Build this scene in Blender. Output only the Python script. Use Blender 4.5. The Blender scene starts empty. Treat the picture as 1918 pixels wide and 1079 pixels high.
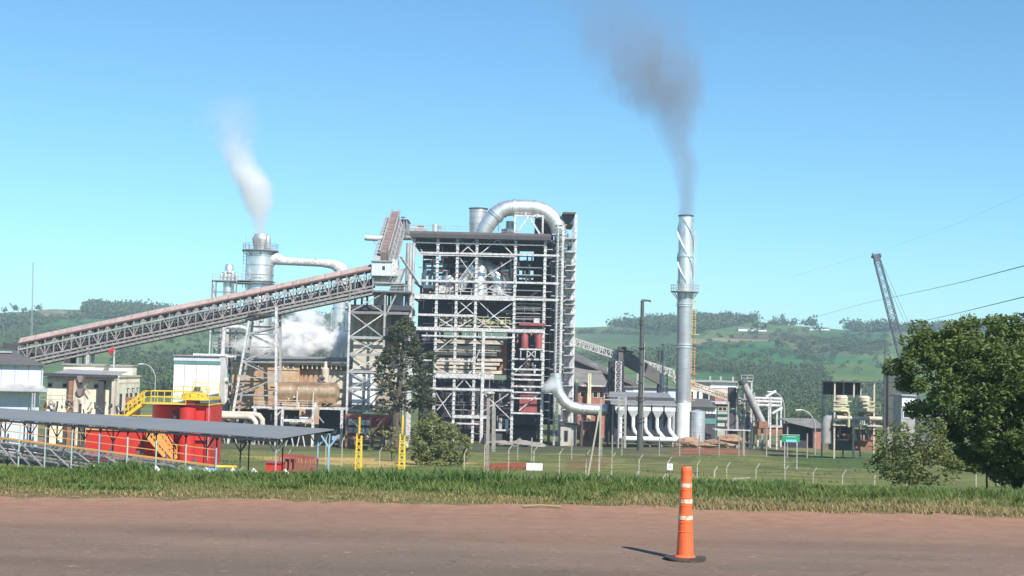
import bpy, math, random
import numpy as np
from mathutils import Vector, Matrix, noise as mnoise
random.seed(7); RS = np.random.RandomState(7)
S = bpy.context.scene
COL = S.collection

# ------------------------------------------------------------------ camera
FPX, PW, PH = 2600.0, 1918.0, 1079.0
PITCH, ROLL, CH = math.radians(3.30), math.radians(1.3), 2.2
cam = bpy.data.cameras.new('camera'); camo = bpy.data.objects.new('camera', cam); COL.objects.link(camo)
MC = Matrix.Rotation(math.pi/2 + PITCH, 4, 'X') @ Matrix.Rotation(ROLL, 4, 'Z')
camo.matrix_world = Matrix.Translation((0, 0, CH)) @ MC
cam.sensor_width = 36; cam.lens = 36*FPX/PW; cam.clip_start = 0.1; cam.clip_end = 12000
S.camera = camo
R3 = MC.to_3x3(); R3T = R3.transposed()

def at(px, py, Y):
    "point of the place seen at photo pixel (px, py), at distance Y"
    d = R3 @ Vector(((px-PW/2)/FPX, -(py-PH/2)/FPX, -1.0))
    k = Y/d.y
    return Vector((d.x*k, Y, CH + d.z*k))
def proj_np(x, y, z):
    r = np.array(R3T)
    z = z-CH
    cx = r[0,0]*x + r[0,1]*y + r[0,2]*z
    cy = r[1,0]*x + r[1,1]*y + r[1,2]*z
    cz = r[2,0]*x + r[2,1]*y + r[2,2]*z
    cz = np.minimum(cz, -0.1)
    return PW/2 + FPX*cx/(-cz), PH/2 - FPX*cy/(-cz)

# ------------------------------------------------------------------ world, sun, exposure
SUN = Vector((0.50, -0.86, 0)).normalized()*math.cos(math.radians(42)); SUN.z = math.sin(math.radians(42))
w = bpy.data.worlds.new('World'); S.world = w; w.use_nodes = True
nt = w.node_tree; nt.nodes.clear()
sky = nt.nodes.new('ShaderNodeTexSky'); sky.sky_type = 'NISHITA'; sky.sun_disc = False
sky.sun_elevation = math.radians(42); sky.sun_rotation = math.atan2(SUN.x, SUN.y)
sky.air_density = 1.0; sky.dust_density = 0.0; sky.ozone_density = 1.0; sky.altitude = 200
tint = nt.nodes.new('ShaderNodeMix'); tint.data_type = 'RGBA'; tint.blend_type = 'MULTIPLY'
tint.inputs[0].default_value = 1; tint.inputs[7].default_value = (0.60, 1.0, 1.20, 1)
bg = nt.nodes.new('ShaderNodeBackground'); bg.inputs[1].default_value = 0.086
wo = nt.nodes.new('ShaderNodeOutputWorld')
nt.links.new(sky.outputs[0], tint.inputs[6]); nt.links.new(tint.outputs[2], bg.inputs[0]); nt.links.new(bg.outputs[0], wo.inputs[0])
sl = bpy.data.lights.new('sun', 'SUN'); sl.energy = 4.8; sl.angle = math.radians(0.5); sl.color = (1, 0.95, 0.87)
so = bpy.data.objects.new('sun', sl); COL.objects.link(so); so.rotation_euler = SUN.to_track_quat('Z', 'Y').to_euler(); so.location = (30, -60, 80)
S.view_settings.view_transform = 'Standard'; S.view_settings.look = 'None'
S.view_settings.exposure = 0.58; S.view_settings.gamma = 1; S.view_settings.use_curve_mapping = False
S.cycles.use_denoising = True; S.cycles.max_bounces = 8; S.cycles.volume_bounces = 7
S.cycles.transparent_max_bounces = 12

# ------------------------------------------------------------------ materials
def newmat(name):
    m = bpy.data.materials.new(name); m.use_nodes = True
    return m, m.node_tree, m.node_tree.nodes['Principled BSDF']
def N(nt, t, **kw):
    n = nt.nodes.new(t)
    for k, v in kw.items(): setattr(n, k, v)
    return n
def mixc(nt, fac, a, b, mode='MIX'):
    n = N(nt, 'ShaderNodeMix', data_type='RGBA', blend_type=mode)
    for i, v in ((0, fac), (6, a), (7, b)):
        if hasattr(v, 'links'): nt.links.new(v, n.inputs[i])
        elif i == 0: n.inputs[0].default_value = v
        else: n.inputs[i].default_value = (*v, 1) if len(v) == 3 else v
    return n.outputs[2]
def ramp(nt, src, a, b):
    n = N(nt, 'ShaderNodeMapRange'); n.inputs[1].default_value = a; n.inputs[2].default_value = b
    nt.links.new(src, n.inputs[0]); return n.outputs[0]
def noise_fac(nt, scale, detail=5, stretch=(1, 1, 1), rough=.6):
    g = N(nt, 'ShaderNodeNewGeometry'); mp = N(nt, 'ShaderNodeMapping'); mp.inputs[3].default_value = stretch
    nt.links.new(g.outputs['Position'], mp.inputs[0])
    n = N(nt, 'ShaderNodeTexNoise'); n.inputs['Scale'].default_value = scale; n.inputs['Detail'].default_value = detail
    n.inputs['Roughness'].default_value = rough
    nt.links.new(mp.outputs[0], n.inputs['Vector']); return n.outputs[0]
def mat(name, col, rough=.6, metal=0, dirt=None, amount=.35, scale=.8, stretch=(1, 1, .35), var=.18, lo=.48, hi=.72, bump=0, ribs=None):
    "painted or bare surface: base colour, slow tone variation, patches of dirt or rust, optional corrugation relief"
    m, nt, b = newmat(name)
    f1 = noise_fac(nt, scale*.7, 4)
    c = mixc(nt, ramp(nt, f1, .3, .7), tuple(x*(1-var) for x in col), tuple(min(1, x*(1+var)) for x in col))
    if dirt:
        f2 = ramp(nt, noise_fac(nt, scale*2.1, 8, stretch, .7), lo, hi)
        mm = N(nt, 'ShaderNodeMath', operation='MULTIPLY'); nt.links.new(f2, mm.inputs[0]); mm.inputs[1].default_value = amount
        c = mixc(nt, mm.outputs[0], c, dirt)
    nt.links.new(c, b.inputs['Base Color'])
    b.inputs['Roughness'].default_value = rough; b.inputs['Metallic'].default_value = metal
    if bump or ribs:
        bp = N(nt, 'ShaderNodeBump')
        if ribs:
            g = N(nt, 'ShaderNodeNewGeometry'); wv = N(nt, 'ShaderNodeTexWave'); wv.bands_direction = ribs[0]
            wv.inputs['Scale'].default_value = ribs[1]; nt.links.new(g.outputs['Position'], wv.inputs[0])
            bp.inputs['Strength'].default_value = ribs[2]; bp.inputs['Distance'].default_value = .06; nt.links.new(wv.outputs[1], bp.inputs['Height'])
        else:
            bp.inputs['Strength'].default_value = bump; bp.inputs['Distance'].default_value = .1
            nt.links.new(noise_fac(nt, scale*9, 6), bp.inputs['Height'])
        nt.links.new(bp.outputs[0], b.inputs['Normal'])
    return m
RUST = (.19, .075, .035)
M = dict(
 white=mat('white_steel', (.62, .61, .605), .5, 0, (.20, .165, .15), .9, 1.5, (1, 1, 1), .22, .44, .66),
 white2=mat('white_paint', (.78, .80, .80), .5, 0, (.42, .40, .36), .35, .5),
 grey=mat('grey_steel', (.24, .23, .24), .55, .2, (.12, .09, .08), .6, 1.2),
 mid=mat('weathered_steel', (.36, .345, .335), .55, .1, (.17, .12, .10), .7, 1.2),
 dark=mat('dark_steel', (.07, .065, .075), .6, .2, (.12, .08, .06), .5, 1),
 black=mat('near_black', (.030, .026, .038), .75, 0, (.07, .055, .06), .6, .5),  # near-black with paler patches, for casings, hoppers, belt and openings
 silver=mat('aluminium_cladding', (.84, .84, .83), .40, .8, (.35, .31, .28), .4, .5, (1, 1, .5), .12),
 silverd=mat('stained_aluminium', (.58, .56, .55), .42, .6, (.20, .17, .15), .7, .5),
 zinc=mat('galvanised_chimney', (.50, .495, .50), .38, .6, (.34, .35, .38), .45, .6, (.3, .3, 1.6), .10),
 wcor=mat('white_corrugated', (.55, .59, .65), .55, 0, (.40, .42, .45), .4, .5, (1, 1, .2), .08, ribs=('X', 1.0, .5)),
 roofg=mat('grey_roof', (.20, .21, .215), .75, 0, (.10, .10, .105), .5, .3, (1, 1, 1), .10),
 roofd=mat('brown_roof', (.13, .115, .105), .8, 0, (.07, .06, .055), .5, .6, (1, 1, 1), .15),
 roofc=mat('cement_roof', (.21, .195, .18), .85, 0, (.11, .10, .09), .6, .4, (1, 1, 1), .15, ribs=('X', 1.0, .4)),
 belt=mat('pink_brown_cover', (.39, .305, .27), .7, 0, (.20, .12, .095), .75, .6, (1, 1, 1), .12),
 chocolate=mat('rusty_gallery', (.235, .17, .155), .7, 0, (.13, .08, .07), .7, .7),
 cream=mat('cream_wall', (.76, .71, .54), .8, 0, (.38, .33, .24), .6, .5, (1, 1, .3)),
 tan=mat('tan_cladding', (.50, .36, .22), .7, 0, (.34, .155, .08), .9, .28, (1, 1, .6), .12, .42, .66),
 tan2=mat('pale_tan_panel', (.54, .47, .38), .7, 0, (.30, .20, .14), .6, .6),
 rust=mat('rusted_steel', (.30, .14, .085), .8, 0, (.14, .06, .04), .7, .9),
 gold=mat('heat_stained_tank', (.62, .42, .26), .35, .7, (.22, .13, .08), .8, .5, (1, 1, 1)),
 red=mat('red_paint', (.56, .026, .024), .5, 0, (.30, .05, .04), .6, .5, (1, 1, .25), .12),
 maroon=mat('dull_red_vessel', (.30, .065, .065), .6, 0, (.15, .04, .04), .5, .9),
 yellow=mat('yellow_paint', (.70, .49, .045), .5, 0, (.45, .22, .03), .45, 1.2),
 yellowp=mat('pale_yellow_paint', (.46, .43, .26), .6, 0, (.25, .22, .12), .6, .9),
 orange=mat('orange_rail', (.80, .36, .10), .5, 0, (.50, .40, .15), .6, .25),
 teal=mat('teal_post', (.36, .50, .45), .55, 0, (.45, .50, .45), .6, .4),
 teald=mat('dark_teal_beam', (.06, .14, .14), .6, 0, (.03, .05, .05), .6, .6),
 blue=mat('pale_blue_steel', (.22, .38, .50), .55, 0, (.4, .45, .5), .4, .8),
 tealw=mat('teal_band', (.10, .24, .23), .6, 0, (.06, .15, .14), .4, .6),
 brick=mat('brick_wall', (.40, .165, .12), .85, 0, (.25, .11, .08), .6, 1.1, (1, 1, 1)),
 concrete=mat('concrete', (.44, .41, .36), .85, 0, (.26, .23, .19), .6, 1.5, (1, 1, .5)),
 postc=mat('weathered_post', (.37, .345, .27), .8, 0, (.32, .28, .20), .6, 2.5),
 wood=mat('grey_wood', (.27, .245, .215), .9, 0, (.14, .12, .10), .6, 2, (1, 1, .15)),
 pole=mat('greenish_old_steel', (.085, .09, .08), .6, .1, (.07, .06, .05), .7, .8, (1, 1, .3)),
 glass=mat('dark_pane', (.02, .022, .028), .15, 0, (.05, .05, .05), .4, 1),
 green=mat('green_board', (.02, .26, .13), .5, 0, (.03, .18, .09), .3, 1),
 cyan=mat('light_blue_board', (.15, .55, .62), .5),
 truss=mat('brown_grey_truss', (.31, .275, .26), .6, .1, (.13, .085, .07), .75, .9, (1, 1, 1)),
 canopy=mat('canopy_sheet', (.20, .205, .205), .65, 0, (.17, .17, .165), .5, .3, (1, 1, 1), .08),
 wire=mat('dark_wire', (.05, .05, .055), .7),
 crane=mat('crane_steel', (.085, .10, .13), .6, 0, (.15, .13, .13), .6, .7),
 bark=mat('bark', (.11, .085, .065), .9, 0, (.05, .04, .03), .6, 3, (1, 1, .2), bump=.5),
 rock=mat('pale_tan_rock', (.34, .21, .135), .9, 0, (.28, .16, .10), .7, .8, (1, 1, 1), bump=.6),
 redsoil=mat('red_soil', (.24, .085, .045), .95, 0, (.14, .05, .03), .6, 1.2, (1, 1, 1), bump=.5),
 coneo=mat('orange_plastic', (.83, .135, .035), .5, 0, (.34, .10, .05), .6, 5, (1, 1, 1), .06),
 coneb=mat('black_rubber', (.045, .035, .03), .8, 0, (.16, .10, .07), .6, 8, (1, 1, 1)),
 conew=mat('reflective_band', (.72, .60, .46), .5, 0, (.72, .20, .07), .95, 14, (1, 1, .6), .12, .47, .56),
)
def foliage(name, a, b, trans=.25, rough=.55):
    m, nt, bs = newmat(name)
    g = N(nt, 'ShaderNodeNewGeometry')
    c = mixc(nt, g.outputs['Random Per Island'], a, b)
    c = mixc(nt, ramp(nt, noise_fac(nt, .35, 3), .35, .65), c, tuple(x*.5+y*.4 for x, y in zip(a, b)), 'MIX')
    nt.links.new(c, bs.inputs['Base Color']); bs.inputs['Roughness'].default_value = rough
    bs.inputs['Specular IOR Level'].default_value = .3
    tr = N(nt, 'ShaderNodeBsdfTranslucent'); nt.links.new(c, tr.inputs[0])
    ms = N(nt, 'ShaderNodeMixShader'); ms.inputs[0].default_value = abs(trans)
    nt.links.new(bs.outputs[0], ms.inputs[1]); nt.links.new(tr.outputs[0], ms.inputs[2])
    nt.links.new(ms.outputs[0], nt.nodes['Material Output'].inputs[0])
    return m
M['leaf_big'] = foliage('mango_leaves', (.075, .12, .028), (.17, .22, .06))
M['leaf_bush'] = foliage('bush_leaves', (.13, .16, .045), (.28, .30, .12))
M['leaf_olive'] = foliage('olive_leaves', (.09, .12, .035), (.20, .22, .08))
M['leaf_dark'] = foliage('dark_needles', (.055, .07, .035), (.13, .14, .075))
M['leaf_far'] = foliage('far_tree_leaves', (.06, .095, .035), (.13, .17, .07), .15, .8)
M['blade'] = foliage('grass_blades', (.095, .15, .035), (.25, .29, .085), .35)
M['blade2'] = foliage('broad_grass_blades', (.075, .155, .035), (.19, .27, .085), .35)
M['blade_dry'] = foliage('yellowish_short_grass', (.15, .17, .05), (.34, .31, .12), .3)
M['straw'] = foliage('dry_grass_blades', (.25, .20, .085), (.50, .40, .20), .3)

# ------------------------------------------------------------------ mesh builder
class MB:
    def __init__(s): s.v = []; s.f = []
    def add(s, vs, fs):
        o = len(s.v); s.v += [tuple(v) for v in vs]; s.f += [tuple(i+o for i in f) for f in fs]; return s
    def box(s, x0, x1, y0, y1, z0, z1):
        return s.add([(x, y, z) for x in (x0, x1) for y in (y0, y1) for z in (z0, z1)],
                     [(0, 1, 3, 2), (4, 6, 7, 5), (0, 4, 5, 1), (2, 3, 7, 6), (0, 2, 6, 4), (1, 5, 7, 3)])
    def beam(s, p, q, w, h=None):
        h = h or w; p = Vector(p); q = Vector(q); d = (q-p).normalized()
        up = Vector((0, 0, 1)) if abs(d.z) < .95 else Vector((0, 1, 0))
        a = d.cross(up).normalized()*w/2; b = a.cross(d).normalized()*h/2
        return s.add([p-a-b, p+a-b, p+a+b, p-a+b, q-a-b, q+a-b, q+a+b, q-a+b],
                     [(0, 3, 2, 1), (4, 5, 6, 7), (0, 1, 5, 4), (1, 2, 6, 5), (2, 3, 7, 6), (3, 0, 4, 7)])
    def tube(s, pts, r, n=12, cap=True):
        pts = [Vector(p) for p in pts]; rs = r if isinstance(r, (list, tuple)) else [r]*len(pts)
        ref = None; rings = []
        for i, p in enumerate(pts):
            d = (pts[min(i+1, len(pts)-1)]-pts[max(i-1, 0)]).normalized()
            if ref is None: ref = Vector((0, 1, 0)) if abs(d.y) < .9 else Vector((1, 0, 0))
            a = (ref - d*ref.dot(d)).normalized(); b = d.cross(a); ref = a
            rings.append([p + (a*math.cos(t*2*math.pi/n) + b*math.sin(t*2*math.pi/n))*rs[i] for t in range(n)])
        o = []
        for rg in rings: o += rg
        fs = [(i*n+j, i*n+(j+1) % n, (i+1)*n+(j+1) % n, (i+1)*n+j) for i in range(len(pts)-1) for j in range(n)]
        if cap: fs += [tuple(range(n))[::-1], tuple((len(pts)-1)*n+j for j in range(n))]
        return s.add(o, fs)
    def lathe(s, c, prof, n=24):
        "prof: (radius, z) pairs, about a vertical axis at c"
        return s.tube([(c[0], c[1], c[2]+z) for r, z in prof], [r for r, z in prof], n)
    def quad(s, a, b, c, d): return s.add([a, b, c, d], [(0, 1, 2, 3)])
    def prism(s, poly, y0, y1):
        "outline (x, z) pushed from y0 to y1"
        n = len(poly); vs = [(x, y0, z) for x, z in poly] + [(x, y1, z) for x, z in poly]
        return s.add(vs, [tuple(range(n)), tuple(range(n, 2*n))[::-1]] + [(i, (i+1) % n + 0, (i+1) % n + n, i+n)[::-1] for i in range(n)])
    def mesh(s, name, m, org=(0, 0, 0), smooth=False):
        me = bpy.data.meshes.new(name)
        ox, oy, oz = org
        me.from_pydata([(x-ox, y-oy, z-oz) for x, y, z in s.v], [], s.f)
        me.materials.append(M[m] if isinstance(m, str) else m)
        if smooth:
            me.polygons.foreach_set('use_smooth', [True]*len(me.polygons)); me.set_sharp_from_angle(angle=math.radians(38))
        return me
def wloc(o):
    v = Vector((0, 0, 0))
    while o is not None: v += o.location; o = o.parent
    return v
def put(name, mb, m, parent=None, label=None, smooth=False):
    org = wloc(parent) if parent else Vector((0, 0, 0))
    o = bpy.data.objects.new(name, mb.mesh(name, m, org, smooth)); COL.objects.link(o); o.parent = parent
    if label: o['label'] = label
    return o
def thing(name, label, cat, loc, group=None):
    o = bpy.data.objects.new(name, None); COL.objects.link(o); o.location = loc; o.empty_display_size = .5
    o['label'] = label; o['category'] = cat
    if group: o['group'] = group
    return o
def solo(name, mb, m, label, cat, group=None, smooth=False):
    o = put(name, mb, m, None, label, smooth); o['category'] = cat
    if group: o['group'] = group
    return o
def setting(o, kind='structure'): o['kind'] = kind; return o
# a steel member: one shared box mesh per material, stretched along its line
_unit = {}
def bar(name, p, q, w, m, parent, h=None):
    if m not in _unit: _unit[m] = MB().box(-.5, .5, -.5, .5, -.5, .5).mesh('steel_member', m)
    o = bpy.data.objects.new(name, _unit[m]); COL.objects.link(o); o.parent = parent
    p = Vector(p); q = Vector(q); d = (q-p); L = d.length; d.normalize(); h = h or w
    up = Vector((0, 0, 1)) if abs(d.z) < .95 else Vector((0, 1, 0))
    a = d.cross(up).normalized(); b = a.cross(d).normalized()
    R = Matrix((a, b, d)).transposed().to_4x4()
    o.matrix_local = Matrix.Translation((p+q)/2 - wloc(parent)) @ R @ Matrix.Diagonal((w, h, L, 1))
    return o
def copy_tree(o, parent=None):
    c = o.copy(); COL.objects.link(c); c.parent = parent
    for ch in list(o.children): copy_tree(ch, c)
    return c

# ------------------------------------------------------------------ the lie of the land
ZT = np.array([(-60, -.02), (26.8, -.02), (30, -.22), (45, -1.45), (60, -2.8), (100, -5.8), (150, -8.2), (200, -10), (250, -11.3),
      (320, -12), (450, -15), (600, -13.5), (800, -3), (1000, 9), (1300, 30), (1600, 52), (1800, 50), (2600, 20), (5000, 0)], float)
SKY = np.array([(-900, 78), (0, 80), (60, 84), (100, 88), (180, 88), (250, 85), (330, 80), (530, 78), (900, 75), (1100, 76), (1200, 84), (1330, 101), (1440, 99), (1500, 94), (1580, 89), (1750, 88), (1918, 86), (2900, 80)], float)
def gz_np(x, y):
    z = np.interp(y, ZT[:, 0], ZT[:, 1])
    px = PW/2 + x/np.maximum(y, 50)*FPX
    crest = np.interp(px, SKY[:, 0], SKY[:, 1])/FPX*1600 + CH
    k = np.clip((y-800)/800, 0, 1)
    z = z + k*(crest-52)*np.where(y > 1800, np.clip((5000-y)/3200, 0, 1), 1)
    u = np.clip((y-60)/80, 0, 1)
    z = z + u*.25*np.sin(x*.11+1)*np.sin(y*.07)
    u2 = np.clip((y-420)/300, 0, 1)
    z = z + u2*(2.2*np.sin(x*.011+.7)*np.sin(y*.009) + 1.2*np.sin(x*.031)*np.sin(y*.021+1))
    # bank of earth between the fences
    z = z + .9*np.exp(-((y-172)/9)**2)*np.clip((x-4)/10, 0, 1)
    return z
def gz(x, y): return float(gz_np(np.array([x], float), np.array([y], float))[0])
def onground(px, Y, pyref=830):
    x = at(px, pyref, Y).x
    return Vector((x, Y, gz(x, Y)))

def inpoly(px, py, poly):
    r = np.zeros(px.shape, bool); n = len(poly); j = n-1
    for i in range(n):
        xi, yi = poly[i]; xj, yj = poly[j]
        c = ((yi > py) != (yj > py)) & (px < (xj-xi)*(py-yi)/(yj-yi+1e-9)+xi)
        r ^= c; j = i
    return r
def grid_mesh(name, X, Y, Z, colr, m):
    nr, nc = X.shape
    me = bpy.data.meshes.new(name)
    me.vertices.add(nr*nc); me.vertices.foreach_set('co', np.stack([X, Y, Z], -1).ravel().astype(np.float32))
    i, j = np.meshgrid(np.arange(nr-1), np.arange(nc-1), indexing='ij')
    a = (i*nc+j).ravel(); q = np.stack([a, a+1, a+nc+1, a+nc], -1).astype(np.int32)
    me.loops.add(q.size); me.loops.foreach_set('vertex_index', q.ravel())
    me.polygons.add(len(q)); me.polygons.foreach_set('loop_start', np.arange(0, q.size, 4, dtype=np.int32))
    me.update(calc_edges=True)
    me.polygons.foreach_set('use_smooth', np.ones(len(q), bool))
    if colr is not None:
        ca = me.color_attributes.new('soil', 'FLOAT_COLOR', 'POINT')
        ca.data.foreach_set('color', np.concatenate([colr, np.ones(colr.shape[:-1]+(1,))], -1).ravel().astype(np.float32))
    me.materials.append(m)
    o = bpy.data.objects.new(name, me); COL.objects.link(o); return o

# crops, meadows and bare earth, as they lie on the land
nrow = 430
rows = np.concatenate([np.array([-60, -20, 0, 10, 18, 20]), np.geomspace(21, 5000, nrow)])
cols = np.linspace(-1, 1, 620)
GX = cols[None, :]*(rows[:, None]*.62*np.clip(rows[:, None]/300, .75, 1)+25); GX[rows < 20] = cols*45
GY = np.repeat(rows[:, None], len(cols), 1)
GZ = gz_np(GX, GY)
PX, PY = proj_np(GX, GY, GZ)
wob = np.zeros(GX.shape)
for k, (a, b, c) in enumerate([(.9, .35, 0), (.31, .8, 2), (2.1, 1.3, 4), (.12, .2, 1)]):
    s_ = 3.0/np.maximum(GY, 20)
    wob += np.sin(GX*s_*a*8 + GY*s_*b*3+c)*np.cos(GX*s_*b*9-c)
PXw, PYw = PX + wob*2.2, PY + wob*.9
base = np.zeros(GX.shape+(3,)); base[:] = (.165, .178, .064)
far = np.clip((GY-380)/200, 0, 1)[..., None]
base = base*(1-far) + np.array((.105, .165, .055))*far
base[(GY < 27)] = (.16, .12, .06)
base[(GY < 24.5)] = (.23, .17, .085)
near = (GY >= 24.5) & (GY < 60); base[near] = (.11, .15, .045)
FIELDS = [
 ([(-200, 574), (20, 582), (120, 579), (165, 588), (160, 596), (40, 594), (-200, 592)], (.22, .20, .115)),
 ([(60, 575), (110, 572), (180, 575), (190, 582), (130, 581)], (.10, .14, .07)),
 ([(60, 600), (240, 596), (300, 606), (220, 618), (60, 622), (-100, 612)], (.055, .145, .05)),
 ([(-200, 655), (40, 650), (60, 662), (-200, 670)], (.06, .12, .05)),
 ([(1100, 612), (1290, 614), (1290, 622), (1100, 622)], (.11, .14, .06)),
 ([(1370, 628), (1470, 622), (1560, 632), (1560, 644), (1420, 640), (1360, 640)], (.13, .115, .065)),
 ([(1290, 642), (1350, 636), (1470, 641), (1475, 652), (1540, 662), (1640, 672), (1640, 682), (1480, 686), (1290, 682)], (.045, .135, .045)),
 ([(1290, 636), (1340, 632), (1450, 638), (1380, 641), (1330, 638), (1295, 647)], (.24, .21, .12)),
 ([(1530, 622), (1660, 622), (1660, 640), (1560, 642)], (.055, .13, .05)),
 ([(1400, 595), (1520, 597), (1590, 602), (1560, 608), (1420, 606)], (.10, .145, .07)),
 ([(1470, 648), (1560, 644), (1650, 652), (1620, 664), (1500, 662)], (.13, .13, .075)),
 ([(1530, 684), (1600, 680), (1660, 690), (1640, 712), (1560, 706)], (.10, .16, .05)),
 ([(1290, 695), (1370, 694), (1380, 718), (1290, 718)], (.06, .14, .05)),
 ([(1080, 620), (1290, 622), (1290, 650), (1080, 640)], (.085, .13, .06)),
 # around the works
 ([(1395, 826), (1680, 834), (1680, 846), (1395, 840)], (.20, .165, .09)),
 ([(1060, 836), (1240, 838), (1240, 846), (1060, 846)], (.15, .125, .07)),
 ([(380, 826), (900, 830), (1400, 838), (1480, 846), (1480, 852), (1060, 850), (380, 842)], (.10, .11, .06)),
 ([(440, 855), (700, 858), (700, 864), (540, 866)], (.42, .30, .12)),
 ([(560, 866), (760, 862), (900, 868), (700, 876)], (.40, .31, .12)),
 ([(905, 869), (985, 866), (990, 880), (900, 882)], (.27, .075, .04)),
 ([(1060, 858), (1110, 852), (1150, 862), (1120, 880), (1060, 884)], (.17, .14, .06)),
 ([(-50, 812), (170, 818), (170, 850), (-50, 850)], (.26, .21, .12)),
 ([(1290, 836), (1400, 842), (1400, 850), (1250, 852)], (.20, .10, .06)),
 ([(1160, 852), (1300, 856), (1290, 868), (1170, 864)], (.13, .13, .06)),
 ([(1500, 846), (1700, 850), (1700, 880), (1480, 874)], (.10, .14, .045)),
]
for poly, c in FIELDS:
    msk = inpoly(PXw, PYw, poly) & (GY > 60); base[msk] = c
gm, nt, b = newmat('ground_cover')
at_ = N(nt, 'ShaderNodeAttribute', attribute_name='soil')
f = ramp(nt, noise_fac(nt, .22, 7), .3, .7); c = mixc(nt, f, (.72, .72, .70), (1.25, 1.22, 1.2))
c2 = mixc(nt, 1.0, at_.outputs[0], c, 'MULTIPLY')
f = ramp(nt, noise_fac(nt, .012, 8, (1, 1, 1), .7), .38, .62); c = mixc(nt, f, (.66, .78, .72), (1.35, 1.18, 1.2))
c2 = mixc(nt, 1.0, c2, c, 'MULTIPLY')
f = ramp(nt, noise_fac(nt, 3.5, 4), .25, .75); c = mixc(nt, f, (.7, .7, .7), (1.25, 1.25, 1.25))
c2 = mixc(nt, 1.0, c2, c, 'MULTIPLY')
nt.links.new(c2, b.inputs['Base Color']); b.inputs['Roughness'].default_value = .95; b.inputs['Specular IOR Level'].default_value = .1
bp = N(nt, 'ShaderNodeBump'); bp.inputs['Strength'].default_value = .5; bp.inputs['Distance'].default_value = .3
nt.links.new(noise_fac(nt, 1.6, 8), bp.inputs['Height']); nt.links.new(bp.outputs[0], b.inputs['Normal'])
setting(grid_mesh('ground', GX, GY, GZ, base, gm))

# road: one sheet with a ragged far edge
rm, nt, b = newmat('worn_asphalt')
g = N(nt, 'ShaderNodeNewGeometry'); sp = N(nt, 'ShaderNodeSeparateXYZ'); nt.links.new(g.outputs['Position'], sp.inputs[0])
n1 = noise_fac(nt, .8, 7, (.25, 1.2, 1)); n0 = noise_fac(nt, .13, 3, (.6, 1, 1))
mm = N(nt, 'ShaderNodeMath', operation='MULTIPLY_ADD'); nt.links.new(n1, mm.inputs[0]); mm.inputs[1].default_value = 3.6; nt.links.new(sp.outputs[1], mm.inputs[2])
mm2 = N(nt, 'ShaderNodeMath', operation='MULTIPLY_ADD'); nt.links.new(n0, mm2.inputs[0]); mm2.inputs[1].default_value = 5; nt.links.new(mm.outputs[0], mm2.inputs[2])
edge = ramp(nt, mm2.outputs[0], 20.6, 27.0)
fine = ramp(nt, noise_fac(nt, 42, 3), .3, .7)
asp = mixc(nt, fine, (.145, .103, .075), (.205, .152, .114))
patch = ramp(nt, noise_fac(nt, .55, 6, (.35, 1, 1)), .42, .68)
asp = mixc(nt, patch, asp, (.235, .155, .110))
str_ = ramp(nt, noise_fac(nt, 1.6, 7, (.12, 1, 1), .7), .35, .65); asp = mixc(nt, str_, asp, mixc(nt, 1.0, asp, (.86, .86, .87), 'MULTIPLY'))
spk = ramp(nt, noise_fac(nt, 9, 5, (.5, 1, 1), .75), .60, .72); asp = mixc(nt, spk, asp, (.40, .34, .28))
wv = N(nt, 'ShaderNodeMath', operation='SINE'); mw = N(nt, 'ShaderNodeMath', operation='MULTIPLY_ADD'); nt.links.new(sp.outputs[1], mw.inputs[0]); mw.inputs[1].default_value = 2.1
mo = N(nt, 'ShaderNodeMath', operation='MULTIPLY'); nt.links.new(noise_fac(nt, .12, 3, (.5, 1, 1)), mo.inputs[0]); mo.inputs[1].default_value = 3.0; nt.links.new(mo.outputs[0], mw.inputs[2]); nt.links.new(mw.outputs[0], wv.inputs[0])
asp = mixc(nt, ramp(nt, wv.outputs[0], .3, 1.0), asp, mixc(nt, 1.0, asp, (.86, .85, .85), 'MULTIPLY'))
g2 = N(nt, 'ShaderNodeNewGeometry'); vo = N(nt, 'ShaderNodeTexVoronoi', feature='DISTANCE_TO_EDGE'); mpv = N(nt, 'ShaderNodeMapping'); mpv.inputs[3].default_value = (.35, .8, 1)
vd = N(nt, 'ShaderNodeVectorMath', operation='MULTIPLY_ADD'); nn = N(nt, 'ShaderNodeTexNoise'); nn.inputs['Scale'].default_value = 1.2; nn.inputs['Detail'].default_value = 5
nt.links.new(g2.outputs['Position'], nn.inputs['Vector']); nt.links.new(nn.outputs['Color'], vd.inputs[0]); vd.inputs[1].default_value = (1.4, 1.4, 0); nt.links.new(g2.outputs['Position'], vd.inputs[2])
nt.links.new(vd.outputs[0], mpv.inputs[0]); nt.links.new(mpv.outputs[0], vo.inputs['Vector'])
ck = ramp(nt, vo.outputs[0], .012, .0); asp = mixc(nt, ck, asp, (.085, .06, .045))
red = mixc(nt, ramp(nt, noise_fac(nt, 3, 6), .3, .7), (.265, .130, .078), (.36, .205, .132))
c = mixc(nt, edge, asp, red)
nt.links.new(c, b.inputs['Base Color']); b.inputs['Roughness'].default_value = .9; b.inputs['Specular IOR Level'].default_value = .25
bp = N(nt, 'ShaderNodeBump'); bp.inputs['Strength'].default_value = .35; bp.inputs['Distance'].default_value = .02
nt.links.new(noise_fac(nt, 30, 5), bp.inputs['Height']); nt.links.new(bp.outputs[0], b.inputs['Normal'])
xs = np.linspace(-45, 45, 420); ys = np.array([-60, -20, -8, 0, 6, 12, 18, 20, 21, 22.0])
RX, RY = np.meshgrid(xs, ys)
ed = 22.35 + .25*np.sin(xs*.35+1) + .18*np.sin(xs*1.1) + .12*np.sin(xs*2.9+1) + .08*np.sin(xs*5.3+2) + .10*RS.randn(len(xs))
RY[-1] = ed
RZ = np.zeros(RX.shape) + .006 + .012*np.sin(RX*.6)*np.sin(RY*.5)*0
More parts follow.
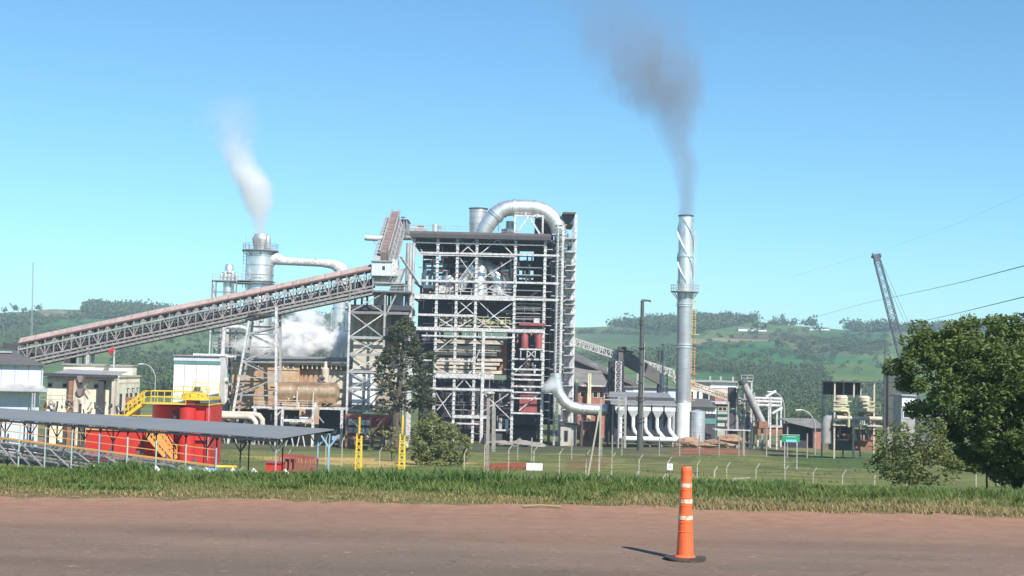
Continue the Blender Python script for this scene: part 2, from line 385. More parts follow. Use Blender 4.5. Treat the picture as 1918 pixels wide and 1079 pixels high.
setting(grid_mesh('road', RX, RY, RZ, None, rm))

class Front:
    "reads widths and heights of a structure that faces the road, at distance Y"
    def __init__(s, Y, pxref, pyref): s.Y = Y; s.pr = pxref; s.qr = pyref
    def x(s, px): return at(px, s.qr, s.Y).x
    def z(s, py): return at(s.pr, py, s.Y).z
    def p(s, px, py, dy=0): return Vector((s.x(px), s.Y+dy, s.z(py)))
    def ground(s, px): return gz(s.x(px), s.Y)
    def box(s, mb, x0, x1, y0, y1, d0, d1): return mb.box(s.x(x0), s.x(x1), s.Y+d0, s.Y+d1, s.z(y1), s.z(y0))
    def base(s, px): return Vector((s.x(px), s.Y, s.ground(px)))
    def put(s, name, x0, x1, y0, y1, d0, d1, m, parent, label=None):
        return put(name, s.box(MB(), x0, x1, y0, y1, d0, d1), m, parent, label)
def window(f, x0, x1, y0, y1, parent, d=-.02, m='white2', fr=.09, name='window'):
    X0, X1, Z0, Z1 = f.x(x0), f.x(x1), f.z(y1), f.z(y0)
    Y = f.Y+d
    mb = MB(); mb.box(X0-fr, X0, Y-.08, Y+.05, Z0-fr, Z1+fr); mb.box(X1, X1+fr, Y-.08, Y+.05, Z0-fr, Z1+fr)
    mb.box(X0, X1, Y-.08, Y+.05, Z1, Z1+fr); mb.box(X0, X1, Y-.1, Y+.05, Z0-fr, Z0)
    w_ = put(name, mb, m, parent)
    put('pane', MB().box(X0, X1, Y-.02, Y+.03, Z0, Z1), 'glass', w_)
def railing(parent, p, q, h=1.1, m='mid', step=2.0, w=.07, rails=2, name='railing'):
    p = Vector(p); q = Vector(q); mb = MB(); n = max(1, int((q-p).length/step))
    for i in range(n+1):
        a = p.lerp(q, i/n); mb.beam(a, a+Vector((0, 0, h)), w)
    for k in range(1, rails+1):
        u = Vector((0, 0, h*k/rails)); mb.beam(p+u, q+u, w)
    return put(name, mb, m, parent)
def ladder(parent, p, q, m='mid', wd=.5, step=.45, w=.06, cage=False):
    p = Vector(p); q = Vector(q); mb = MB(); s_ = Vector((wd/2, 0, 0))
    mb.beam(p-s_, q-s_, w); mb.beam(p+s_, q+s_, w); n = int((q-p).length/step)
    for i in range(n): a = p.lerp(q, (i+.5)/n); mb.beam(a-s_, a+s_, w*.7)
    if cage:
        for i in range(0, n, 3):
            a = p.lerp(q, (i+.5)/n)
            mb.tube([a+Vector((.45*math.cos(t), -.45+.45*math.sin(t), 0)) for t in np.linspace(-2.4, 5.5-2.4+.0, 7)], .03, 4)
    return put('ladder', mb, m, parent)
def arc(c, r, a0, a1, n=8, plane='xz'):
    return [Vector((c[0]+r*math.cos(t), c[1], c[2]+r*math.sin(t))) for t in np.linspace(a0, a1, n)]
def rings_on(mb, pts, r, n=20):
    for p, d in pts: mb.tube([Vector(p)-Vector(d)*.09, Vector(p)+Vector(d)*.09], r, n)
def lattice(parent, P, Q, wid, nb, m, w=.12, names=('chord', 'lacing'), dep=None, taper=1.0):
    "square lattice mast from P to Q: four chords, laced on all faces"
    P = Vector(P); Q = Vector(Q); d = (Q-P).normalized()
    up = Vector((0, 1, 0)); a = d.cross(up).normalized(); b_ = a.cross(d).normalized(); dep = dep or wid
    cor = [(-1, -1), (1, -1), (1, 1), (-1, 1)]
    c = lambda i, t: P.lerp(Q, t) + (a*cor[i % 4][0]*wid/2 + b_*cor[i % 4][1]*dep/2)*(1+(taper-1)*t)
    for i in range(4): bar(names[0], c(i, 0), c(i, 1), w*1.3, m, parent)
    mb = MB()
    for k in range(nb):
        for i in range(4):
            j = i+k % 2
            mb.beam(c(i, k/nb), c(i+1, (k+1)/nb), w*.7) if k % 2 == 0 else mb.beam(c(i+1, k/nb), c(i, (k+1)/nb), w*.7)
            mb.beam(c(i, (k+1)/nb), c(i+1, (k+1)/nb), w*.6)
    o = put(names[1], mb, m, parent); return o

# =========================================================== BOILER HOUSE
f = Front(250, 900, 630)
B = thing('boiler_house', 'tall open white steel frame boiler house with dark casing, centre of the works', 'boiler house', f.base(900))
g0 = f.ground(900)
front = [771, 816, 853, 889.5, 962, 1018]
for px in front:
    bar('column', (f.x(px), 250, g0), (f.x(px), 250, f.z(444)), .44, 'white', B)
bar('column', (f.x(906), 249.6, g0), (f.x(906), 249.6, f.z(622)), .55, 'white', B)
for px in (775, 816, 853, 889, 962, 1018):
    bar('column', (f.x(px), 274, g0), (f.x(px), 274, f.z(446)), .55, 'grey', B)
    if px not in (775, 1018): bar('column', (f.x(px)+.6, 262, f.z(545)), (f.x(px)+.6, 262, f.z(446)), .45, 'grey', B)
# bolt plates that give the columns their notched edge
mb = MB()
for px in front:
    for k in range(46):
        z = g0+1+k*.82
        if z < f.z(446): mb.box(f.x(px)-.31, f.x(px)+.31, 249.66, 249.9, z, z+.16)
o = put('splice_plate', mb, 'white', B); o['kind'] = 'stuff'
# roof
f.put('roof', 762, 1028, 436.5, 447, -1.2, 25.5, 'roofd', B)
f.put('fascia', 762.5, 1027.5, 441, 448.5, -1.32, -1.203, 'dark', B)
# beams
def hb(x0, x1, y, w=.3, m='white', dy=0, name='beam', h=None):
    bar(name, f.p(x0, y, dy-.34), f.p(x1, y, dy-.34), w, m, B, h)
HB = [(774, 1018, 457, .28, .3), (774, 1045, 476, .25, .42), (774, 962, 480, .2, .2), (774, 1045, 528, .25, .45), (771, 962, 558.5, .4, .95),
      (962, 1045, 559, .3, .5), (771, 889, 592, .3, .5), (771, 1018, 618, .3, .75), (790, 962, 631, .25, .35), (771, 889, 677, .2, .3),
      (816, 927, 705, .4, 1.0), (771, 816, 703, .25, .4), (771, 962, 730, .3, .5), (962, 1018, 733, .25, .3),
      (851, 916, 781, .3, .7), (851, 906, 794, .25, .35)]
for x0, x1, y, w_, h_ in HB: hb(x0, x1, y, w_*.85, h=h_*.8)
for k in range(90):
    px = random.uniform(775, 955); y = random.uniform(455, 815); L = random.uniform(8, 30)
    if k % 3: bar('pipe', f.p(px, y, random.uniform(.6, 3)), f.p(min(961, px+L), y, random.uniform(.6, 3)), random.uniform(.08, .2), random.choice(['grey', 'mid', 'dark', 'rust', 'white']), B)
    else: bar('pipe', f.p(px, y, 2), f.p(px, min(822, y+L), 2), random.uniform(.08, .22), random.choice(['grey', 'mid', 'dark', 'rust', 'white']), B)
for y in (540, 570, 600, 645, 665, 690, 716, 745, 765): railing(B, f.p(random.choice([775, 818, 856]), y, 1.6), f.p(random.choice([888, 925, 960]), y, 1.6), 1.0, random.choice(['grey', 'mid']), 1.6, .05, 2)
for y in (457, 476, 500, 528, 560, 600, 640, 690, 740):
    bar('beam', f.p(775, y, 23.6), f.p(1018, y, 23.6), .3, 'grey', B, .5)
for px in front[::1]:
    for y in (458, 528, 559, 618, 730):
        bar('cross_beam', f.p(px, y, .32), f.p(px, y, 23.7), .25, 'grey', B, .4)
BR = [(856, 448, 889, 478), (856, 478, 889, 448), (856, 482, 889, 526), (856, 526, 889, 482), (928, 448, 892, 479), (928, 448, 961, 479),
      (961, 481, 893, 527), (893, 534, 961, 556), (893, 556, 926, 530),
      (855, 562, 888, 590), (855, 590, 888, 562), (892, 562, 925, 592), (960, 565, 892, 615), (925, 592, 958, 616),
      (855, 616, 888, 595), (818, 616, 851, 596), (818, 596, 851, 616), (892, 596, 920, 616),
      (818, 660, 851, 633), (772, 640, 790, 676), (818, 690, 851, 706), (855, 730, 888, 692), (855, 692, 888, 730), (893, 672, 905, 640),
      (816, 732, 853, 790), (853, 732, 822, 770), (892, 782, 960, 733), (905, 733, 960, 784), (772, 733, 815, 760), (772, 705, 790, 728)]
for a, b_, c_, d_ in BR:
    bar('brace', f.p(a, b_, .05), f.p(c_, d_, .05), .15, 'white', B)
# casings and walls behind the frame
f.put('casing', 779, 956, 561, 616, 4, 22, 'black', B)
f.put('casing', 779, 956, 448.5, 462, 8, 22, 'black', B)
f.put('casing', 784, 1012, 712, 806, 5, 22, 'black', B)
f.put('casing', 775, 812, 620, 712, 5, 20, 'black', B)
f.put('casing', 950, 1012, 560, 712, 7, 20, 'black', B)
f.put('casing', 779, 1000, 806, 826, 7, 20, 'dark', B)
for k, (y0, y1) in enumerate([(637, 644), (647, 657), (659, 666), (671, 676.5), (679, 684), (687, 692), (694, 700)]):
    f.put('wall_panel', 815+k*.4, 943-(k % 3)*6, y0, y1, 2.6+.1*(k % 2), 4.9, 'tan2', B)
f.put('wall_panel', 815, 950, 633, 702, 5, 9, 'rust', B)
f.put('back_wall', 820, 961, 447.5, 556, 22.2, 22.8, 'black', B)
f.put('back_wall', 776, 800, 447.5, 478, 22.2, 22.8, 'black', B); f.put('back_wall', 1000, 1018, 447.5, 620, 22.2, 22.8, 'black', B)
# yellow platform
f.put('platform', 822, 960, 609.5, 612, .6, 3.6, 'yellowp', B)
railing(B, f.p(822, 609, .6), f.p(960, 609, .6), 1.5, 'yellowp', 1.3, .12, 3)
for k in range(16):
    a = 823+k*8.7; f.put('kick_plate', a, a+6.5, 599+random.uniform(-2, 3), 606, 2+.3*random.random(), 2.5, 'yellowp' if k > 8 and k % 3 else 'tan2' if k % 2 else 'grey', B)
# main floor
f.put('floor', 773, 1018, 553, 555.5, -.2, 22, 'mid', B)
railing(B, f.p(820, 553, .2), f.p(962, 553, .2), 1.2, 'white', 1.8, .09, 2)
railing(B, f.p(775, 629, -.1), f.p(1018, 629, -.1), 1.2, 'white', 2.2, .09, 2)
# stairs and landings of the end bay
for k, y in enumerate([498, 512, 541, 566, 575, 584, 594, 602, 611, 621]):
    f.put('landing', 964, 1016, y, y+1.5, .4, 3.2 + (k % 2)*2, 'mid' if k % 2 else 'grey', B)
for y in (566, 584, 602, 621): railing(B, f.p(964, y, .3), f.p(1016, y, .3), 1.05, 'mid', 1.6, .06, 2)
for y0, y1, s_ in ((541, 566, 1), (566, 584, -1), (584, 602, 1), (602, 621, -1)):
    a, c_ = (970, 1008) if s_ > 0 else (1008, 970)
    bar('stair_stringer', f.p(a, y1, 2.4), f.p(c_, y0, 2.4), .25, 'mid', B)
# roof trusses against the sky, pipes and vessels on the upper floor
for k in range(110):
    a = random.uniform(780, 958); y = random.choice([484, 488, 492, 497, 503, 511, 519, 534, 540, 546]) + random.uniform(-2, 2)
    L = random.uniform(8, 34); dy = random.uniform(4, 21)
    bar('pipe', f.p(a, y, dy), f.p(min(960, a+L), y, dy), random.uniform(.15, .5), random.choice(['mid', 'dark', 'white', 'grey', 'silverd']), B)
for k in range(60):
    a = random.uniform(780, 1014); y = random.uniform(470, 530); dy = random.uniform(4, 21)
    bar('pipe', f.p(a, y, dy), f.p(a, min(553, y+random.uniform(8, 36)), dy), random.uniform(.12, .4), random.choice(['mid', 'dark', 'white', 'grey', 'silverd']), B)
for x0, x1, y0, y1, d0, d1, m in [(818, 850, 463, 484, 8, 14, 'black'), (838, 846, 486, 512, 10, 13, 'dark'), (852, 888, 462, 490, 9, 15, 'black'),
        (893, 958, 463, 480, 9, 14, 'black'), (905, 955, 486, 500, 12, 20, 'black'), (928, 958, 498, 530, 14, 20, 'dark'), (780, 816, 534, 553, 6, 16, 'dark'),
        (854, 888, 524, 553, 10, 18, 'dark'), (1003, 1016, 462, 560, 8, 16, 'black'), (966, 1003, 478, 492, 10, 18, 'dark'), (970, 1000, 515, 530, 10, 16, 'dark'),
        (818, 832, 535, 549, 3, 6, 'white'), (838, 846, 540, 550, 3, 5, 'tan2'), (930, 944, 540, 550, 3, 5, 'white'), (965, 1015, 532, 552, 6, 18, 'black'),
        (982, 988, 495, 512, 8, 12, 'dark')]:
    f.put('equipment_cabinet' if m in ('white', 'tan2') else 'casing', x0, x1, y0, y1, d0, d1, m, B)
def duct(pts, r, m='silver', parent=None, n=18, ring=0, name='duct', flange=True):
    parent = parent or B
    mb = MB().tube(pts, r, n); d_ = put(name, mb, m, parent, smooth=True)
    if ring:
        for i in range(len(pts)-1):
            p, q = Vector(pts[i]), Vector(pts[i+1]); L = (q-p).length; u = (q-p).normalized()
            k = max(1, int(L/ring)); rr = r if not isinstance(r, (list, tuple)) else None
            for j in range(k):
                t = (j+.5)/k; R_ = rr or (r[i]*(1-t)+r[i+1]*t); c_ = p.lerp(q, t)
                put('band', MB().tube([c_-u*.05, c_+u*.05], R_*1.035, n), 'silverd', d_)
    return d_
duct([f.p(836, 552, 6), f.p(836, 530, 6), f.p(836, 514, 6), f.p(836, 508, 6)], [1.5, 1.6, 1.3, .5], 'silverd', name='vessel')
duct([f.p(858, 543, 3), f.p(862, 530, 3), f.p(874, 510, 3), f.p(884, 498, 3)], 1.0, ring=1.2)
duct([f.p(896, 553, 4), f.p(895, 520, 4), f.p(898, 498, 4), f.p(890, 482, 5)], [1.5, 1.25, 1.0, .8], ring=1.3)
duct([f.p(933, 553, 5), f.p(932, 522, 5), f.p(922, 505, 5), f.p(905, 490, 6)], [1.5, 1.3, 1.1, 1.0], ring=1.2)
duct([f.p(950, 553, 7), f.p(949, 520, 7), f.p(938, 500, 7)], .8, 'silverd', ring=1.3)
for px in (784, 797, 806): duct([f.p(px, 553, 9), f.p(px, 508, 9)], .35, 'white', n=10, name='pipe')
# lower dark machinery between the columns
for k in range(34):
    a = random.uniform(780, 955); y = random.uniform(735, 818); dy = random.uniform(2, 4.6)
    if random.random() < .5: bar('pipe', f.p(a, y, dy), f.p(min(958, a+random.uniform(10, 40)), y, dy), random.uniform(.1, .25), random.choice(['mid', 'grey', 'dark', 'rust']), B)
    else: bar('pipe', f.p(a, y, dy), f.p(a, min(824, y+random.uniform(10, 40)), dy), random.uniform(.1, .25), random.choice(['mid', 'grey', 'dark']), B)
for px, y0, y1 in ((938, 783, 804), (950, 785, 804)): f.put('pump', px, px+6, y0, y1, 1.5, 3, 'silverd', B)
f.put('pump_base', 932, 961, 804, 807, 1, 4, 'white', B)
# end bay: red vessels, frames, tanks
for px in (983, 1009):
    put('red_vessel', MB().lathe((f.x(px), 249.4, 0), [(.3, f.z(652)), (.62, f.z(650)), (.66, f.z(628)), (.5, f.z(625)), (.2, f.z(624))], 14), 'maroon', B, smooth=True)
f.put('stand', 974, 1018, 651, 654, -1.4, 1, 'white', B)
for a, b_, c_, d_ in [(976, 654, 976, 668), (988, 654, 988, 668), (1003, 654, 1003, 668), (1014, 654, 1014, 668), (988, 654, 1003, 668), (988, 668, 1003, 654)]:
    bar('stand_post', f.p(a, b_, -1.2), f.p(c_, d_, -1.2), .16, 'white', B)
for y in (671, 690, 700, 709, 722, 744, 772):
    bar('beam', f.p(962, y, -.6), f.p(1018, y, -.6), .22, 'white', B, .3)
f.put('red_panel', 976, 1009, 738, 770, .6, 3.5, 'maroon', B); f.put('vessel_deck', 966, 1015, 771, 774, -.2, 3.6, 'white', B)
bar('brace', f.p(975, 768, .2), f.p(1012, 735, .2), .17, 'white', B); bar('brace', f.p(965, 697, .2), f.p(990, 672, .2), .17, 'white', B)
for k in range(36):
    a = random.uniform(965, 1010); y = random.uniform(612, 735); L = random.uniform(4, 16)
    m = random.choice(['maroon', 'mid', 'white', 'tan2', 'rust', 'grey'])
    if k % 2: bar('pipe', f.p(a, y, random.uniform(-.3, 2)), f.p(min(1016, a+L), y+.01, random.uniform(-.3, 2)), random.uniform(.15, .4), m, B)
    else: bar('pipe', f.p(a, y, 1), f.p(a, y+L, 1), random.uniform(.15, .45), m, B)
f.put('red_pipe_head', 972, 1022, 603, 608, -1, 2.5, 'maroon', B); f.put('small_tank', 999, 1010, 594, 603, -.6, 1.5, 'white', B)
for px in (982, 995, 1012): duct([f.p(px, 608, -.3), f.p(px, 626, -.3)], .18, 'rust', n=8, name='pipe')
f.put('floor_tank', 944, 1010, 796, 826, 5, 12, 'black', B)
# coal heap cover and hut at the foot
mb = MB(); a, b_ = f.x(960), f.x(998); zb = g0
put('lean_to_roof', MB().prism([(f.x(958), f.z(833)), (f.x(977), f.z(816)), (f.x(997), f.z(833)), (f.x(993), f.z(834)), (f.x(977), f.z(819)), (f.x(962), f.z(834))], 243, 247), 'mid', B)
f.put('ash_hopper', 912, 945, 812, 832, -2, 4, 'dark', B)

# roof equipment of the boiler house
f = Front(250, 960, 410)
o = duct([f.p(893, 438, 10), f.p(893, 381, 10)], 1.65, 'silverd', ring=1.1, name='vent_stack', n=24)
put('vent_rim', MB().tube([f.p(893, 382, 10), f.p(893, 380, 10)], 1.8, 24), 'dark', o)
cyl = duct([f.p(955, 438, 9), f.p(955, 420, 9), f.p(955, 419, 9), f.p(955, 405, 9)], [1.2, 1.2, .75, .75], 'silverd', ring=.8, name='roof_vent')
duct([f.p(812, 438, 6), f.p(812, 417, 6)], .55, 'silver', ring=.7, name='roof_vent', n=14)
duct([f.p(944, 438, 9), f.p(944, 420, 9)], .5, 'silverd', name='roof_vent', n=12)
bar('antenna', f.p(933, 437, 8), f.p(933, 345, 8), .10, 'mid', B); bar('antenna', f.p(933, 345, 8), f.p(933, 314, 8), .05, 'mid', B)
bar('antenna', f.p(917, 437, 8), f.p(917, 373, 8), .07, 'mid', B)
railing(B, f.p(764, 436.5, .2), f.p(880, 436.5, .2), 1.0, 'mid', 2.2, .06, 2); railing(B, f.p(922, 436.5, 3), f.p(962, 436.5, 3), 1.0, 'mid', 2, .06, 2)
for x0, x1, y in ((766, 790, 428), (772, 800, 432), (780, 792, 425), (819, 826, 425)):
    bar('roof_pipe', f.p(x0, y, 3), f.p(x1, y, 3), .35, random.choice(['white', 'mid', 'maroon']), B)
for px in (768, 775, 784, 790, 820, 825): bar('roof_post', f.p(px, 437, 3), f.p(px, 437-random.uniform(6, 14), 3), .15, 'mid', B)
# the great arch of duct
apts = [(904, 437), (908, 423), (919, 407), (933, 391), (946, 384), (962, 381.5), (985, 381.5), (1008, 383), (1024, 389), (1037, 399), (1046, 413), (1050, 430)]
path = [f.p(a, b_, 6) for a, b_ in apts]
DUCT = duct(path, [1.3]+[1.48]*10+[1.4], 'silver', ring=1.5, n=28, name='arched_duct')
DUCT['label'] = 'large shiny silver duct arching over the roof'
for px, yy in ((963, 382), (1003, 383)):
    c_ = f.p(px, yy, 6); put('flange', MB().tube([c_-Vector((.22, 0, 0)), c_+Vector((.22, 0, 0))], 1.68, 28), 'silver', DUCT)
c_ = f.p(926, 399, 6); u = (path[3]-path[2]).normalized(); put('flange', MB().tube([c_-u*.15, c_+u*.15], 1.66, 28), 'silverd', DUCT)
c_ = f.p(929, 395.5, 6); put('flange', MB().tube([c_-u*.12, c_+u*.12], 1.66, 28), 'silver', DUCT)
for a, b_, c_, d_ in [(965, 397, 965, 437), (1018, 398, 1018, 437), (963, 398, 1020, 398), (990, 400, 967, 434), (992, 400, 1014, 434), (985, 398, 985, 392)]:
    bar('duct_support', f.p(a, b_, 5), f.p(c_, d_, 5), .34, 'white', B)
f.put('duct_back_casing', 1004, 1040, 397, 470, 9, 16, 'dark', B)

# right-hand riser: duct, ladders, columns, platforms
f = Front(250, 1000, 630)
R_ = thing('riser_tower', 'narrow white steel tower with tall silver duct and ladders on the boiler house end', 'steel tower', f.base(1060))
f.put('cap_roof', 1051, 1076, 391, 394, 4, 18, 'roofd', R_); f.put('cap_casing', 1053, 1073, 394, 412, 6, 16, 'dark', R_)
duct([f.p(1050, 431, 6), f.p(1050, 520, 6), f.p(1050, 640, 6), f.p(1050, 730, 6)], 1.32, 'silverd', R_, ring=2.4, n=22, name='riser_duct')
gR = f.ground(1060)
for px, dy, m, t, w_ in ((1041, 1, 'white', 420, .34), (1051.5, .5, 'white', 420, .34), (1076, 3, 'white', 396, .42), (1076, 14, 'mid', 396, .35), (1060, 14, 'grey', 440, .4), (1034, 9, 'grey', 440, .5)):
    bar('column', (f.x(px), 250+dy, gR), (f.x(px), 250+dy, f.z(t)), w_, m, R_)
ladder(R_, (f.x(1046), 250.4, gR), (f.x(1046), 250.4, f.z(420)), 'white', .62, .6, .08)
for k, y in enumerate([418, 436, 462, 487, 497, 515, 531, 552, 561, 579, 604, 616, 640, 657, 681, 690, 715, 736, 760, 786]):
    f.put('platform', 1031 if k % 2 else 1037, 1058, y, y+1.6, 1.1, 4.2, 'white' if k % 3 else 'mid', R_)
    if y > 430:
        f.put('platform', 1057, 1077, y+6, y+7.2+(k % 2), 2, 9, 'mid' if k % 2 else 'white', R_)
        if k % 3 == 0: railing(R_, f.p(1058, y+6, 2.1), f.p(1076, y+6, 2.1), 1.0, 'mid', 1.0, .05, 1)
    if k % 2: bar('bracing', f.p(1059, y+20, 3.1), f.p(1076, y+7, 3.1), .12, 'white', R_)
    else: bar('bracing', f.p(1076, y+20, 3.1), f.p(1059, y+7, 3.1), .12, 'white', R_)
for px in (1062, 1066.5, 1071): duct([f.p(px, 470, 5), f.p(px, 790, 5)], random.choice([.22, .3, .16]), 'white', R_, n=8, name='pipe')
for k in range(26):
    y = random.uniform(440, 800); a = random.uniform(1056, 1068)
    f.put('duct_box', a, a+random.uniform(4, 8), y, y+random.uniform(6, 18), 5.5, 8, random.choice(['tealw', 'white', 'mid', 'wcor']), R_)
for k in range(22):
    y = 448+k*16; f.put('platform', 1020, 1035, y, y+1.3, 2, 5, random.choice(['mid', 'grey', 'white']), R_)
f.put('shaft_casing', 1021, 1044, 445, 800, 12, 20, 'black', R_)
# lower elbow
fe = Front(247, 1080, 760)
E = thing('flue_elbow', 'silver flue bending from the tower foot to the filter house, steam drifting off it', 'flue duct', fe.base(1060))
duct([fe.p(1040, 700), fe.p(1041, 718), fe.p(1046, 737), fe.p(1056, 752), fe.p(1070, 762), fe.p(1088, 766), fe.p(1110, 767), fe.p(1140, 767)], 1.0, 'silver', E, ring=1.3, n=20, name='flue')
for px in (1092, 1114): put('collar', MB().tube([fe.p(px-1, 767), fe.p(px+1, 767)], 1.15, 20), 'silverd', E)
for px in (1091, 1117, 1139): bar('leg', (fe.x(px), 247, fe.ground(px)), fe.p(px, 775), .3, 'dark', E)
f2 = Front(249, 1080, 800)
for (x0, x1, y0, y1, nm, lab, m) in [(1050, 1080, 796, 832, 'pump_shed', 'small grey shed at the foot of the riser tower', 'concrete'), (1088, 1125, 792, 834, 'brick_kiosk', 'brown brick kiosk below the silver flue', 'rust')]:
    t = thing(nm, lab, 'shed', f2.base((x0+x1)/2)); f2.put('wall', x0, x1, y0, 840, 0, 4, m, t); f2.put('roof', x0-1, x1+1, y0-2.5, y0-.3, -.4, 4.4, 'roofd', t)
    window(f2, x0+8, x0+13, y0+12, y0+30, t, m='dark', name='door')

# =========================================================== CHIMNEY
f = Front(252, 1282, 620)
cx = f.x(1281.5); C_ = thing('chimney', 'tall shiny steel chimney with dark smoke rising from its top', 'chimney', (cx, 252, gz(cx, 252)))
r = 1.36; zg = gz(cx, 252)-.3
def cz(py): return f.z(py)
mb = MB().lathe((cx, 252, 0), [(r+.10, zg), (r+.10, cz(752))], 32); put('base_section', mb, 'white2', C_, smooth=True)
secs = [752, 650, 573, 546]
for a, b_ in zip(secs[:-1], secs[1:]):
    put('shell', MB().lathe((cx, 252, 0), [(r, cz(a)), (r, cz(b_))], 32), 'zinc', C_, smooth=True)
put('upper_shell', MB().lathe((cx, 252, 0), [(r-.03, cz(546)), (r-.05, cz(478)), (r-.06, cz(405))], 32), 'silver', C_, smooth=True)
put('rim', MB().lathe((cx, 252, 0), [(r+.05, cz(406)), (r+.05, cz(403.5)), (r-.2, cz(403.5)), (r-.25, cz(410))], 32), 'dark', C_, smooth=False)
for py in (752, 650, 645, 573, 569, 480):
    put('ring', MB().lathe((cx, 252, 0), [(r+.14, cz(py+1.4)), (r+.14, cz(py-1))], 32), 'silver', C_)
rb = MB()
for k in range(32):
    py = 560+k*8.3
    if py < 748: rb.lathe((cx, 252, 0), [(r+.025, cz(py+.5)), (r+.025, cz(py))], 28)
put('sheet_seam', rb, 'zinc', C_)['kind'] = 'stuff'
# helical strakes
for s_ in range(3):
    mb = MB(); n = 60; ring = []
    for i in range(n+1):
        t = i/n; an = s_*2.094+t*math.pi*1.5*-1+.6; z = cz(530)*(1-t)+cz(410)*t
        c, s = math.cos(an), math.sin(an)
        ring.append(((cx+(r-.1)*c, 252+(r-.1)*s, z), (cx+(r+.16)*c, 252+(r+.16)*s, z)))
    for i in range(n):
        a, b_ = ring[i]; c, d = ring[i+1]
        mb.quad(a, b_, d, c)
    o = put('strake', mb, 'silver', C_); md = o.modifiers.new('thickness', 'SOLIDIFY'); md.thickness = .08
plat = MB()
for i in range(24):
    a0, a1 = i*math.pi/12, (i+1)*math.pi/12
    for rr0, rr1 in ((r+.02, r+1.25),):
        p = [(cx+rr*math.cos(a), 252+rr*math.sin(a)) for rr, a in ((rr0, a0), (rr1, a0), (rr1, a1), (rr0, a1))]
        z = cz(546); plat.add([(x, y, z) for x, y in p]+[(x, y, z-.14) for x, y in p], [(0, 1, 2, 3), (7, 6, 5, 4), (1, 5, 6, 2), (0, 4, 5, 1), (3, 2, 6, 7)])
put('platform', plat, 'mid', C_)
rl = MB()
for i in range(24):
    a0, a1 = i*math.pi/12, (i+1)*math.pi/12
    P0 = Vector((cx+(r+1.2)*math.cos(a0), 252+(r+1.2)*math.sin(a0), cz(546))); P1 = Vector((cx+(r+1.2)*math.cos(a1), 252+(r+1.2)*math.sin(a1), cz(546)))
    rl.beam(P0, P0+Vector((0, 0, 1.15)), .06)
    for h in (.55, 1.15): rl.beam(P0+Vector((0, 0, h)), P1+Vector((0, 0, h)), .05)
put('railing', rl, 'mid', C_)
for i in range(8):
    a0 = i*math.pi/4
    bar('bracket', (cx+(r+1.1)*math.cos(a0), 252+(r+1.1)*math.sin(a0), cz(546.5)), (cx+r*math.cos(a0), 252+r*math.sin(a0), cz(560)), .12, 'mid', C_)
lx = cx+r+.35
ladder(C_, (lx, 251.9, cz(645)), (lx, 251.9, cz(546)), 'yellow', .55, .5, .07, True)
ladder(C_, (lx, 251.9, cz(752)), (lx, 251.9, cz(650)), 'orange', .55, .5, .07, True)
ladder(C_, (lx, 251.9, cz(546)), (lx, 251.9, cz(440)), 'silverd', .5, .5, .06)
put('rest_landing', MB().box(lx-.3, lx+.9, 251.3, 252.5, cz(627), cz(625.6)), 'yellowp', C_)
put('rest_landing', MB().box(lx-.3, lx+.7, 251.3, 252.5, cz(700), cz(698.6)), 'rust', C_)
duct([(cx+r+.2, 251.5, cz(546)), (cx+r+.2, 251.5, cz(480)), (cx+r+.2, 251.5, cz(430))], .12, 'silver', C_, n=8, name='pipe')

# =========================================================== FILTER HOUSE with hoppers
f = Front(240, 1205, 780)
F_ = thing('filter_house', 'filter house with white hoppers and slanting pipes under a grey roof beside the chimney', 'filter house', f.base(1205))
f.put('casing', 1142, 1266, 757, 832, 3.2, 10, 'black', F_)
f.put('back_wall', 1142, 1266, 745, 757, 2, 9, 'dark', F_)
put('roof', MB().add([f.p(1143, 757, -.2), f.p(1266, 757, -.2), f.p(1262, 738, 9), f.p(1147, 738, 9), f.p(1143, 755, -.2), f.p(1266, 755, -.2), f.p(1262, 736.5, 9), f.p(1147, 736.5, 9)],
   [(0, 3, 2, 1), (4, 5, 6, 7), (0, 1, 5, 4), (1, 2, 6, 5), (2, 3, 7, 6), (3, 0, 4, 7)]), 'roofg', F_)
f.put('gutter', 1143, 1267, 757, 758.6, -.35, -.21, 'mid', F_)
def hopper(px, wpx, bend=True):
    mb = MB(); Y = f.Y; x0, x1 = f.x(px-wpx/2), f.x(px+wpx/2); n0, n1 = f.x(px-2.6), f.x(px+2.6)
    za, zb_, zc = f.z(759), f.z(769), f.z(783)
    mb.box(x0, x1, Y, Y+2.4, zb_, za)
    t = [(x0, Y, zb_), (x1, Y, zb_), (x1, Y+2.4, zb_), (x0, Y+2.4, zb_)]; b_ = [(n0, Y+.7, zc), (n1, Y+.7, zc), (n1, Y+1.3, zc), (n0, Y+1.3, zc)]
    mb.add(t+b_, [(0, 4, 5, 1)[::-1], (1, 5, 6, 2)[::-1], (2, 6, 7, 3)[::-1], (3, 7, 4, 0)[::-1], (4, 7, 6, 5)])
    h = put('hopper', mb, 'white2', F_)
    q = [f.p(px, 783, 1), f.p(px, 800, 1)]
    if bend: q += [f.p(px+2.5, 808, 1), f.p(px+14, 821, 1)]
    else: q += [f.p(px, 822, 1)]
    put('downpipe', MB().tube(q, .33, 10), 'white2', h, smooth=True)
for px, w_, bd in ((1163, 21, False), (1187, 22, True), (1210, 18, True), (1232, 20, True), (1255, 20, True)): hopper(px, w_, bd)
put('header_pipe', MB().tube([f.p(1169, 822.5, .6), f.p(1278, 822.5, .6)], .42, 12), 'white2', F_, smooth=True)
for px in (1150, 1175, 1200, 1222, 1244, 1265): bar('leg', f.p(px, 758, 3), (f.x(px), f.Y+3, f.ground(px)), .3, 'mid', F_)
for px in (1199, 1221, 1243): f.put('inspection_door', px-3, px+3, 786, 808, 2.9, 3.3, 'blue', F_)
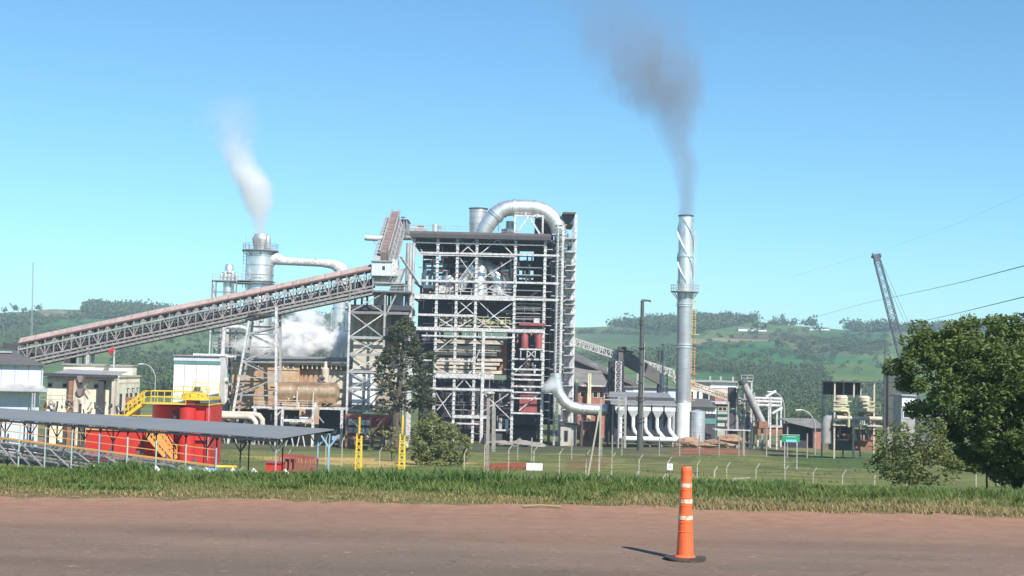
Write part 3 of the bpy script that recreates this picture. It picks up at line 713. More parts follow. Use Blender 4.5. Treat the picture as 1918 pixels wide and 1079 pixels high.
t = thing('pipe_trestle', 'grey steel trestle with a ladder beside the first white hopper', 'trestle', Front(236, 1160, 790).base(1165))
f2 = Front(236, 1160, 790)
for px in (1159, 1172):
    bar('post', (f2.x(px), 236, f2.ground(px)), f2.p(px, 744), .22, 'mid', t); bar('post', (f2.x(px), 238, f2.ground(px)), f2.p(px, 744, 2), .22, 'mid', t)
for y in (745, 758, 775, 792, 810): bar('beam', f2.p(1159, y), f2.p(1172, y), .16, 'mid', t)
for y in (758, 775, 792, 810): bar('brace', f2.p(1159, y), f2.p(1172, y-15), .12, 'mid', t)
bar('walkway', f2.p(1128, 749), f2.p(1172, 749), .2, 'mid', t, .2); railing(t, f2.p(1128, 748.5), f2.p(1172, 748.5), 1, 'mid', 1.4, .06)

# the old thin stack in front of it
f = Front(226, 1201, 700)
px0 = f.x(1201); OS = thing('old_stack', 'thin dark old steel stack with ring joints and a short pipe arm at its top', 'stack', f.base(1201))
put('shaft', MB().lathe((px0, 226, 0), [(.56, f.ground(1201)-.2), (.52, f.z(790)), (.42, f.z(720)), (.35, f.z(650)), (.31, f.z(607)), (.29, f.z(567)), (.29, f.z(563))], 16), 'pole', OS, smooth=True)
for py, rr in ((790, .72), (783, .70), (750, .72), (744, .70), (715, .62), (680, .6), (652, .55), (607, .46), (600, .44)):
    put('joint_ring', MB().lathe((px0, 226, 0), [(rr, f.z(py+1.2)), (rr, f.z(py-1.2))], 16), 'pole', OS)
put('pipe_arm', MB().tube([f.p(1199.5, 566), f.p(1201, 562.5), f.p(1212, 562.7), f.p(1217, 564)], [.25, .22, .16, .2], 10), 'pole', OS)
bar('cross_arm', f.p(1180, 650.5, -.6), f.p(1223, 651.5, -.6), .12, 'pole', OS)
bar('lower_ladder', f.p(1206, 640, -.5), f.p(1204.5, 820, -.5), .1, 'mid', OS)

# =========================================================== BEHIND ON THE RIGHT: sheds, galleries
f = Front(285, 1150, 700)
t = thing('long_shed', 'long brick shed with a broad grey cement roof behind the filter house', 'shed', f.base(1110))
gz_ = f.ground(1110)
f.put('brick_wall', 1066, 1140, 723, 842, 0, 30, 'brick', t)
put('roof', MB().add([f.p(1066, 723, -1), f.p(1140, 723, -1), f.p(1131, 684, 24), f.p(1066, 676, 24), f.p(1066, 720, -1), f.p(1140, 720, -1), f.p(1131, 681, 24), f.p(1066, 673, 24)],
   [(0, 3, 2, 1), (4, 5, 6, 7), (0, 1, 5, 4), (1, 2, 6, 5), (2, 3, 7, 6), (3, 0, 4, 7)]), 'roofc', t)
f.put('fascia_strip', 1066, 1140, 722, 725, -1.3, -1.05, 'white', t)
for px in (1080, 1103, 1104.5): bar('pillar', (f.x(px), 283.5, gz_), f.p(px, 700 if px > 1100 else 712, -1.5), .5, 'cream', t)
for px in (1092, 1116, 1128): window(f, px-4, px+4, 735, 745, t, m='cream')
f = Front(300, 1180, 690)
t = thing('dark_roof_shed', 'wide shed with a dark overhanging roof edge below the conveyor behind the riser tower', 'shed', f.base(1150))
put('roof', MB().add([f.p(1070, 672, 0), f.p(1240, 736, 0), f.p(1240, 730, 20), f.p(1070, 652, 26), f.p(1070, 675, 0), f.p(1240, 742, 0), f.p(1240, 736, 20), f.p(1070, 655, 26)],
   [(0, 1, 2, 3), (4, 7, 6, 5), (0, 4, 5, 1), (1, 5, 6, 2), (2, 6, 7, 3), (3, 7, 4, 0)]), 'roofd', t)
put('gable_wall', MB().prism([(f.x(1070), f.z(692)), (f.x(1070), f.z(676)), (f.x(1236), f.z(741)), (f.x(1236), f.z(748)), (f.x(1150), f.z(730))], 301, 303), 'dark', t)
for px in (1082, 1140, 1196): bar('post', (f.x(px), 302, f.ground(px)), f.p(px, 690, 2), .5, 'mid', t)
f = Front(293, 1220, 735)
t = thing('white_shed', 'low white shed glimpsed above the dark grey filter roof', 'shed', f.base(1220))
f.put('wall', 1160, 1268, 727, 840, 0, 14, 'wcor', t); f.put('roof', 1158, 1270, 724.5, 726.8, -.6, 15, 'roofc', t)
f.put('door', 1186, 1198, 728, 742, -.1, -.02, 'white2', t)
def gallery(name, label, P, Q, wid, ht, n, mroof, mst, post_w=.16, deck='dark', roof=True, loc=None, roofh=.15, backstuff=True, group=None):
    P = Vector(P); Q = Vector(Q); t = thing(name, label, 'conveyor', loc or (P.x, P.y, gz(P.x, P.y)), group)
    d = (Q-P).normalized(); s_ = d.cross(Vector((0, 0, 1))).normalized()*wid/2; upv = Vector((0, 0, ht))
    if s_.y < 0: s_ = -s_
    for sd, nm in ((-1, 'chord'), (1, 'chord')):
        bar(nm, P+s_*sd, Q+s_*sd, post_w*1.5, mst, t); bar(nm, P+s_*sd+upv, Q+s_*sd+upv, post_w*1.5, mst, t)
    bm = MB()
    for i in range(n+1):
        a = P.lerp(Q, i/n)
        bar('post', a-s_, a-s_+upv, post_w, mst, t)
        bm.beam(a+s_, a+s_+upv, post_w); bm.beam(a-s_, a+s_, post_w); bm.beam(a-s_+upv, a+s_+upv, post_w)
        if i < n:
            b_ = P.lerp(Q, (i+1)/n)
            if i % 2: bar('brace', a-s_, b_-s_+upv, post_w*.8, mst, t); bm.beam(a+s_, b_+s_+upv, post_w*.8)
            else: bar('brace', a-s_+upv, b_-s_, post_w*.8, mst, t); bm.beam(a+s_+upv, b_+s_, post_w*.8)
            bm.beam(a-s_, b_+s_, post_w*.6)
    o = put('back_truss', bm, mst, t); o['kind'] = 'stuff'
    u = Vector((0, 0, ht*.45))
    bar('belt', P+u, Q+u, wid*.55, deck, t, .14)
    bar('floor', P+Vector((0, 0, .12)), Q+Vector((0, 0, .12)), wid*.96, deck, t, .08)
    return t, s_, upv
g1, s1, u1 = gallery('far_conveyor', 'narrow white lattice conveyor sloping down to the right behind the chimney', at(1072, 645, 272), at(1262, 706, 268), 2.2, 1.3, 26, 'mid', 'white', .14, 'mid')
g2, s2, u2 = gallery('low_conveyor', 'pale rusty conveyor sloping down towards the dark drive frame right of the chimney', at(1262, 716, 262), at(1385, 758, 262), 2.2, 1.2, 18, 'mid', 'tan2', .13, 'rust')
f = Front(266, 1200, 690)
t = thing('feed_gallery', 'dark enclosed sloping gallery behind the old stack', 'conveyor', f.base(1200))
put('cladding', MB().prism([(f.x(1158), f.z(660)), (f.x(1182), f.z(662)), (f.x(1244), f.z(700)), (f.x(1244), f.z(724)), (f.x(1158), f.z(678))], 266, 270), 'roofd', t)
put('ridge_cover', MB().beam(f.p(1158, 656, 2), f.p(1186, 660, 2), 4.4, .3), 'dark', t)
for px, y0 in ((1163, 680), (1236, 720)):
    for dy in (.5, 3.5): bar('leg', (f.x(px), 266+dy, f.ground(px)), f.p(px, y0, dy), .3, 'dark', t)
f.put('head_box', 1159, 1173, 650, 662, .5, 3.5, 'dark', t)
f = Front(262, 1157, 705)
t = thing('hopper_tower', 'black hopper tower with a white laced steel column in front', 'hopper tower', f.base(1157))
put('hopper', MB().prism([(f.x(1143), f.z(676)), (f.x(1170), f.z(676)), (f.x(1170), f.z(722)), (f.x(1176), f.z(740)), (f.x(1134), f.z(740)), (f.x(1143), f.z(712))], 263.5, 268), 'black', t)
lattice(t, (f.x(1158), 262, f.ground(1158)), f.p(1158, 677), 1.05, 15, 'white', .13, dep=.9)
for px in (1138, 1173): bar('leg', (f.x(px), 265, f.ground(px)), f.p(px, 740, 3), .4, 'dark', t)
f = Front(256, 1240, 700)
t = thing('stair_tower', 'slim white mast with a small cabin and stair frame just left of the chimney', 'stair tower', f.base(1243))
bar('mast', (f.x(1241), 256, f.ground(1241)), f.p(1241, 645), .35, 'white', t)
f.put('cabin', 1233, 1240, 656, 676, -.4, 1.4, 'dark', t); f.put('beacon', 1238.5, 1243, 644, 648, -.2, .4, 'mid', t)
for px in (1238, 1251): bar('post', (f.x(px), 257, f.ground(px)), f.p(px, 700, 1), .22, 'mid', t)
for k in range(7): bar('landing', f.p(1237, 702+k*8, 1), f.p(1252, 702+k*8, 1), .5, 'mid', t, .12)
for k in range(6): bar('stair_stringer', f.p(1238 if k % 2 else 1251, 702+k*8, .8), f.p(1251 if k % 2 else 1238, 710+k*8, .8), .14, 'white', t)

# right group of low buildings
f = Front(300, 1340, 740)
t = thing('brick_hall', 'long low hall with white bays and faded brick behind the low conveyor', 'hall', f.base(1330))
f.put('wall', 1290, 1382, 716, 836, 0, 22, 'tan2', t); f.put('roof', 1288, 1384, 713, 716, -.8, 23, 'mid', t)
for a, b_, y0, y1, m in [(1338, 1380, 736, 757, 'brick'), (1292, 1334, 728, 752, 'white2'), (1330, 1378, 717, 727, 'white2')]: f.put('wall_bay', a, b_, y0, y1, -.12, -.01, m, t)
f.put('dark_opening', 1329, 1339, 737, 752, -.25, -.13, 'dark', t)
for a, b_, y0, y1 in [(1294, 1298, 734, 748), (1305, 1309, 734, 748), (1316, 1327, 735, 750)]: window(f, a, b_, y0, y1, t, -.14)
for px in (1332, 1352, 1375): bar('roof_vent', f.p(px, 714, 2), f.p(px, 705, 2), .4, 'mid', t)
f = Front(270, 1320, 770)
t = thing('lean_to', 'lean-to with a maroon grey roof and white eaves right of the chimney foot', 'shed', f.base(1315))
f.put('wall', 1292, 1343, 762, 832, .5, 9, 'tealw', t)
put('roof', MB().add([f.p(1290, 763, -.6), f.p(1343, 763, -.6), f.p(1336, 750, 8), f.p(1290, 750, 8), f.p(1290, 761.5, -.6), f.p(1343, 761.5, -.6), f.p(1336, 748.5, 8), f.p(1290, 748.5, 8)],
   [(0, 3, 2, 1), (4, 5, 6, 7), (0, 1, 5, 4), (1, 2, 6, 5), (2, 3, 7, 6), (3, 0, 4, 7)]), 'roofd', t)
f.put('white_wall', 1292, 1342, 764, 775, .2, .49, 'white2', t)
for px in range(1298, 1340, 6): f.put('rib', px, px+1, 765, 774, .08, .19, 'mid', t)
f.put('opening', 1320, 1341, 776, 783, .3, .49, 'black', t); f.put('dark_door', 1320, 1341, 795, 832, .3, .49, 'dark', t)
f.put('band', 1320, 1341, 783.5, 794, .25, .49, 'tealw', t)
f2 = Front(272, 1360, 780)
t = thing('low_block', 'low grey block with pale ledges between the lean-to and the dark drive frame', 'building', f2.base(1360))
f2.put('wall', 1344, 1376, 761, 836, 0, 10, 'concrete', t); f2.put('upper_wall', 1344, 1370, 757, 761, .3, 9, 'brick', t); f2.put('ledge', 1338, 1384, 754, 757, -.6, 10.5, 'white', t)
for a in (1346, 1354, 1362): window(f2, a, a+6, 763, 769, t, -.02, 'tan2')
for y in (775, 786, 797): f2.put('ledge', 1343, 1377, y, y+1.6, -.5, -.01, 'tealw' if y < 790 else 'white', t)
f = Front(242, 1306, 795)
x0 = f.x(1306); t = thing('silver_tank', 'small upright silver tank beside the chimney base', 'tank', f.base(1306))
put('shell', MB().lathe((x0, 242, 0), [(1.35, f.ground(1306)), (1.35, f.z(771)), (.1, f.z(767))], 24), 'silver', t, smooth=True)
for y in (773, 785, 797, 809): put('band', MB().lathe((x0, 242, 0), [(1.39, f.z(y+.6)), (1.39, f.z(y))], 24), 'silverd', t)
# drive frame with inclined tube
f = Front(244, 1385, 770)
t = thing('drive_frame', 'dark steel frame with platforms carrying the slanted tube conveyor', 'steel frame', f.base(1380))
for px, m, w_, tp in ((1374, 'dark', 1.3, 726), (1366, 'mid', .3, 752), (1383, 'mid', .3, 728), (1396, 'mid', .3, 720), (1409, 'white', .3, 716), (1402, 'dark', .4, 720), (1414, 'mid', .3, 735)):
    bar('column', (f.x(px), 245+(w_ > 1), f.ground(px)), f.p(px, tp, 1+(w_ > 1)), w_, m, t)
for k in range(60):
    a = random.uniform(1362, 1408); y = random.uniform(722, 822); m = random.choice(['dark', 'mid', 'grey', 'tealw', 'white', 'rust', 'dark'])
    if k % 3: bar('beam', f.p(a, y, random.uniform(0, 5)), f.p(a+random.uniform(8, 22), y+random.uniform(-1, 1)*(k % 2)*4, random.uniform(0, 5)), random.uniform(.1, .3), m, t)
    else: bar('beam', f.p(a, y, 2), f.p(a, y+random.uniform(8, 20), 2), random.uniform(.12, .3), m, t)
f.put('head_platform', 1386, 1408, 713, 715, -1, 3, 'white', t); railing(t, f.p(1386, 713, -1), f.p(1408, 713, -1), 1, 'white', .8, .07)
f.put('floor_slab', 1340, 1412, 805, 807, 0, 4, 'white', t)
t = thing('tube_conveyor', 'thick grey tube conveyor slanting steeply down to the right', 'conveyor', f.base(1427))
put('tube', MB().tube([f.p(1389, 716, -1.5), f.p(1426, 790, -1.5)], .58, 16), 'mid', t, smooth=True)
put('head', MB().tube([f.p(1386, 711, -1.5), f.p(1390, 719, -1.5)], .8, 16), 'pole', t, smooth=True)
put('foot_box', f.box(MB(), 1417, 1434, 788, 800, -2.6, 0), 'rust', t); bar('leg', f.p(1425, 800, -1.5), (f.x(1425), 242.5, f.ground(1425)), .4, 'mid', t)
bar('under_rail', f.p(1388, 724, -.9), f.p(1418, 790, -.9), .2, 'dark', t)
# pipe rack
f = Front(262, 1430, 770)
t = thing('pipe_rack', 'pale pipe rack with three level pipes on thin posts', 'pipe rack', f.base(1440))
for y in (746, 752, 759): put('pipe', MB().tube([f.p(1405, y), f.p(1463, y+.5), ], .26, 8), 'white', t)
for px in (1440, 1463, 1420): bar('post', (f.x(px), 262, f.ground(px)), f.p(px, 745), .3, 'white', t)
f.put('brick_box', 1418, 1480, 800, 815, -1, 4, 'rust', t); f.put('ledge', 1416, 1482, 797, 800, -1.3, 4.2, 'concrete', t)
def lamp(name, label, px, ytop, Y, style, m='white', hgt=None):
    f = Front(Y, px, ytop+30); b_ = f.base(px); t = thing(name, label, 'street lamp', b_)
    top = f.p(px, ytop)
    if style == 'flood':
        bar('pole', b_, top, .28, m, t); mb = MB().beam(top+Vector((-.9, -.2, -.6)), top+Vector((.9, -.2, .5)), .7, .35); put('lamp_head', mb, 'white2', t)
    else:
        k = 5 if style == 'curve_left' else -5
        pts = [b_, top-Vector((0, 0, 3))] + [top-Vector((k*.5*(1-math.cos(a)), 0, 3-3*math.sin(a))) for a in np.linspace(.25, 1.5, 7)]
        put('pole', MB().tube(pts, .11, 8), m, t); e = pts[-1]
        put('lamp_head', MB().beam(e, e+Vector((-.9 if k > 0 else .9, 0, -.05)), .35, .16), 'white2', t)
    return t
lamp('street_lamp', 'pale floodlight post with a tilted white head above the pipe rack', 1443, 737, 255, 'flood')
lamp('street_lamp', 'short floodlight post with a round white head in front of the pipe rack', 1455, 768, 250, 'flood')
lamp('street_lamp', 'tall thin grey post right of the pipe rack', 1469, 734, 262, 'curve_left', 'mid')
lamp('street_lamp', 'curved street lamp in front of the small hut with the flat roof', 1527, 768, 225, 'curve_left', 'mid')
lamp('street_lamp', 'curved double street lamp before the dark trees left of the teal and white hall', 291, 682, 262, 'curve_left', 'mid')
f = Front(232, 1510, 805)
t = thing('hut', 'low hut with a grey pitched roof, black open side and a brick corner', 'hut', f.base(1510))
f.put('brick_corner', 1524, 1541, 802, 840, 0, 6, 'brick', t); f.put('open_side', 1481, 1523.5, 797, 840, 1.5, 7, 'black', t)
put('roof', MB().add([f.p(1474, 792, -.6), f.p(1520, 801.5, -.6), f.p(1545, 801.5, -.6), f.p(1545, 788, 8), f.p(1474, 788, 8), f.p(1474, 790.5, -.6), f.p(1520, 800, -.6), f.p(1545, 800, -.6), f.p(1545, 786.5, 8), f.p(1474, 786.5, 8)],
   [(4, 3, 2, 1, 0), (5, 6, 7, 8, 9), (0, 1, 6, 5), (1, 2, 7, 6), (2, 3, 8, 7), (3, 4, 9, 8), (4, 0, 5, 9)]), 'roofc', t)
# tank structure
f = Front(205, 1597, 770)
t = thing('tank_platform', 'steel frame with a black roof panel carrying two ribbed cream tanks', 'tank platform', f.base(1597))
gg = f.ground(1597)
for px, dy in ((1563, 0), (1599, 0), (1637, 0), (1557, 6), (1598, 6), (1631, 6)):
    bar('column', (f.x(px), 205+dy, gg), f.p(px, 716, dy), .22, 'tan2' if dy == 0 else 'mid', t)
f.put('roof_panel', 1556, 1638, 714.5, 716.5, -.4, 6.6, 'dark', t); f.put('back_panel', 1558, 1632, 717, 741, 6.2, 6.5, 'black', t)
for y in (767, 752, 760): bar('beam', f.p(1560, y, -.2), f.p(1638, y, -.2), .2, 'yellowp', t, .45 if y == 767 else .2)
f.put('deck', 1558, 1637, 768, 770, 0, 6, 'mid', t)
for px in (1580, 1623):
    o = put('cream_tank', MB().lathe((f.x(px), 206.3, 0), [(.95, f.z(768)), (.95, f.z(744)), (.7, f.z(741))], 20), 'tan2', t, smooth=True)
    for k in range(4): put('hoop', MB().lathe((f.x(px), 206.3, 0), [(1.0, f.z(764-k*6)), (1.0, f.z(763-k*6))], 20), 'cream', o)
put('main_pipe', MB().tube([f.p(1566, 783, -.5), f.p(1650, 783, -.5)], .32, 10), 'tan2', t, smooth=True)
put('pipe_bend', MB().tube([f.p(1572, 770, -.6), f.p(1584, 770, -.6), f.p(1588, 773, -.6), f.p(1588, 800, -.6)], .2, 10), 'yellowp', t, smooth=True)
for k in range(64):
    a = random.uniform(1562, 1640); y = random.uniform(772, 826); m = random.choice(['rust', 'tan2', 'mid', 'maroon', 'white', 'brick'])
    if k % 2: bar('pipe', f.p(a, y, random.uniform(0, 5)), f.p(min(1648, a+random.uniform(6, 26)), y+.01, random.uniform(0, 5)), random.uniform(.1, .26), m, t)
    else: bar('pipe', f.p(a, y, 1), f.p(a, min(826, y+random.uniform(6, 20)), 1), random.uniform(.1, .26), m, t)
for px in (1583, 1617): put('valve_body', MB().lathe((f.x(px), 205.5, 0), [(.3, f.z(783)), (.5, f.z(779)), (.4, f.z(774)), (.1, f.z(772))], 12), 'rust', t, smooth=True)
railing(t, f.p(1638, 770, 1), f.p(1652, 770, 1), 1.1, 'mid', .7, .06)
put('arched_pipe', MB().tube([f.p(1551, 832, 1), f.p(1551, 795, 1), f.p(1554, 787, 1), f.p(1560, 783, 1), f.p(1585, 783, 1)], .75, 14), 'mid', t, smooth=True)
f.put('dark_pit_wall', 1567, 1604, 800, 846, 2.4, 5, 'dark', t); f.put('brick_base', 1604, 1650, 806, 846, 2.6, 5, 'rust', t); f.put('pipe_shelf', 1560, 1652, 796, 798, -.4, 5, 'tan2', t)
f2 = Front(190, 1690, 780)
t = thing('white_cabin', 'small white cabin half hidden by the edge of the big round tree', 'cabin', f2.base(1697))
f2.put('wall', 1688, 1714, 742, 838, 0, 4, 'mid', t); window(f2, 1692, 1710, 771, 782, t); f2.put('white_panel', 1689, 1713, 744, 762, -.1, -.01, 'white2', t); f2.put('roof', 1687, 1715, 739, 741.8, -.4, 5.4, 'mid', t)
f2 = Front(198, 1672, 730)
t = thing('dust_tower', 'brownish square shaft standing beside a black pole left of the big tree', 'tower', f2.base(1672))
f2.put('shaft', 1664, 1686, 672, 800, 0, 1.6, 'pole', t); f2.put('foot', 1662, 1688, 800, 840, -.2, 2, 'wood', t)
for y in (690, 715, 740, 765, 790): f2.put('seam', 1663.5, 1686.5, y, y+1.2, -.06, -.002, 'dark', t)
t = thing('black_pole', 'black weathered pole left of the brownish shaft', 'pole', Front(150, 1657, 740).base(1657))
f3 = Front(150, 1657, 740); bar('pole', (f3.x(1657), 150, f3.ground(1657)), f3.p(1657, 676), .2, 'dark', t); bar('pole_tip', f3.p(1657, 676), f3.p(1657, 655), .1, 'dark', t)

# =========================================================== CRANE
tip = at(1640, 476, 285); foot = at(1716, 760, 285)
K = thing('crawler_crane', 'dark lattice boom crane rising above the big tree', 'crane', onground(1722, 285))
lattice(K, foot, tip.lerp(foot, .045), 1.9, 34, 'crane', .13, dep=1.5, taper=.62)
d = (tip-foot).normalized()
put('boom_head', MB().beam(tip.lerp(foot, .05), tip, 1.25, 1.0), 'crane', K)
for s_ in (-.75, .75): put('sheave', MB().tube([tip+Vector((s_, -.2, -.3)), tip+Vector((s_+.3, -.2, -.3))], .45, 14), 'crane', K)
bar('jib_block', tip+Vector((-.9, 0, -.6)), tip+Vector((.9, 0, -.9)), .35, 'crane', K)
gb = gz(foot.x, 285)
for off in ((-.2, .4), (.5, .4)): put('cable', MB().beam(tip+Vector((off[0], 0, 0)), foot+Vector((6+off[0], 0, -1)), .05), 'wire', K)
h = foot.z
put('cab_house', MB().box(foot.x-.8, foot.x+5.5, 283.4, 286.8, gb+1.3, h+.6), 'crane', K)
put('cab', MB().box(foot.x-1.5, foot.x+.2, 282.6, 284.2, gb+1.6, h+.3), 'glass', K)
for y in (282.6, 287): put('track', MB().tube([(foot.x-2, y, gb+.6), (foot.x+5, y, gb+.6)], .6, 10), 'dark', K)

# =========================================================== POWER LINES
def wire(name, label, pts, Y0, Y1, r, sag=0):
    n = len(pts); P = []
    for i, (a, b_) in enumerate(pts): P.append(at(a, b_, Y0+(Y1-Y0)*i/(n-1)))
    return solo(name, MB().tube(P, r, 6), 'wire', label, 'power line', 'power lines on the right')
wire('power_line', 'uppermost faint power line crossing the sky behind the crane tip', [(1480, 519), (1650, 470), (1790, 420), (1960, 345)], 420, 300, .015)
wire('power_line', 'power line passing across the crane boom well above the tree', [(1180, 660), (1400, 622), (1530, 593), (1620, 568), (1700, 551), (1800, 529), (1960, 487)], 420, 60, .022)
wire('power_line', 'power line just clearing the left shoulder of the round tree', [(1360, 672), (1480, 648), (1580, 631), (1680, 612), (1780, 590), (1960, 546)], 400, 60, .022)
wire('power_line', 'lowest power line running into the crown of the round tree', [(1500, 665), (1640, 641), (1740, 625), (1850, 606), (1960, 588)], 300, 60, .02)
wire('power_line', 'slack cable hanging low in front of the filter house', [(1085, 700), (1180, 700), (1290, 690), (1400, 668)], 228, 228, .02)

# =========================================================== LONG CONVEYOR
YC = 215
P, Q = at(40, 676, YC), at(700, 537, YC)
P.y = Q.y = YC
LC, sv, uv = gallery('long_conveyor', 'long truss conveyor climbing from the warehouse roof up to the transfer tower', P, Q, 3.0, 2.55, 40, 'belt', 'truss', .17, 'dark')
d = (Q-P).normalized()
# lower maintenance walkway under the truss and the cover on top
lw = MB()
for k, (dz, dy, w_) in enumerate([(-1.15, -1.5, .16), (-1.15, 1.5, .16), (-.55, -1.7, .2), (-.55, 1.7, .2)]):
    bar('lower_rail', P+Vector((0, dy, dz)), Q+Vector((0, dy, dz)), w_, 'truss', LC, .28)
for i in range(61):
    a = P.lerp(Q, i/60); lw.beam(a+Vector((0, -1.6, -1.15)), a+Vector((0, -1.6, .1)), .1)
    if i % 2 == 0 and i < 60:
        b_ = P.lerp(Q, (i+1)/60); lw.beam(a+Vector((0, -1.6, -1.1)), b_+Vector((0, -1.6, 0)), .1)
    lw.beam(a+Vector((0, -1.5, -1.15)), a+Vector((0, 1.5, -1.15)), .12)
o = put('lower_lacing', lw, 'grey', LC); o['kind'] = 'stuff'
n_ = 22
for i in range(n_):
    a, b_ = P.lerp(Q, i/n_), P.lerp(Q, (i+1)/n_-.0012)
    mb = MB(); U = Vector((0, 0, 2.75)); H = Vector((0, 0, .75)); e = Vector((0, 1.75, 0)); k = Vector((0, .95, 0))
    s0 = [a+U-e, a+U+H-k, a+U+H+k, a+U+e]; s1 = [b_+U-e, b_+U+H-k, b_+U+H+k, b_+U+e]
    mb.add(s0+s1, [(0, 1, 5, 4), (1, 2, 6, 5), (2, 3, 7, 6), (3, 0, 4, 7), (0, 3, 2, 1), (4, 5, 6, 7)])
    put('cover_sheet', mb, 'belt', LC)
bar('eave_rail', P+Vector((0, -1.8, 2.66)), Q+Vector((0, -1.8, 2.66)), .1, 'maroon', LC)
rl = MB()
for i in range(92):
    a = P.lerp(Q, i/91) + Vector((0, -1.2, .35)); rl.beam(a, a+Vector((0, 0, .7)), .22, .3)
put('idler_roller', rl, 'dark', LC)['kind'] = 'stuff'
bar('return_belt', P+Vector((0, -.9, .5)), Q+Vector((0, -.9, .5)), .1, 'black', LC, .55)
bar('cable_tray', P+Vector((0, -1.62, 1.7)), Q+Vector((0, -1.62, 1.7)), .1, 'mid', LC, .25)
put('head_beam', MB().beam(P+Vector((-2.4, -1.3, 2.3)), P+Vector((6.2, -1.3, 1.1)), .35, .9), 'dark', LC)
for px, m in ((128, 'dark'), (133, 'dark'), (150, 'mid'), (168, 'white')):
    x = at(px, 700, YC).x; t_ = (x-P.x)/(Q.x-P.x)
    for dy in (-1.3, 1.3): bar('leg', (x, YC+dy, gz(x, YC)), (x, YC+dy, P.z+(Q.z-P.z)*t_), .45 if m != 'mid' else .25, m, LC)
x0, x1 = at(150, 700, YC).x, at(168, 700, YC).x
bar('leg_brace', (x0, YC-1.3, P.z-5), (x1, YC-1.3, P.z-1.5), .18, 'mid', LC)

# trestle under the middle of the conveyor: four splayed legs
f = Front(214, 480, 700)
T1 = thing('conveyor_trestle', 'splayed pale lattice trestle holding the long conveyor in front of the tan building', 'trestle', f.base(480))
g_ = f.ground(480)
A0, A1 = (438, 790, 466, 606), (523, 790, 513, 590)
for dy in (-1.6, 1.6):
    m = 'white' if dy < 0 else 'mid'
    Lb, Lt = Vector((f.x(437), 214+dy*1.5, g_)), Vector((f.x(467), 214+dy, f.z(602))); Rb, Rt = Vector((f.x(526), 214+dy*1.5, g_)), Vector((f.x(517), 214+dy, f.z(575)))
    bar('leg', Lb, Lt, .32, m, T1); bar('leg', Rb, Rt, .38, m, T1)
    ys = [612, 626, 650, 678, 707, 740]
    for i, y in enumerate(ys):
        tL = lambda yy: Lb.lerp(Lt, max(0, min(1, (f.z(yy)-Lb.z)/(Lt.z-Lb.z)))); tR = lambda yy: Rb.lerp(Rt, max(0, min(1, (f.z(yy)-Rb.z)/(Rt.z-Rb.z))))
        bar('beam', tL(y), tR(y), .16, 'mid' if i else 'dark', T1)
        if i < 5:
            if i % 2: bar('brace', tL(y), tR(ys[i+1]), .16, 'mid', T1)
            else: bar('brace', tR(y), tL(ys[i+1]), .16, 'mid', T1)
f.put('head_plate', 464, 520, 588, 592, -1.8, 1.8, 'dark', T1)

# =========================================================== TAN BUILDING
f = Front(221, 540, 730)
TB = thing('tan_building', 'rust-stained tan building under a low grey roof with steam rising behind it', 'building', f.base(540))
f.put('wall', 434, 560, 683, 768, 0, 14, 'tan', TB); f.put('wall', 560, 664, 683, 840, 1.2, 14, 'tan', TB); f.put('lower_wall', 436, 560, 768, 840, 2.5, 14, 'dark', TB)
for k, px in enumerate(range(563, 652, 11)): f.put('wall_panel', px, px+10.3, 692, 756, 1.08, 1.19, 'tan' if k < 4 else 'tan2', TB)
put('roof', MB().add([f.p(432, 680, -.8), f.p(662, 678, -.8), f.p(655, 668, 14), f.p(440, 668, 14), f.p(432, 678.4, -.8), f.p(662, 676.4, -.8), f.p(655, 666.4, 14), f.p(440, 666.4, 14)],
   [(0, 3, 2, 1), (4, 5, 6, 7), (0, 1, 5, 4), (1, 2, 6, 5), (2, 3, 7, 6), (3, 0, 4, 7)]), 'roofc', TB)
f.put('eave_band', 434, 660, 679, 682.6, -.35, -.01, 'tan2', TB)
f.put('clerestory', 446, 484, 678+2, 688, -.2, -.02, 'tan2', TB)
for k in range(5): window(f, 447+k*7.5, 453+k*7.5, 681.5, 687, TB, -.22, 'cream', .06)
for k in range(14):
    if k not in (4,): f.put('louvre_post', 520+k*9, 521.5+k*9, 683, 690, -.2, -.01 if k < 4 else 1.1, 'cream', TB)
f.put('vent_opening', 541, 548, 682, 687, -.3, -.02, 'black', TB)
f.put('trim', 435, 560, 692, 693.2, -.15, -.01, 'tan2', TB)
f.put('awning', 439, 478, 731, 734.5, -1.4, -.01, 'rust', TB); f.put('awning', 441, 474, 736.5, 739, -.9, -.01, 'rust', TB); f.put('awning_side', 439, 442, 734, 738, -1.3, -.2, 'rust', TB)
# tank on a platform
f = Front(215, 570, 740)
HT = thing('horizontal_tank', 'long heat-stained horizontal tank on a white platform before the tan building', 'tank', f.base(600))
mb = MB().tube([f.p(513, 736), f.p(515, 736), f.p(519, 736), f.p(630, 735), f.p(634, 735), f.p(636, 735)], [.3, 1.0, 1.62, 1.62, 1.0, .3], 24); put('shell', mb, 'gold', HT, smooth=True)
for px in (545, 561, 577, 592, 610): put('hoop', MB().tube([f.p(px-.7, 736), f.p(px+.7, 736)], 1.72, 24), 'gold', HT)
for px in (560, 592): f.put('saddle', px-2, px+3, 752, 766, -1, 1, 'tan2', HT)
for px in (590, 560): bar('strap_post', f.p(px, 732, -1.8), f.p(px, 766, -1.8), .2, 'tan2', HT)
put('top_vessel', MB().lathe((f.x(605), 217, 0), [(.55, f.z(714)), (.6, f.z(690)), (.3, f.z(687)), (.2, f.z(676))], 14), 'tan2', HT, smooth=True)
put('top_bend', MB().tube([f.p(599, 716, 1), f.p(594, 711, 1), f.p(597, 708, 1), f.p(603, 708, 1.6)], .28, 8), 'dark', HT)
f.put('platform', 478, 650, 762, 765.5, -2.6, 3.5, 'white', HT)
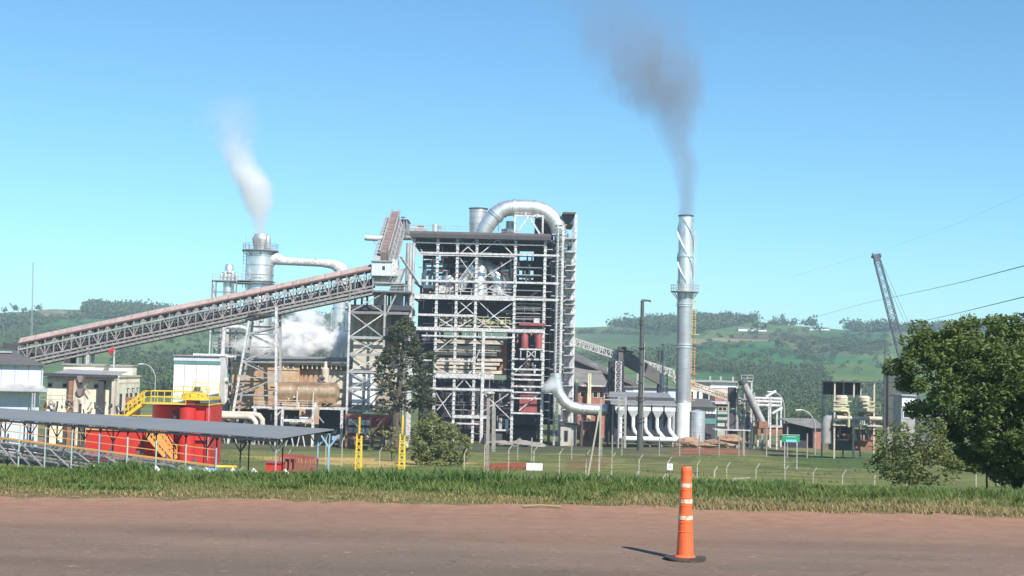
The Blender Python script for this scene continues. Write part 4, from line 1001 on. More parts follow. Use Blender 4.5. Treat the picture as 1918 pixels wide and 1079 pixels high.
railing(HT, f.p(482, 762, -2.5), f.p(600, 762, -2.5), 1.0, 'tan2', 1.6, .07, 3)
for px in (535, 592, 645, 484): bar('leg', (f.x(px), 212.6, f.ground(px)), f.p(px, 765, -2.4), .4, 'white', HT)
bar('brace', f.p(520, 785, -2.4), f.p(534, 767, -2.4), .2, 'white', HT); bar('brace', f.p(592, 767, -2.4), f.p(612, 790, -2.4), .16, 'mid', HT)
bar('beam', f.p(535, 787, -2.4), f.p(592, 787, -2.4), .4, 'white', HT)
for k in range(40):
    a = random.uniform(498, 590); y = random.uniform(722, 760) if k < 14 else random.uniform(770, 815)
    m = random.choice(['mid', 'white', 'dark', 'grey', 'tan2', 'rust'])
    if k % 2: bar('pipe', f.p(a, y, random.uniform(-2, 2)), f.p(a+random.uniform(6, 20), y+.01, random.uniform(-2, 2)), random.uniform(.12, .35), m, HT)
    else: bar('pipe', f.p(a, y, 0), f.p(a, y+random.uniform(6, 16), 0), random.uniform(.12, .35), m, HT)
for px, yy in ((546, 790), (565, 783)): put('pump', MB().tube([f.p(px, yy, -1), f.p(px+16, yy, -1)], .45, 12), 'silver', HT, smooth=True)
f.put('dark_bay', 596, 648, 768, 812, 1.6, 3, 'black', HT)
# yellowish process pipe with bends
PR = thing('process_pipes', 'pale yellow insulated pipes ending in two downward bends beside the trestle', 'pipes', f.base(430))
for k, (x1, y) in enumerate([(484, 777), (474, 781)]):
    put('pipe', MB().tube([f.p(388, y, -3-k), f.p(x1, y, -3-k), f.p(x1+9, y+2, -3-k), f.p(x1+15, y+9, -3-k), f.p(x1+16, y+30, -3-k)], .42, 12), 'tan2', PR, smooth=True)
for px in (402, 424, 446, 468): bar('support', (f.x(px), 216.5, f.ground(px)), f.p(px, 784, -3.5), .3, 'tan2', PR)
for k in range(22):
    a = random.uniform(390, 520); y = random.uniform(786, 815)
    put('valve', MB().lathe((f.x(a), 216+random.random()*2, 0), [(.15, f.z(y+6)), (.4, f.z(y+3)), (.3, f.z(y)), (.1, f.z(y-2))], 8), random.choice(['tan2', 'rust', 'dark', 'white', 'maroon']), PR)
for k in range(8): 
    px = 425+k*21; put('stand', MB().beam(f.base(px)-Vector((.6, 3, 0)), f.p(px, 800, -3), .16).beam(f.base(px)+Vector((.6, -3, 0)), f.p(px, 800, -3), .16), random.choice(['white', 'mid']), PR)

# =========================================================== SCRUBBER STACKS AND LEFT FRAME
f = Front(245, 483, 560)
SC = thing('scrubber_tower', 'wide silver scrubber tower with a narrowed top giving off white vapour', 'scrubber tower', f.base(483))
xs_ = f.x(485); g_ = f.ground(483)
put('shell', MB().lathe((xs_, 245, 0), [(2.42, g_), (2.42, f.z(600)), (2.42, f.z(472))], 30), 'silver', SC, smooth=True)
put('cone_top', MB().lathe((xs_+.1, 245, 0), [(1.25, f.z(472)), (1.3, f.z(466)), (1.62, f.z(450)), (1.62, f.z(447)), (1.3, f.z(441)), (1.2, f.z(439)), (.9, f.z(439))], 26), 'silverd', SC, smooth=True)
put('side_pot', MB().lathe((f.x(500), 244, 0), [(.5, f.z(472)), (.55, f.z(452)), (.35, f.z(443)), (.2, f.z(441))], 12), 'silverd', SC, smooth=True)
for py in (472, 480, 497, 515, 534): put('band', MB().lathe((xs_, 245, 0), [(2.5, f.z(py+.8)), (2.5, f.z(py-.8))], 30), 'silverd', SC)
put('platform', MB().lathe((xs_, 245, 0), [(2.5, f.z(471)), (3.2, f.z(471)), (3.2, f.z(469)), (2.5, f.z(469))], 24), 'grey', SC)
rl = MB()
for i in range(18):
    a = i*math.pi/9; p = Vector((xs_+3.1*math.cos(a), 245+3.1*math.sin(a), f.z(469))); a2 = a+math.pi/9; q = Vector((xs_+3.1*math.cos(a2), 245+3.1*math.sin(a2), f.z(469)))
    rl.beam(p, p+Vector((0, 0, 1.1)), .06)
    for h in (.6, 1.1): rl.beam(p+Vector((0, 0, h)), q+Vector((0, 0, h)), .05)
put('railing', rl, 'grey', SC)
for i in range(8):
    a = i*math.pi/4+.2; bar('bracket', (xs_+3.1*math.cos(a), 245+3.1*math.sin(a), f.z(471.3)), (xs_+2.4*math.cos(a), 245+2.4*math.sin(a), f.z(479)), .12, 'grey', SC)
for px, y0 in ((457, 440), (462, 455), (510, 455)): bar('mast', f.p(px, 471), f.p(px, y0), .07, 'mid', SC)
ladder(SC, f.p(457, 540, -.5), f.p(457, 471, -.5), 'mid', .5, .6, .07)
for k, y in enumerate((527, 531)): put('lower_platform', MB().box(f.x(440), f.x(512), 242, 247, f.z(y+1.4), f.z(y)), 'grey', SC)
railing(SC, f.p(440, 527, -3), f.p(510, 527, -3), 1.1, 'mid', 1.5, .06)
# duct from the scrubber
duct([f.p(505, 485), f.p(515, 484), f.p(530, 488), f.p(560, 489), f.p(600, 490), f.p(622, 492), f.p(636, 499), f.p(641, 512)], [1.25, 1.1, .72, .68, .68, .85, 1.15, 1.3], 'white', SC, n=16, name='vapour_duct')
SV = thing('vertical_duct', 'stained silver vertical duct standing behind the upper end of the long conveyor', 'duct', f.base(636))
duct([(f.x(634), 246, g_), f.p(634, 640, 1), f.p(636, 560, 1), f.p(640, 508, 1)], [1.05, 1.1, 1.25, 1.35], 'silver', SV, n=18, ring=2.2, name='duct')
duct([(f.x(648), 246, g_), f.p(648, 560, 1)], .35, 'silver', SV, n=10, name='pipe'); bar('bracket', f.p(622, 575, .5), f.p(652, 575, .5), .25, 'dark', SV); bar('bracket', f.p(622, 616, .5), f.p(650, 616, .5), .2, 'dark', SV)
bar('post', (f.x(622), 245, g_), f.p(622, 575), .2, 'mid', SV)
f = Front(243, 428, 540)
SS = thing('small_scrubber', 'smaller silver stack on a railed steel platform left of the scrubber tower', 'stack', f.base(428))
xs_ = f.x(428)
put('shell', MB().lathe((xs_, 243, 0), [(.95, g_), (.95, f.z(540)), (1.0, f.z(528)), (1.15, f.z(518)), (.95, f.z(513)), (.75, f.z(511)), (.78, f.z(500)), (.6, f.z(496)), (.5, f.z(495))], 20), 'silver', SS, smooth=True)
for y in (511, 518, 528): put('band', MB().lathe((xs_, 243, 0), [(1.22, f.z(y+.7)), (1.22, f.z(y-.7))], 20), 'silverd', SS)
f.put('deck', 400, 446, 526, 528, -1.8, 2, 'grey', SS); railing(SS, f.p(401, 526, -1.7), f.p(446, 526, -1.7), 1.0, 'mid', 1.2, .06)
for px in (401, 408, 440, 446):
    bar('post', (f.x(px), 241.5, g_), f.p(px, 526, -1.5), .22, 'grey', SS)
for y in (548, 560): bar('beam', f.p(401, y, -1.5), f.p(446, y, -1.5), .18, 'grey', SS)
bar('brace', f.p(401, 528, -1.5), f.p(408, 560, -1.5), .1, 'grey', SS)
for k in range(5): put('side_pot', MB().lathe((f.x(416+k*7), 242, 0), [(.25, f.z(526)), (.3, f.z(516-k % 2*4)), (.1, f.z(513-k % 2*4))], 8), 'silver', SS)
# tall frame below
f = Front(238, 440, 690)
LF = thing('process_tower', 'tall grey steel frame with white pipes left of the tan building', 'steel frame', f.base(440))
g_ = f.ground(440)
for px, m, w_, t_, dy in ((397, 'tealw', .3, 614, 0), (402, 'mid', .25, 614, 4), (421, 'grey', .25, 600, 4), (440, 'mid', .25, 600, 0), (468, 'grey', .3, 600, 4), (478, 'mid', .3, 590, 0), (394, 'white', .18, 618, -1)):
    bar('column', (f.x(px), 238+dy, g_), f.p(px, t_, dy), w_, m, LF)
for y in (613, 624, 643, 649, 665, 690, 720, 748): bar('beam', f.p(397, y), f.p(478, y), .2, 'mid' if y != 613 else 'white', LF, .35)
for y in (624, 649, 665, 690, 720): bar('brace', f.p(398, y), f.p(421, y+24), .13, 'mid', LF); bar('brace', f.p(421, y), f.p(398, y+24), .13, 'grey', LF)
for a, b_, c_, d_ in ((440, 624, 468, 648), (468, 624, 440, 648), (440, 649, 468, 665)): bar('brace', f.p(a, b_), f.p(c_, d_), .13, 'mid', LF)
put('white_pipe', MB().tube([(f.x(414), 236.5, g_), f.p(414, 720, -1.5), f.p(419, 680, -1.5), f.p(420.5, 600, -1.5)], .36, 12), 'white', LF, smooth=True)
put('white_pipe', MB().tube([f.p(398, 613, -1), f.p(452, 613, -1), f.p(462, 616, -1), f.p(468, 611, -1)], .36, 12), 'white', LF, smooth=True)
put('white_pipe', MB().tube([f.p(420, 765, -1.6), f.p(412, 760, -1.6), f.p(411, 720, -1.6), f.p(414, 712, -1.6), f.p(432, 712, -1.6)], .4, 12), 'white', LF, smooth=True)
put('white_vessel', MB().tube([f.p(424, 770, -1), f.p(424, 715, -1)], .6, 14), 'white', LF, smooth=True)
put('silver_vessel', MB().tube([f.p(474, 640, -.6), f.p(474, 600, -.6)], .95, 16), 'silver', LF, smooth=True)
put('silver_pipe', MB().tube([f.p(508, 660, 3), f.p(508, 600, 3)], .55, 12), 'silver', LF, smooth=True)
put('pipe', MB().tube([f.p(395, 668.5, -2), f.p(446, 668.5, -2)], .2, 8), 'white', LF)
for k in range(90):
    a = random.uniform(396, 445) if k < 60 else random.uniform(440, 515); y = random.uniform(618, 765) if k < 60 else random.uniform(580, 665); m = random.choice(['mid', 'grey', 'silverd', 'tealw', 'dark', 'mid', 'white'])
    if k % 2: bar('pipe', f.p(a, y, random.uniform(0, 4)), f.p(a+random.uniform(6, 18), y+.01, random.uniform(0, 4)), random.uniform(.1, .4), m, LF)
    else: bar('pipe', f.p(a, y, 2), f.p(a, y+random.uniform(8, 26), 2), random.uniform(.1, .4), m, LF)
for y in (643,): railing(LF, f.p(397, y, -.2), f.p(478, y, -.2), 1.0, 'mid', 1.4, .06)

# =========================================================== TRANSFER TOWER AND STEEP GALLERY
f = Front(214, 705, 650)
TT = thing('transfer_tower', 'braced steel transfer tower with a white cabin, at the long conveyor head', 'transfer tower', f.base(705))
g_ = f.ground(700)
for px, dy, m, w_, tp in ((653, 0, 'white', .3, 532), (719, 0, 'mid', .3, 546), (653, 7, 'mid', .36, 532), (719, 7, 'mid', .36, 546), (764, 4, 'white', .42, 545), (748, 10, 'mid', .3, 445), (757, 8, 'grey', .35, 445),
                    (674, 1, 'dark', .3, 546), (684, 1, 'dark', .3, 546)):
    bar('column', (f.x(px), 214+dy, g_ if m != 'dark' else f.z(585)), f.p(px, tp, dy), w_, m, TT)
ysl = [547, 586, 633, 665, 697, 730, 770]
for i, y in enumerate(ysl):
    for dy in (0, 7): bar('beam', f.p(653, y, dy), f.p(764 if i < 2 else 719, y, dy), .25, 'mid' if dy or i > 1 else 'grey', TT, .4)
    if i < 6:
        bar('brace', f.p(653, y), f.p(719, ysl[i+1]), .17, 'mid', TT); bar('brace', f.p(719, y), f.p(653, ysl[i+1]), .17, 'white' if i % 2 else 'mid', TT)
        bar('brace', f.p(719, y, .2), f.p(686, ysl[i+1], 3), .15, 'mid', TT)
bar('brace', f.p(719, 595), f.p(742, 545), .25, 'mid', TT); bar('brace', f.p(745, 478), f.p(771, 520, 10), .3, 'white', TT)
f.put('deck', 652, 766, 544, 547, -.6, 9, 'grey', TT); f.put('deck', 650, 766, 571, 580, .6, 9, 'dark', TT); f.put('dark_plant', 727, 764, 585, 640, 4, 8, 'dark', TT); f.put('deck', 694, 752, 528, 531, -.3, 7, 'mid', TT)
f.put('cabin', 693, 729, 491, 517, -.9, 4, 'white2', TT); f.put('cabin_window', 713, 718, 499, 506, -.96, -.905, 'glass', TT); f.put('cabin_roof', 691, 731, 488.5, 490.8, -1.2, 4.4, 'mid', TT)
f.put('cabin_side', 729.2, 741, 485, 517, -.4, 3, 'white', TT)
for k in range(6): f.put('cabin_panel', 694+k*6, 699.3+k*6, 492, 516, -.95 if k != 3 else -.92, -.901, 'wcor', TT)
put('hopper', MB().prism([(f.x(657), f.z(530)), (f.x(690), f.z(523)), (f.x(690), f.z(548)), (f.x(676), f.z(552)), (f.x(659), f.z(546))], 215.3, 219), 'black', TT)
put('chute', MB().prism([(f.x(694), f.z(518)), (f.x(729), f.z(518)), (f.x(724), f.z(528)), (f.x(700), f.z(528))], 214, 218), 'mid', TT)
put('pale_chute', MB().prism([(f.x(735), f.z(505)), (f.x(752), f.z(500)), (f.x(738), f.z(545)), (f.x(724), f.z(545)), (f.x(731), f.z(525))], 215, 218), 'silverd', TT)
f.put('inner_casing', 727, 746, 530, 585, 3, 8, 'mid', TT); f.put('inner_casing', 695, 715, 550, 572, 2, 7, 'tan2', TT)
for px in (752, 757, 762.5): duct([f.p(px, 445, 8), f.p(px, 560, 8)], .3, random.choice(['mid', 'silverd']), TT, n=8, name='pipe')
duct([f.p(759, 510, 5), f.p(759, 566, 5), f.p(763, 576, 5), f.p(768, 572, 5)], .35, 'white', TT, n=10, name='pipe')
for y in (528, 546): railing(TT, f.p(694, y, -.4), f.p(764, y, -.4), 1.0, 'mid', 1.3, .06)
for px, m in ((665, 'white2'), (690, 'white2')): f.put('panel', px-9, px+9, 702, 760, 4.5, 6, m, TT)
f.put('panel', 655, 712, 640, 698, 5, 6, 'tan2', TT)
# beige silo block behind
f = Front(223, 690, 640)
SB = thing('beige_silo_block', 'beige panelled block with a dark top edge behind the transfer tower', 'building', f.base(690))
f.put('wall', 652, 745, 586, 770, 0, 10, 'tan2', SB); f.put('top_edge', 650, 768, 575, 586, -.3, 10, 'dark', SB)
for px in (664, 676, 688, 700, 712, 724, 736): f.put('pilaster', px, px+1.4, 588, 700, -.25, -.01, 'tan', SB)
for k in range(12): f.put('wall_panel', 653+k % 4*23, 674+k % 4*23, 592+k//4*34, 622+k//4*34, -.12, -.01, random.choice(['tan2', 'cream', 'tan2']), SB)
put('white_cone', MB().lathe((f.x(680), 221.8, 0), [(1.2, f.z(765)), (2.4, f.z(735)), (2.4, f.z(700))], 20), 'white', SB, smooth=True)
put('white_cone', MB().lathe((f.x(722), 221.8, 0), [(1.2, f.z(765)), (2.3, f.z(735)), (2.3, f.z(690))], 20), 'tan2', SB, smooth=True)
# red-framed base rack
f = Front(210, 700, 790)
RR = thing('red_frame_rack', 'pinkish red rusty frame with white and red drums under the transfer tower', 'rack', f.base(700))
g_ = f.ground(700)
for y in (778, 782, 821): bar('beam', f.p(648, y), f.p(740, y), .3, 'rust' if y != 782 else 'maroon', RR, .35)
for px in (650, 672, 695, 718, 739): bar('post', (f.x(px), 210, g_), f.p(px, 778), .28, 'rust', RR); bar('post', (f.x(px), 213, g_), f.p(px, 778, 3), .25, 'maroon', RR)
bar('brace', f.p(655, 784), f.p(692, 820), .2, 'white', RR); bar('brace', f.p(718, 784), f.p(692, 820), .2, 'tan2', RR)
for k in range(16):
    px = 655+(k % 8)*11; y = 793 if k < 8 else 808
    put('drum', MB().lathe((f.x(px), 212, 0), [(.42, f.z(y+5)), (.42, f.z(y-5))], 12), ['white', 'white2', 'maroon', 'white', 'red', 'dark', 'white2', 'maroon'][(k*3) % 8], RR)
f.put('back_board', 650, 740, 784, 820, 3.4, 3.8, 'maroon', RR)

# steep gallery
SG = thing('steep_gallery', 'steep brown ribbed gallery leaning up to the boiler house roof', 'conveyor', Front(220, 740, 500).base(730))
A, Bp = at(720, 497, 219), at(742, 418, 238)
d = (Bp-A).normalized(); sx = Vector((.62, 0, 0)); upn = sx.normalized().cross(d).normalized()
if upn.z < 0: upn = -upn
nn = 13
for i in range(nn):
    a, b_ = A.lerp(Bp, i/nn), A.lerp(Bp, (i+1)/nn-.008)
    w0 = sx; up2 = upn*2.2
    mb = MB().add([a-w0, a+w0, a+w0+up2, a-w0+up2, b_-w0, b_+w0, b_+w0+up2, b_-w0+up2], [(0, 3, 2, 1), (4, 5, 6, 7), (0, 1, 5, 4), (1, 2, 6, 5), (2, 3, 7, 6), (3, 0, 4, 7)])
    put('cladding_sheet', mb, 'chocolate', SG)
    bar('rib_bracket', a-w0*1.02+up2*.5, a-w0*2.9+up2*.65, .22, 'mid', SG, .45)
    bar('side_rib', a+w0*1.04, a+w0*1.04+up2, .18, 'mid', SG)
for s_ in (-1, 1): bar('edge_rail', A+sx*s_*1.1+upn*2.4, Bp+sx*s_*1.1+upn*2.4, .22, 'mid', SG)
o1, o2 = sx*1.15+upn*.6, sx*2.4-upn*1.2
for o_ in (o1, o2, (o1+o2)/2): bar('side_chord', A+o_, Bp+o_, .24, 'mid', SG)
for i in range(15):
    a, b_ = A.lerp(Bp, i/15), A.lerp(Bp, (i+1)/15); bar('brace', a+(o1 if i % 2 else o2), b_+(o2 if i % 2 else o1), .14, 'mid', SG); bar('side_slat', a+o1, a+o2, .2, 'grey', SG)
put('side_sheet', MB().quad(A+o1*.98, Bp+o1*.98, Bp+o2*.98-Vector((0,0,.01)), A+o2*.98-Vector((0,0,.01))), 'grey', SG)
fh = Front(240, 750, 430)
fh.put('head_housing', 738, 763, 413, 436, -1, 5, 'mid', SG); fh.put('head_cap', 736, 765, 411.4, 413, -1.4, 5.4, 'grey', SG); fh.put('beacon', 750, 758, 405.5, 407, 0, 1, 'grey', SG)
bar('beacon_post', fh.p(754, 411, .5), fh.p(754, 407, .5), .12, 'grey', SG)
for px in (741, 746, 757, 762): bar('frame_post', fh.p(px, 412, -1.2), fh.p(px, 448, -1.2), .18, 'grey', SG)
fh.put('walkway', 738, 770, 443, 446, -1, 4, 'mid', SG); railing(SG, fh.p(758, 434, -1), fh.p(790, 434, -1), 1.1, 'mid', 1.5, .07)
fj = Front(226, 705, 446)
put('side_pipe', MB().tube([fj.p(684, 446), fj.p(731, 447)], .45, 12), 'white', SG, smooth=True); bar('pipe_shelf', fj.p(682, 448.5), fj.p(730, 449.5), .25, 'mid', SG, .15)
bar('pipe_strut', fj.p(698, 449), fj.p(706, 460), .12, 'mid', SG); bar('pipe_strut', fj.p(706, 460), fj.p(703, 478), .12, 'mid', SG)

# =========================================================== LEFT BUILDINGS
f = Front(150, 40, 740)
W1 = thing('white_warehouse', 'white corrugated warehouse with a dark roof at the left edge', 'warehouse', f.base(79))
x0, x1 = -260, 79
f.put('wall', x0, x1, 683, 722, 0, 34, 'wcor', W1); f.put('lower_wall', x0, x1-5, 731, 850, .8, 34, 'wcor', W1)
for k in range(9): f.put('seam_strip', 79-2-k*24, 79-1.2-k*24, 684, 722, -.05, -.003, 'mid', W1)
put('canopy', MB().add([f.p(x0, 732.5, -1.1), f.p(90, 732.5, -1.1), f.p(78, 722, 0), f.p(x0, 722, 0), f.p(x0, 730, -1.1), f.p(90, 730, -1.1), f.p(78, 719.5, 0), f.p(x0, 719.5, 0)],
    [(0, 3, 2, 1), (4, 5, 6, 7), (0, 1, 5, 4), (1, 2, 6, 5), (2, 3, 7, 6), (3, 0, 4, 7)]), 'silverd', W1)
for px in (62, 66, 2): bar('canopy_post', (f.x(px), 149.1, f.ground(px)), f.p(px, 732, -.9), .14, 'mid', W1)
R_apex, R_l = f.p(-260, 655, 17), f.p(22, 660, 17)
put('roof', MB().add([f.p(x0, 683.5, -.6), f.p(81, 683.5, -.6), f.p(24, 661, 17), f.p(x0, 661, 17), f.p(x0, 681.8, -.6), f.p(81, 681.8, -.6), f.p(24, 659, 17), f.p(x0, 659, 17)],
    [(0, 3, 2, 1), (4, 5, 6, 7), (0, 1, 5, 4), (1, 2, 6, 5), (2, 3, 7, 6), (3, 0, 4, 7)]), 'roofd', W1)
put('gable', MB().add([f.p(81, 684, -.6), f.p(79, 684, 34), f.p(24, 662, 17)], [(0, 1, 2)]), 'wcor', W1)
f.put('ridge_vent', -200, 18, 657.6, 661, 14, 18, 'mid', W1)
W1.rotation_euler.z = math.radians(18.7)
f.put('drainpipe', 76, 77.4, 684, 722, -.22, -.06, 'mid', W1)
# cream building
f = Front(186, 160, 735)
CB = thing('cream_building', 'cream plastered building with a flat grey roof and a porch of brown posts', 'building', f.base(170))
g_ = f.ground(160)
f.put('wall', 82, 214, 704, 850, 1.3, 12.6, 'cream', CB)
xA = f.x(214)+.003
def onside(t, z0, z1, w_, out=.08, nm='door', m='dark'):
    y0 = 188+10.5*t; put(nm, MB().box(xA, xA+out, y0, y0+10.5*w_, z0, z1), m, CB)
for t_ in (.05, .34, .54, .78): onside(t_, f.z(764 if t_ < .7 else 748), f.z(737), .10)
for t_ in (.38, .62, .85): onside(t_, f.z(729), f.z(727), .03, .3, 'wall_lamp', 'dark')
for k in range(12): onside(.03+k*.08, f.z(716), f.z(711), .02, .15, 'eave_bracket', 'tan2')
put('parapet', MB().box(f.x(82), xA+.15, 187.8, 198.8, f.z(706), f.z(702.5)), 'tan2', CB)
put('porch_roof', MB().add([f.p(81, 706, -.3), f.p(215, 706.5, -.3), f.p(215, 706, 1.2), f.p(81, 705, 1.2), f.p(81, 701, -.3), f.p(215, 702, -.3), f.p(215, 701.5, 1.2), f.p(81, 700, 1.2)],
   [(0, 3, 2, 1), (4, 5, 6, 7), (0, 1, 5, 4), (1, 2, 6, 5), (2, 3, 7, 6), (3, 0, 4, 7)]), 'dark', CB)
put('upper_roof', MB().add([f.p(84, 702.4, 2.4), f.p(211, 702.4, 2.4), f.p(209, 696, 8), f.p(90, 694, 8), f.p(84, 701, 2.4), f.p(211, 701, 2.4), f.p(209, 694.8, 8), f.p(90, 692.8, 8)],
   [(0, 3, 2, 1), (4, 5, 6, 7), (0, 1, 5, 4), (1, 2, 6, 5), (2, 3, 7, 6), (3, 0, 4, 7)]), 'mid', CB)
f.put('back_block', 60, 198, 685, 740, 12.7, 15, 'cream', CB); f.put('back_block_roof', 58, 200, 682.4, 685, 12.4, 15.4, 'mid', CB)
for px, w_, m in ((131, 7, 'rust'), (188, 9, 'dark'), (211, 6, 'tan2'), (140, 3, 'tan2')): f.put('porch_post', px-w_/2, px+w_/2, 711, 850, .2, 1.2 if w_ < 8 else 1.9, m, CB)
for a in (84, 112, 171): window(f, a, a+7, 720, 726.5, CB, 1.28, 'tan2', .08)
f.put('porch_beam', 82, 215, 708.5, 710.8, .2, 1, 'tan2', CB)
bar('stay', f.p(154, 728, .6), f.p(166, 712, .6), .1, 'mid', CB); bar('stay', f.p(154, 722, .6), f.p(166, 738, .6), .1, 'mid', CB)
railing(CB, f.p(82, 757, -1.5), f.p(166, 757, -1.5), 1.1, 'mid', 2.2, .07, 2)
# chute machine in front
f = Front(178, 150, 740)
t = thing('brown_hopper_machine', 'rusty double funnel machine in front of the cream building', 'machine', f.base(150))
for y0, y1 in ((704, 716), (728, 742)): put('funnel', MB().prism([(f.x(145), f.z(y0)), (f.x(157), f.z(y0)), (f.x(154), f.z(y1)), (f.x(149), f.z(y1))], 177.4, 178.6), 'chocolate', t)
put('column', f.box(MB(), 137, 144, 712, 800, 0, 1), 'tan2', t); put('pipe_hood', MB().tube([f.p(143, 772), f.p(143, 753), f.p(147, 747), f.p(153, 748), f.p(155, 756)], .4, 10), 'tan2', t, smooth=True)
bar('post', f.p(151, 706), f.base(151), .3, 'dark', t)
t = thing('yard_clutter', 'low dark pumps and pipework scattered before the cream building porch', 'machines', f.base(110))
for k in range(40):
    a = random.uniform(82, 245); y = random.uniform(755, 775); m = random.choice(['dark', 'grey', 'mid', 'rust', 'tan2', 'dark'])
    if k % 2: put('pump', MB().tube([f.p(a, y, 0), f.p(a+random.uniform(2, 6), y, 0)], random.uniform(.2, .4), 10), m, t, smooth=True)
    else: bar('pipe', f.p(a, y-6, random.uniform(-2, 1)), f.p(a+random.uniform(-4, 4), y+8, random.uniform(-2, 1)), random.uniform(.1, .22), m, t)
for k in range(5): bar('stand', f.p(90+k*34, 776, 0), f.base(90+k*34), .4, 'dark', t)
# teal/white hall
f = Front(232, 358, 710)
t = thing('teal_white_hall', 'white hall with a teal band below its roof line behind the red tanks', 'hall', f.base(358))
f.put('wall', 325, 412, 668, 840, 0, 6, 'white2', t); f.put('teal_band', 325, 412, 676, 682, -.12, -.01, 'tealw', t); f.put('upper_band', 324.6, 412, 667, 676, -.2, -.01, 'wcor', t)
f.put('roof', 324, 412, 665, 667, -.5, 6.4, 'mid', t); f.put('roof_step', 352, 412, 662, 664.8, 3, 6, 'white2', t)
for px in (345, 367, 390): f.put('seam_strip', px, px+.8, 683, 840, -.06, -.004, 'mid', t)
f.put('floor_seam', 325, 412, 747, 748, -.07, -.0045, 'tealw', t)
# windsock
f = Front(196, 210, 670)
t = thing('windsock', 'red windsock drooping from a thin white pole above the cream building', 'windsock', f.base(214))
bar('pole', f.base(214), f.p(214, 655), .14, 'white', t); put('sock', MB().tube([f.p(213, 656), f.p(208, 656.5), f.p(205, 660), f.p(208, 663)], [.35, .3, .25, .12], 10), 'red', t)

# =========================================================== RED TANK GROUP
f = Front(124, 300, 820)
RT = thing('red_tank_group', 'bright red tanks with yellow stairs, platform and railings', 'tank', f.base(300))
g_ = f.ground(300)-.1
put('low_tank', f.box(MB(), 160, 278, 808, 900, 0, 7), 'red', RT)
f.put('tank_cap', 158, 282, 806, 808.2, -.15, 7.2, 'orange', RT)
put('round_tank', MB().lathe((f.x(313), 128, 0), [(2.35, g_), (2.35, f.z(762)), (2.2, f.z(760.5)), (.1, f.z(759))], 40), 'red', RT, smooth=True)
put('round_tank', MB().lathe((f.x(347), 124.6, 0), [(.72, g_), (.72, f.z(764)), (.1, f.z(762))], 28), 'red', RT, smooth=True)
f.put('box_tank', 338, 388, 758, 900, 1.2, 6, 'red', RT); f.put('tank_lid', 337, 389, 756, 758, 1, 6.2, 'yellow', RT); f.put('dark_gap', 314, 338, 768, 792, 1.6, 2.4, 'maroon', RT)
f.put('box_tank', 282, 338, 812, 900, 2.6, 6.4, 'red', RT); f.put('red_hatch', 340, 360, 748, 757, .6, 2.6, 'maroon', RT)
f.put('sill', 359, 387, 823, 824.5, .9, 1.19, 'maroon', RT)
for px in (215, 247): f.put('seam', px, px+.8, 809, 868, -.06, -.002, 'maroon', RT)
# lower platform rails
railing(RT, f.p(160, 806, .1), f.p(224, 806, .1), 1.0, 'yellow', .9, .08, 2); railing(RT, f.p(160, 806, 6.8), f.p(278, 806, 6.8), 1.0, 'yellow', 1.2, .08, 2)
# upper walkway
f.put('walkway', 262, 344, 755, 757.4, .2, 3.2, 'yellow', RT); railing(RT, f.p(264, 755, .3), f.p(344, 755, .3), 1.05, 'yellow', .95, .06, 2); railing(RT, f.p(264, 755, 3), f.p(340, 755, 3), 1.05, 'yellow', .95, .06, 2)
f.put('walkway', 335, 388, 743, 748.5, .3, 5, 'yellow', RT); railing(RT, f.p(322, 743, .4), f.p(387, 743, .4), .95, 'yellow', .75, .06, 2); railing(RT, f.p(335, 743, 4.8), f.p(387, 743, 4.8), 1.25, 'yellow', .9, .06, 2)
bar('corner_pole', f.p(388.5, 741, .3), f.p(388.5, 860, .3), .07, 'mid', RT)
def stair(t, a, b_, dx, m, n=9):
    a = Vector(a); b_ = Vector(b_)
    for dy in (0, .95):
        u = Vector((0, dy, 0)); bar('stringer', a+u, b_+u, .12, m, t, .28)
        for h in (.55, 1.05): bar('handrail', a+u+Vector((0, 0, h)), b_+u+Vector((0, 0, h)), .085, m, t)
    for i in range(n+1):
        p = a.lerp(b_, i/n); bar('tread', p, p+Vector((0, .95, 0)), .16, m, t, .03)
        if i % 2 == 0:
            for dy in (0, .95): bar('rail_post', p+Vector((0, dy, 0)), p+Vector((0, dy, 1.05)), .07, m, t)
stair(RT, f.p(229, 783, .4), f.p(264, 756, .4), 0, 'yellow')
stair(RT, f.p(332, 858, -.9), f.p(288, 808, -.9), 0, 'orange', 14)
stair(RT, f.p(322, 857, -1.6), f.p(284, 815, -1.6), 0, 'orange', 14)
f.put('stair_landing', 276, 300, 806.5, 808.4, -1.7, .1, 'yellow', RT)
put('agitator', MB().lathe((f.x(352), 127, 0), [(1.0, f.z(743)), (.6, f.z(738)), (.55, f.z(733)), (.3, f.z(731)), (.28, f.z(725)), (.1, f.z(723))], 12), 'pole', RT)
put('yellow_drum', MB().lathe((f.x(352), 126, 0), [(1.15, f.z(743)), (1.15, f.z(738)), (.8, f.z(735))], 20), 'yellow', RT)
f.put('pipe_chair', 283, 297, 838, 840, -.5, .5, 'maroon', RT)
for px in (284, 296): bar('leg', f.p(px, 840, 0), (f.x(px), 124, g_), .12, 'maroon', RT)
bar('under_brace', f.p(318, 783, 1.2), f.p(338, 775, 1.2), .1, 'dark', RT); bar('under_brace', f.p(315, 768, 1.2), f.p(322, 790, 1.2), .1, 'dark', RT)
f = Front(140, 245, 750)
t = thing('pink_red_pallet', 'faded red stacked panels beside the yellow stairs', 'panels', f.base(245))
for k in range(4): f.put('panel', 233+k, 258-k, 745+k*3.4, 747.4+k*3.4, 0, 2, 'brick', t)
f.put('stand', 236, 255, 759, 850, .2, 1.8, 'dark', t)

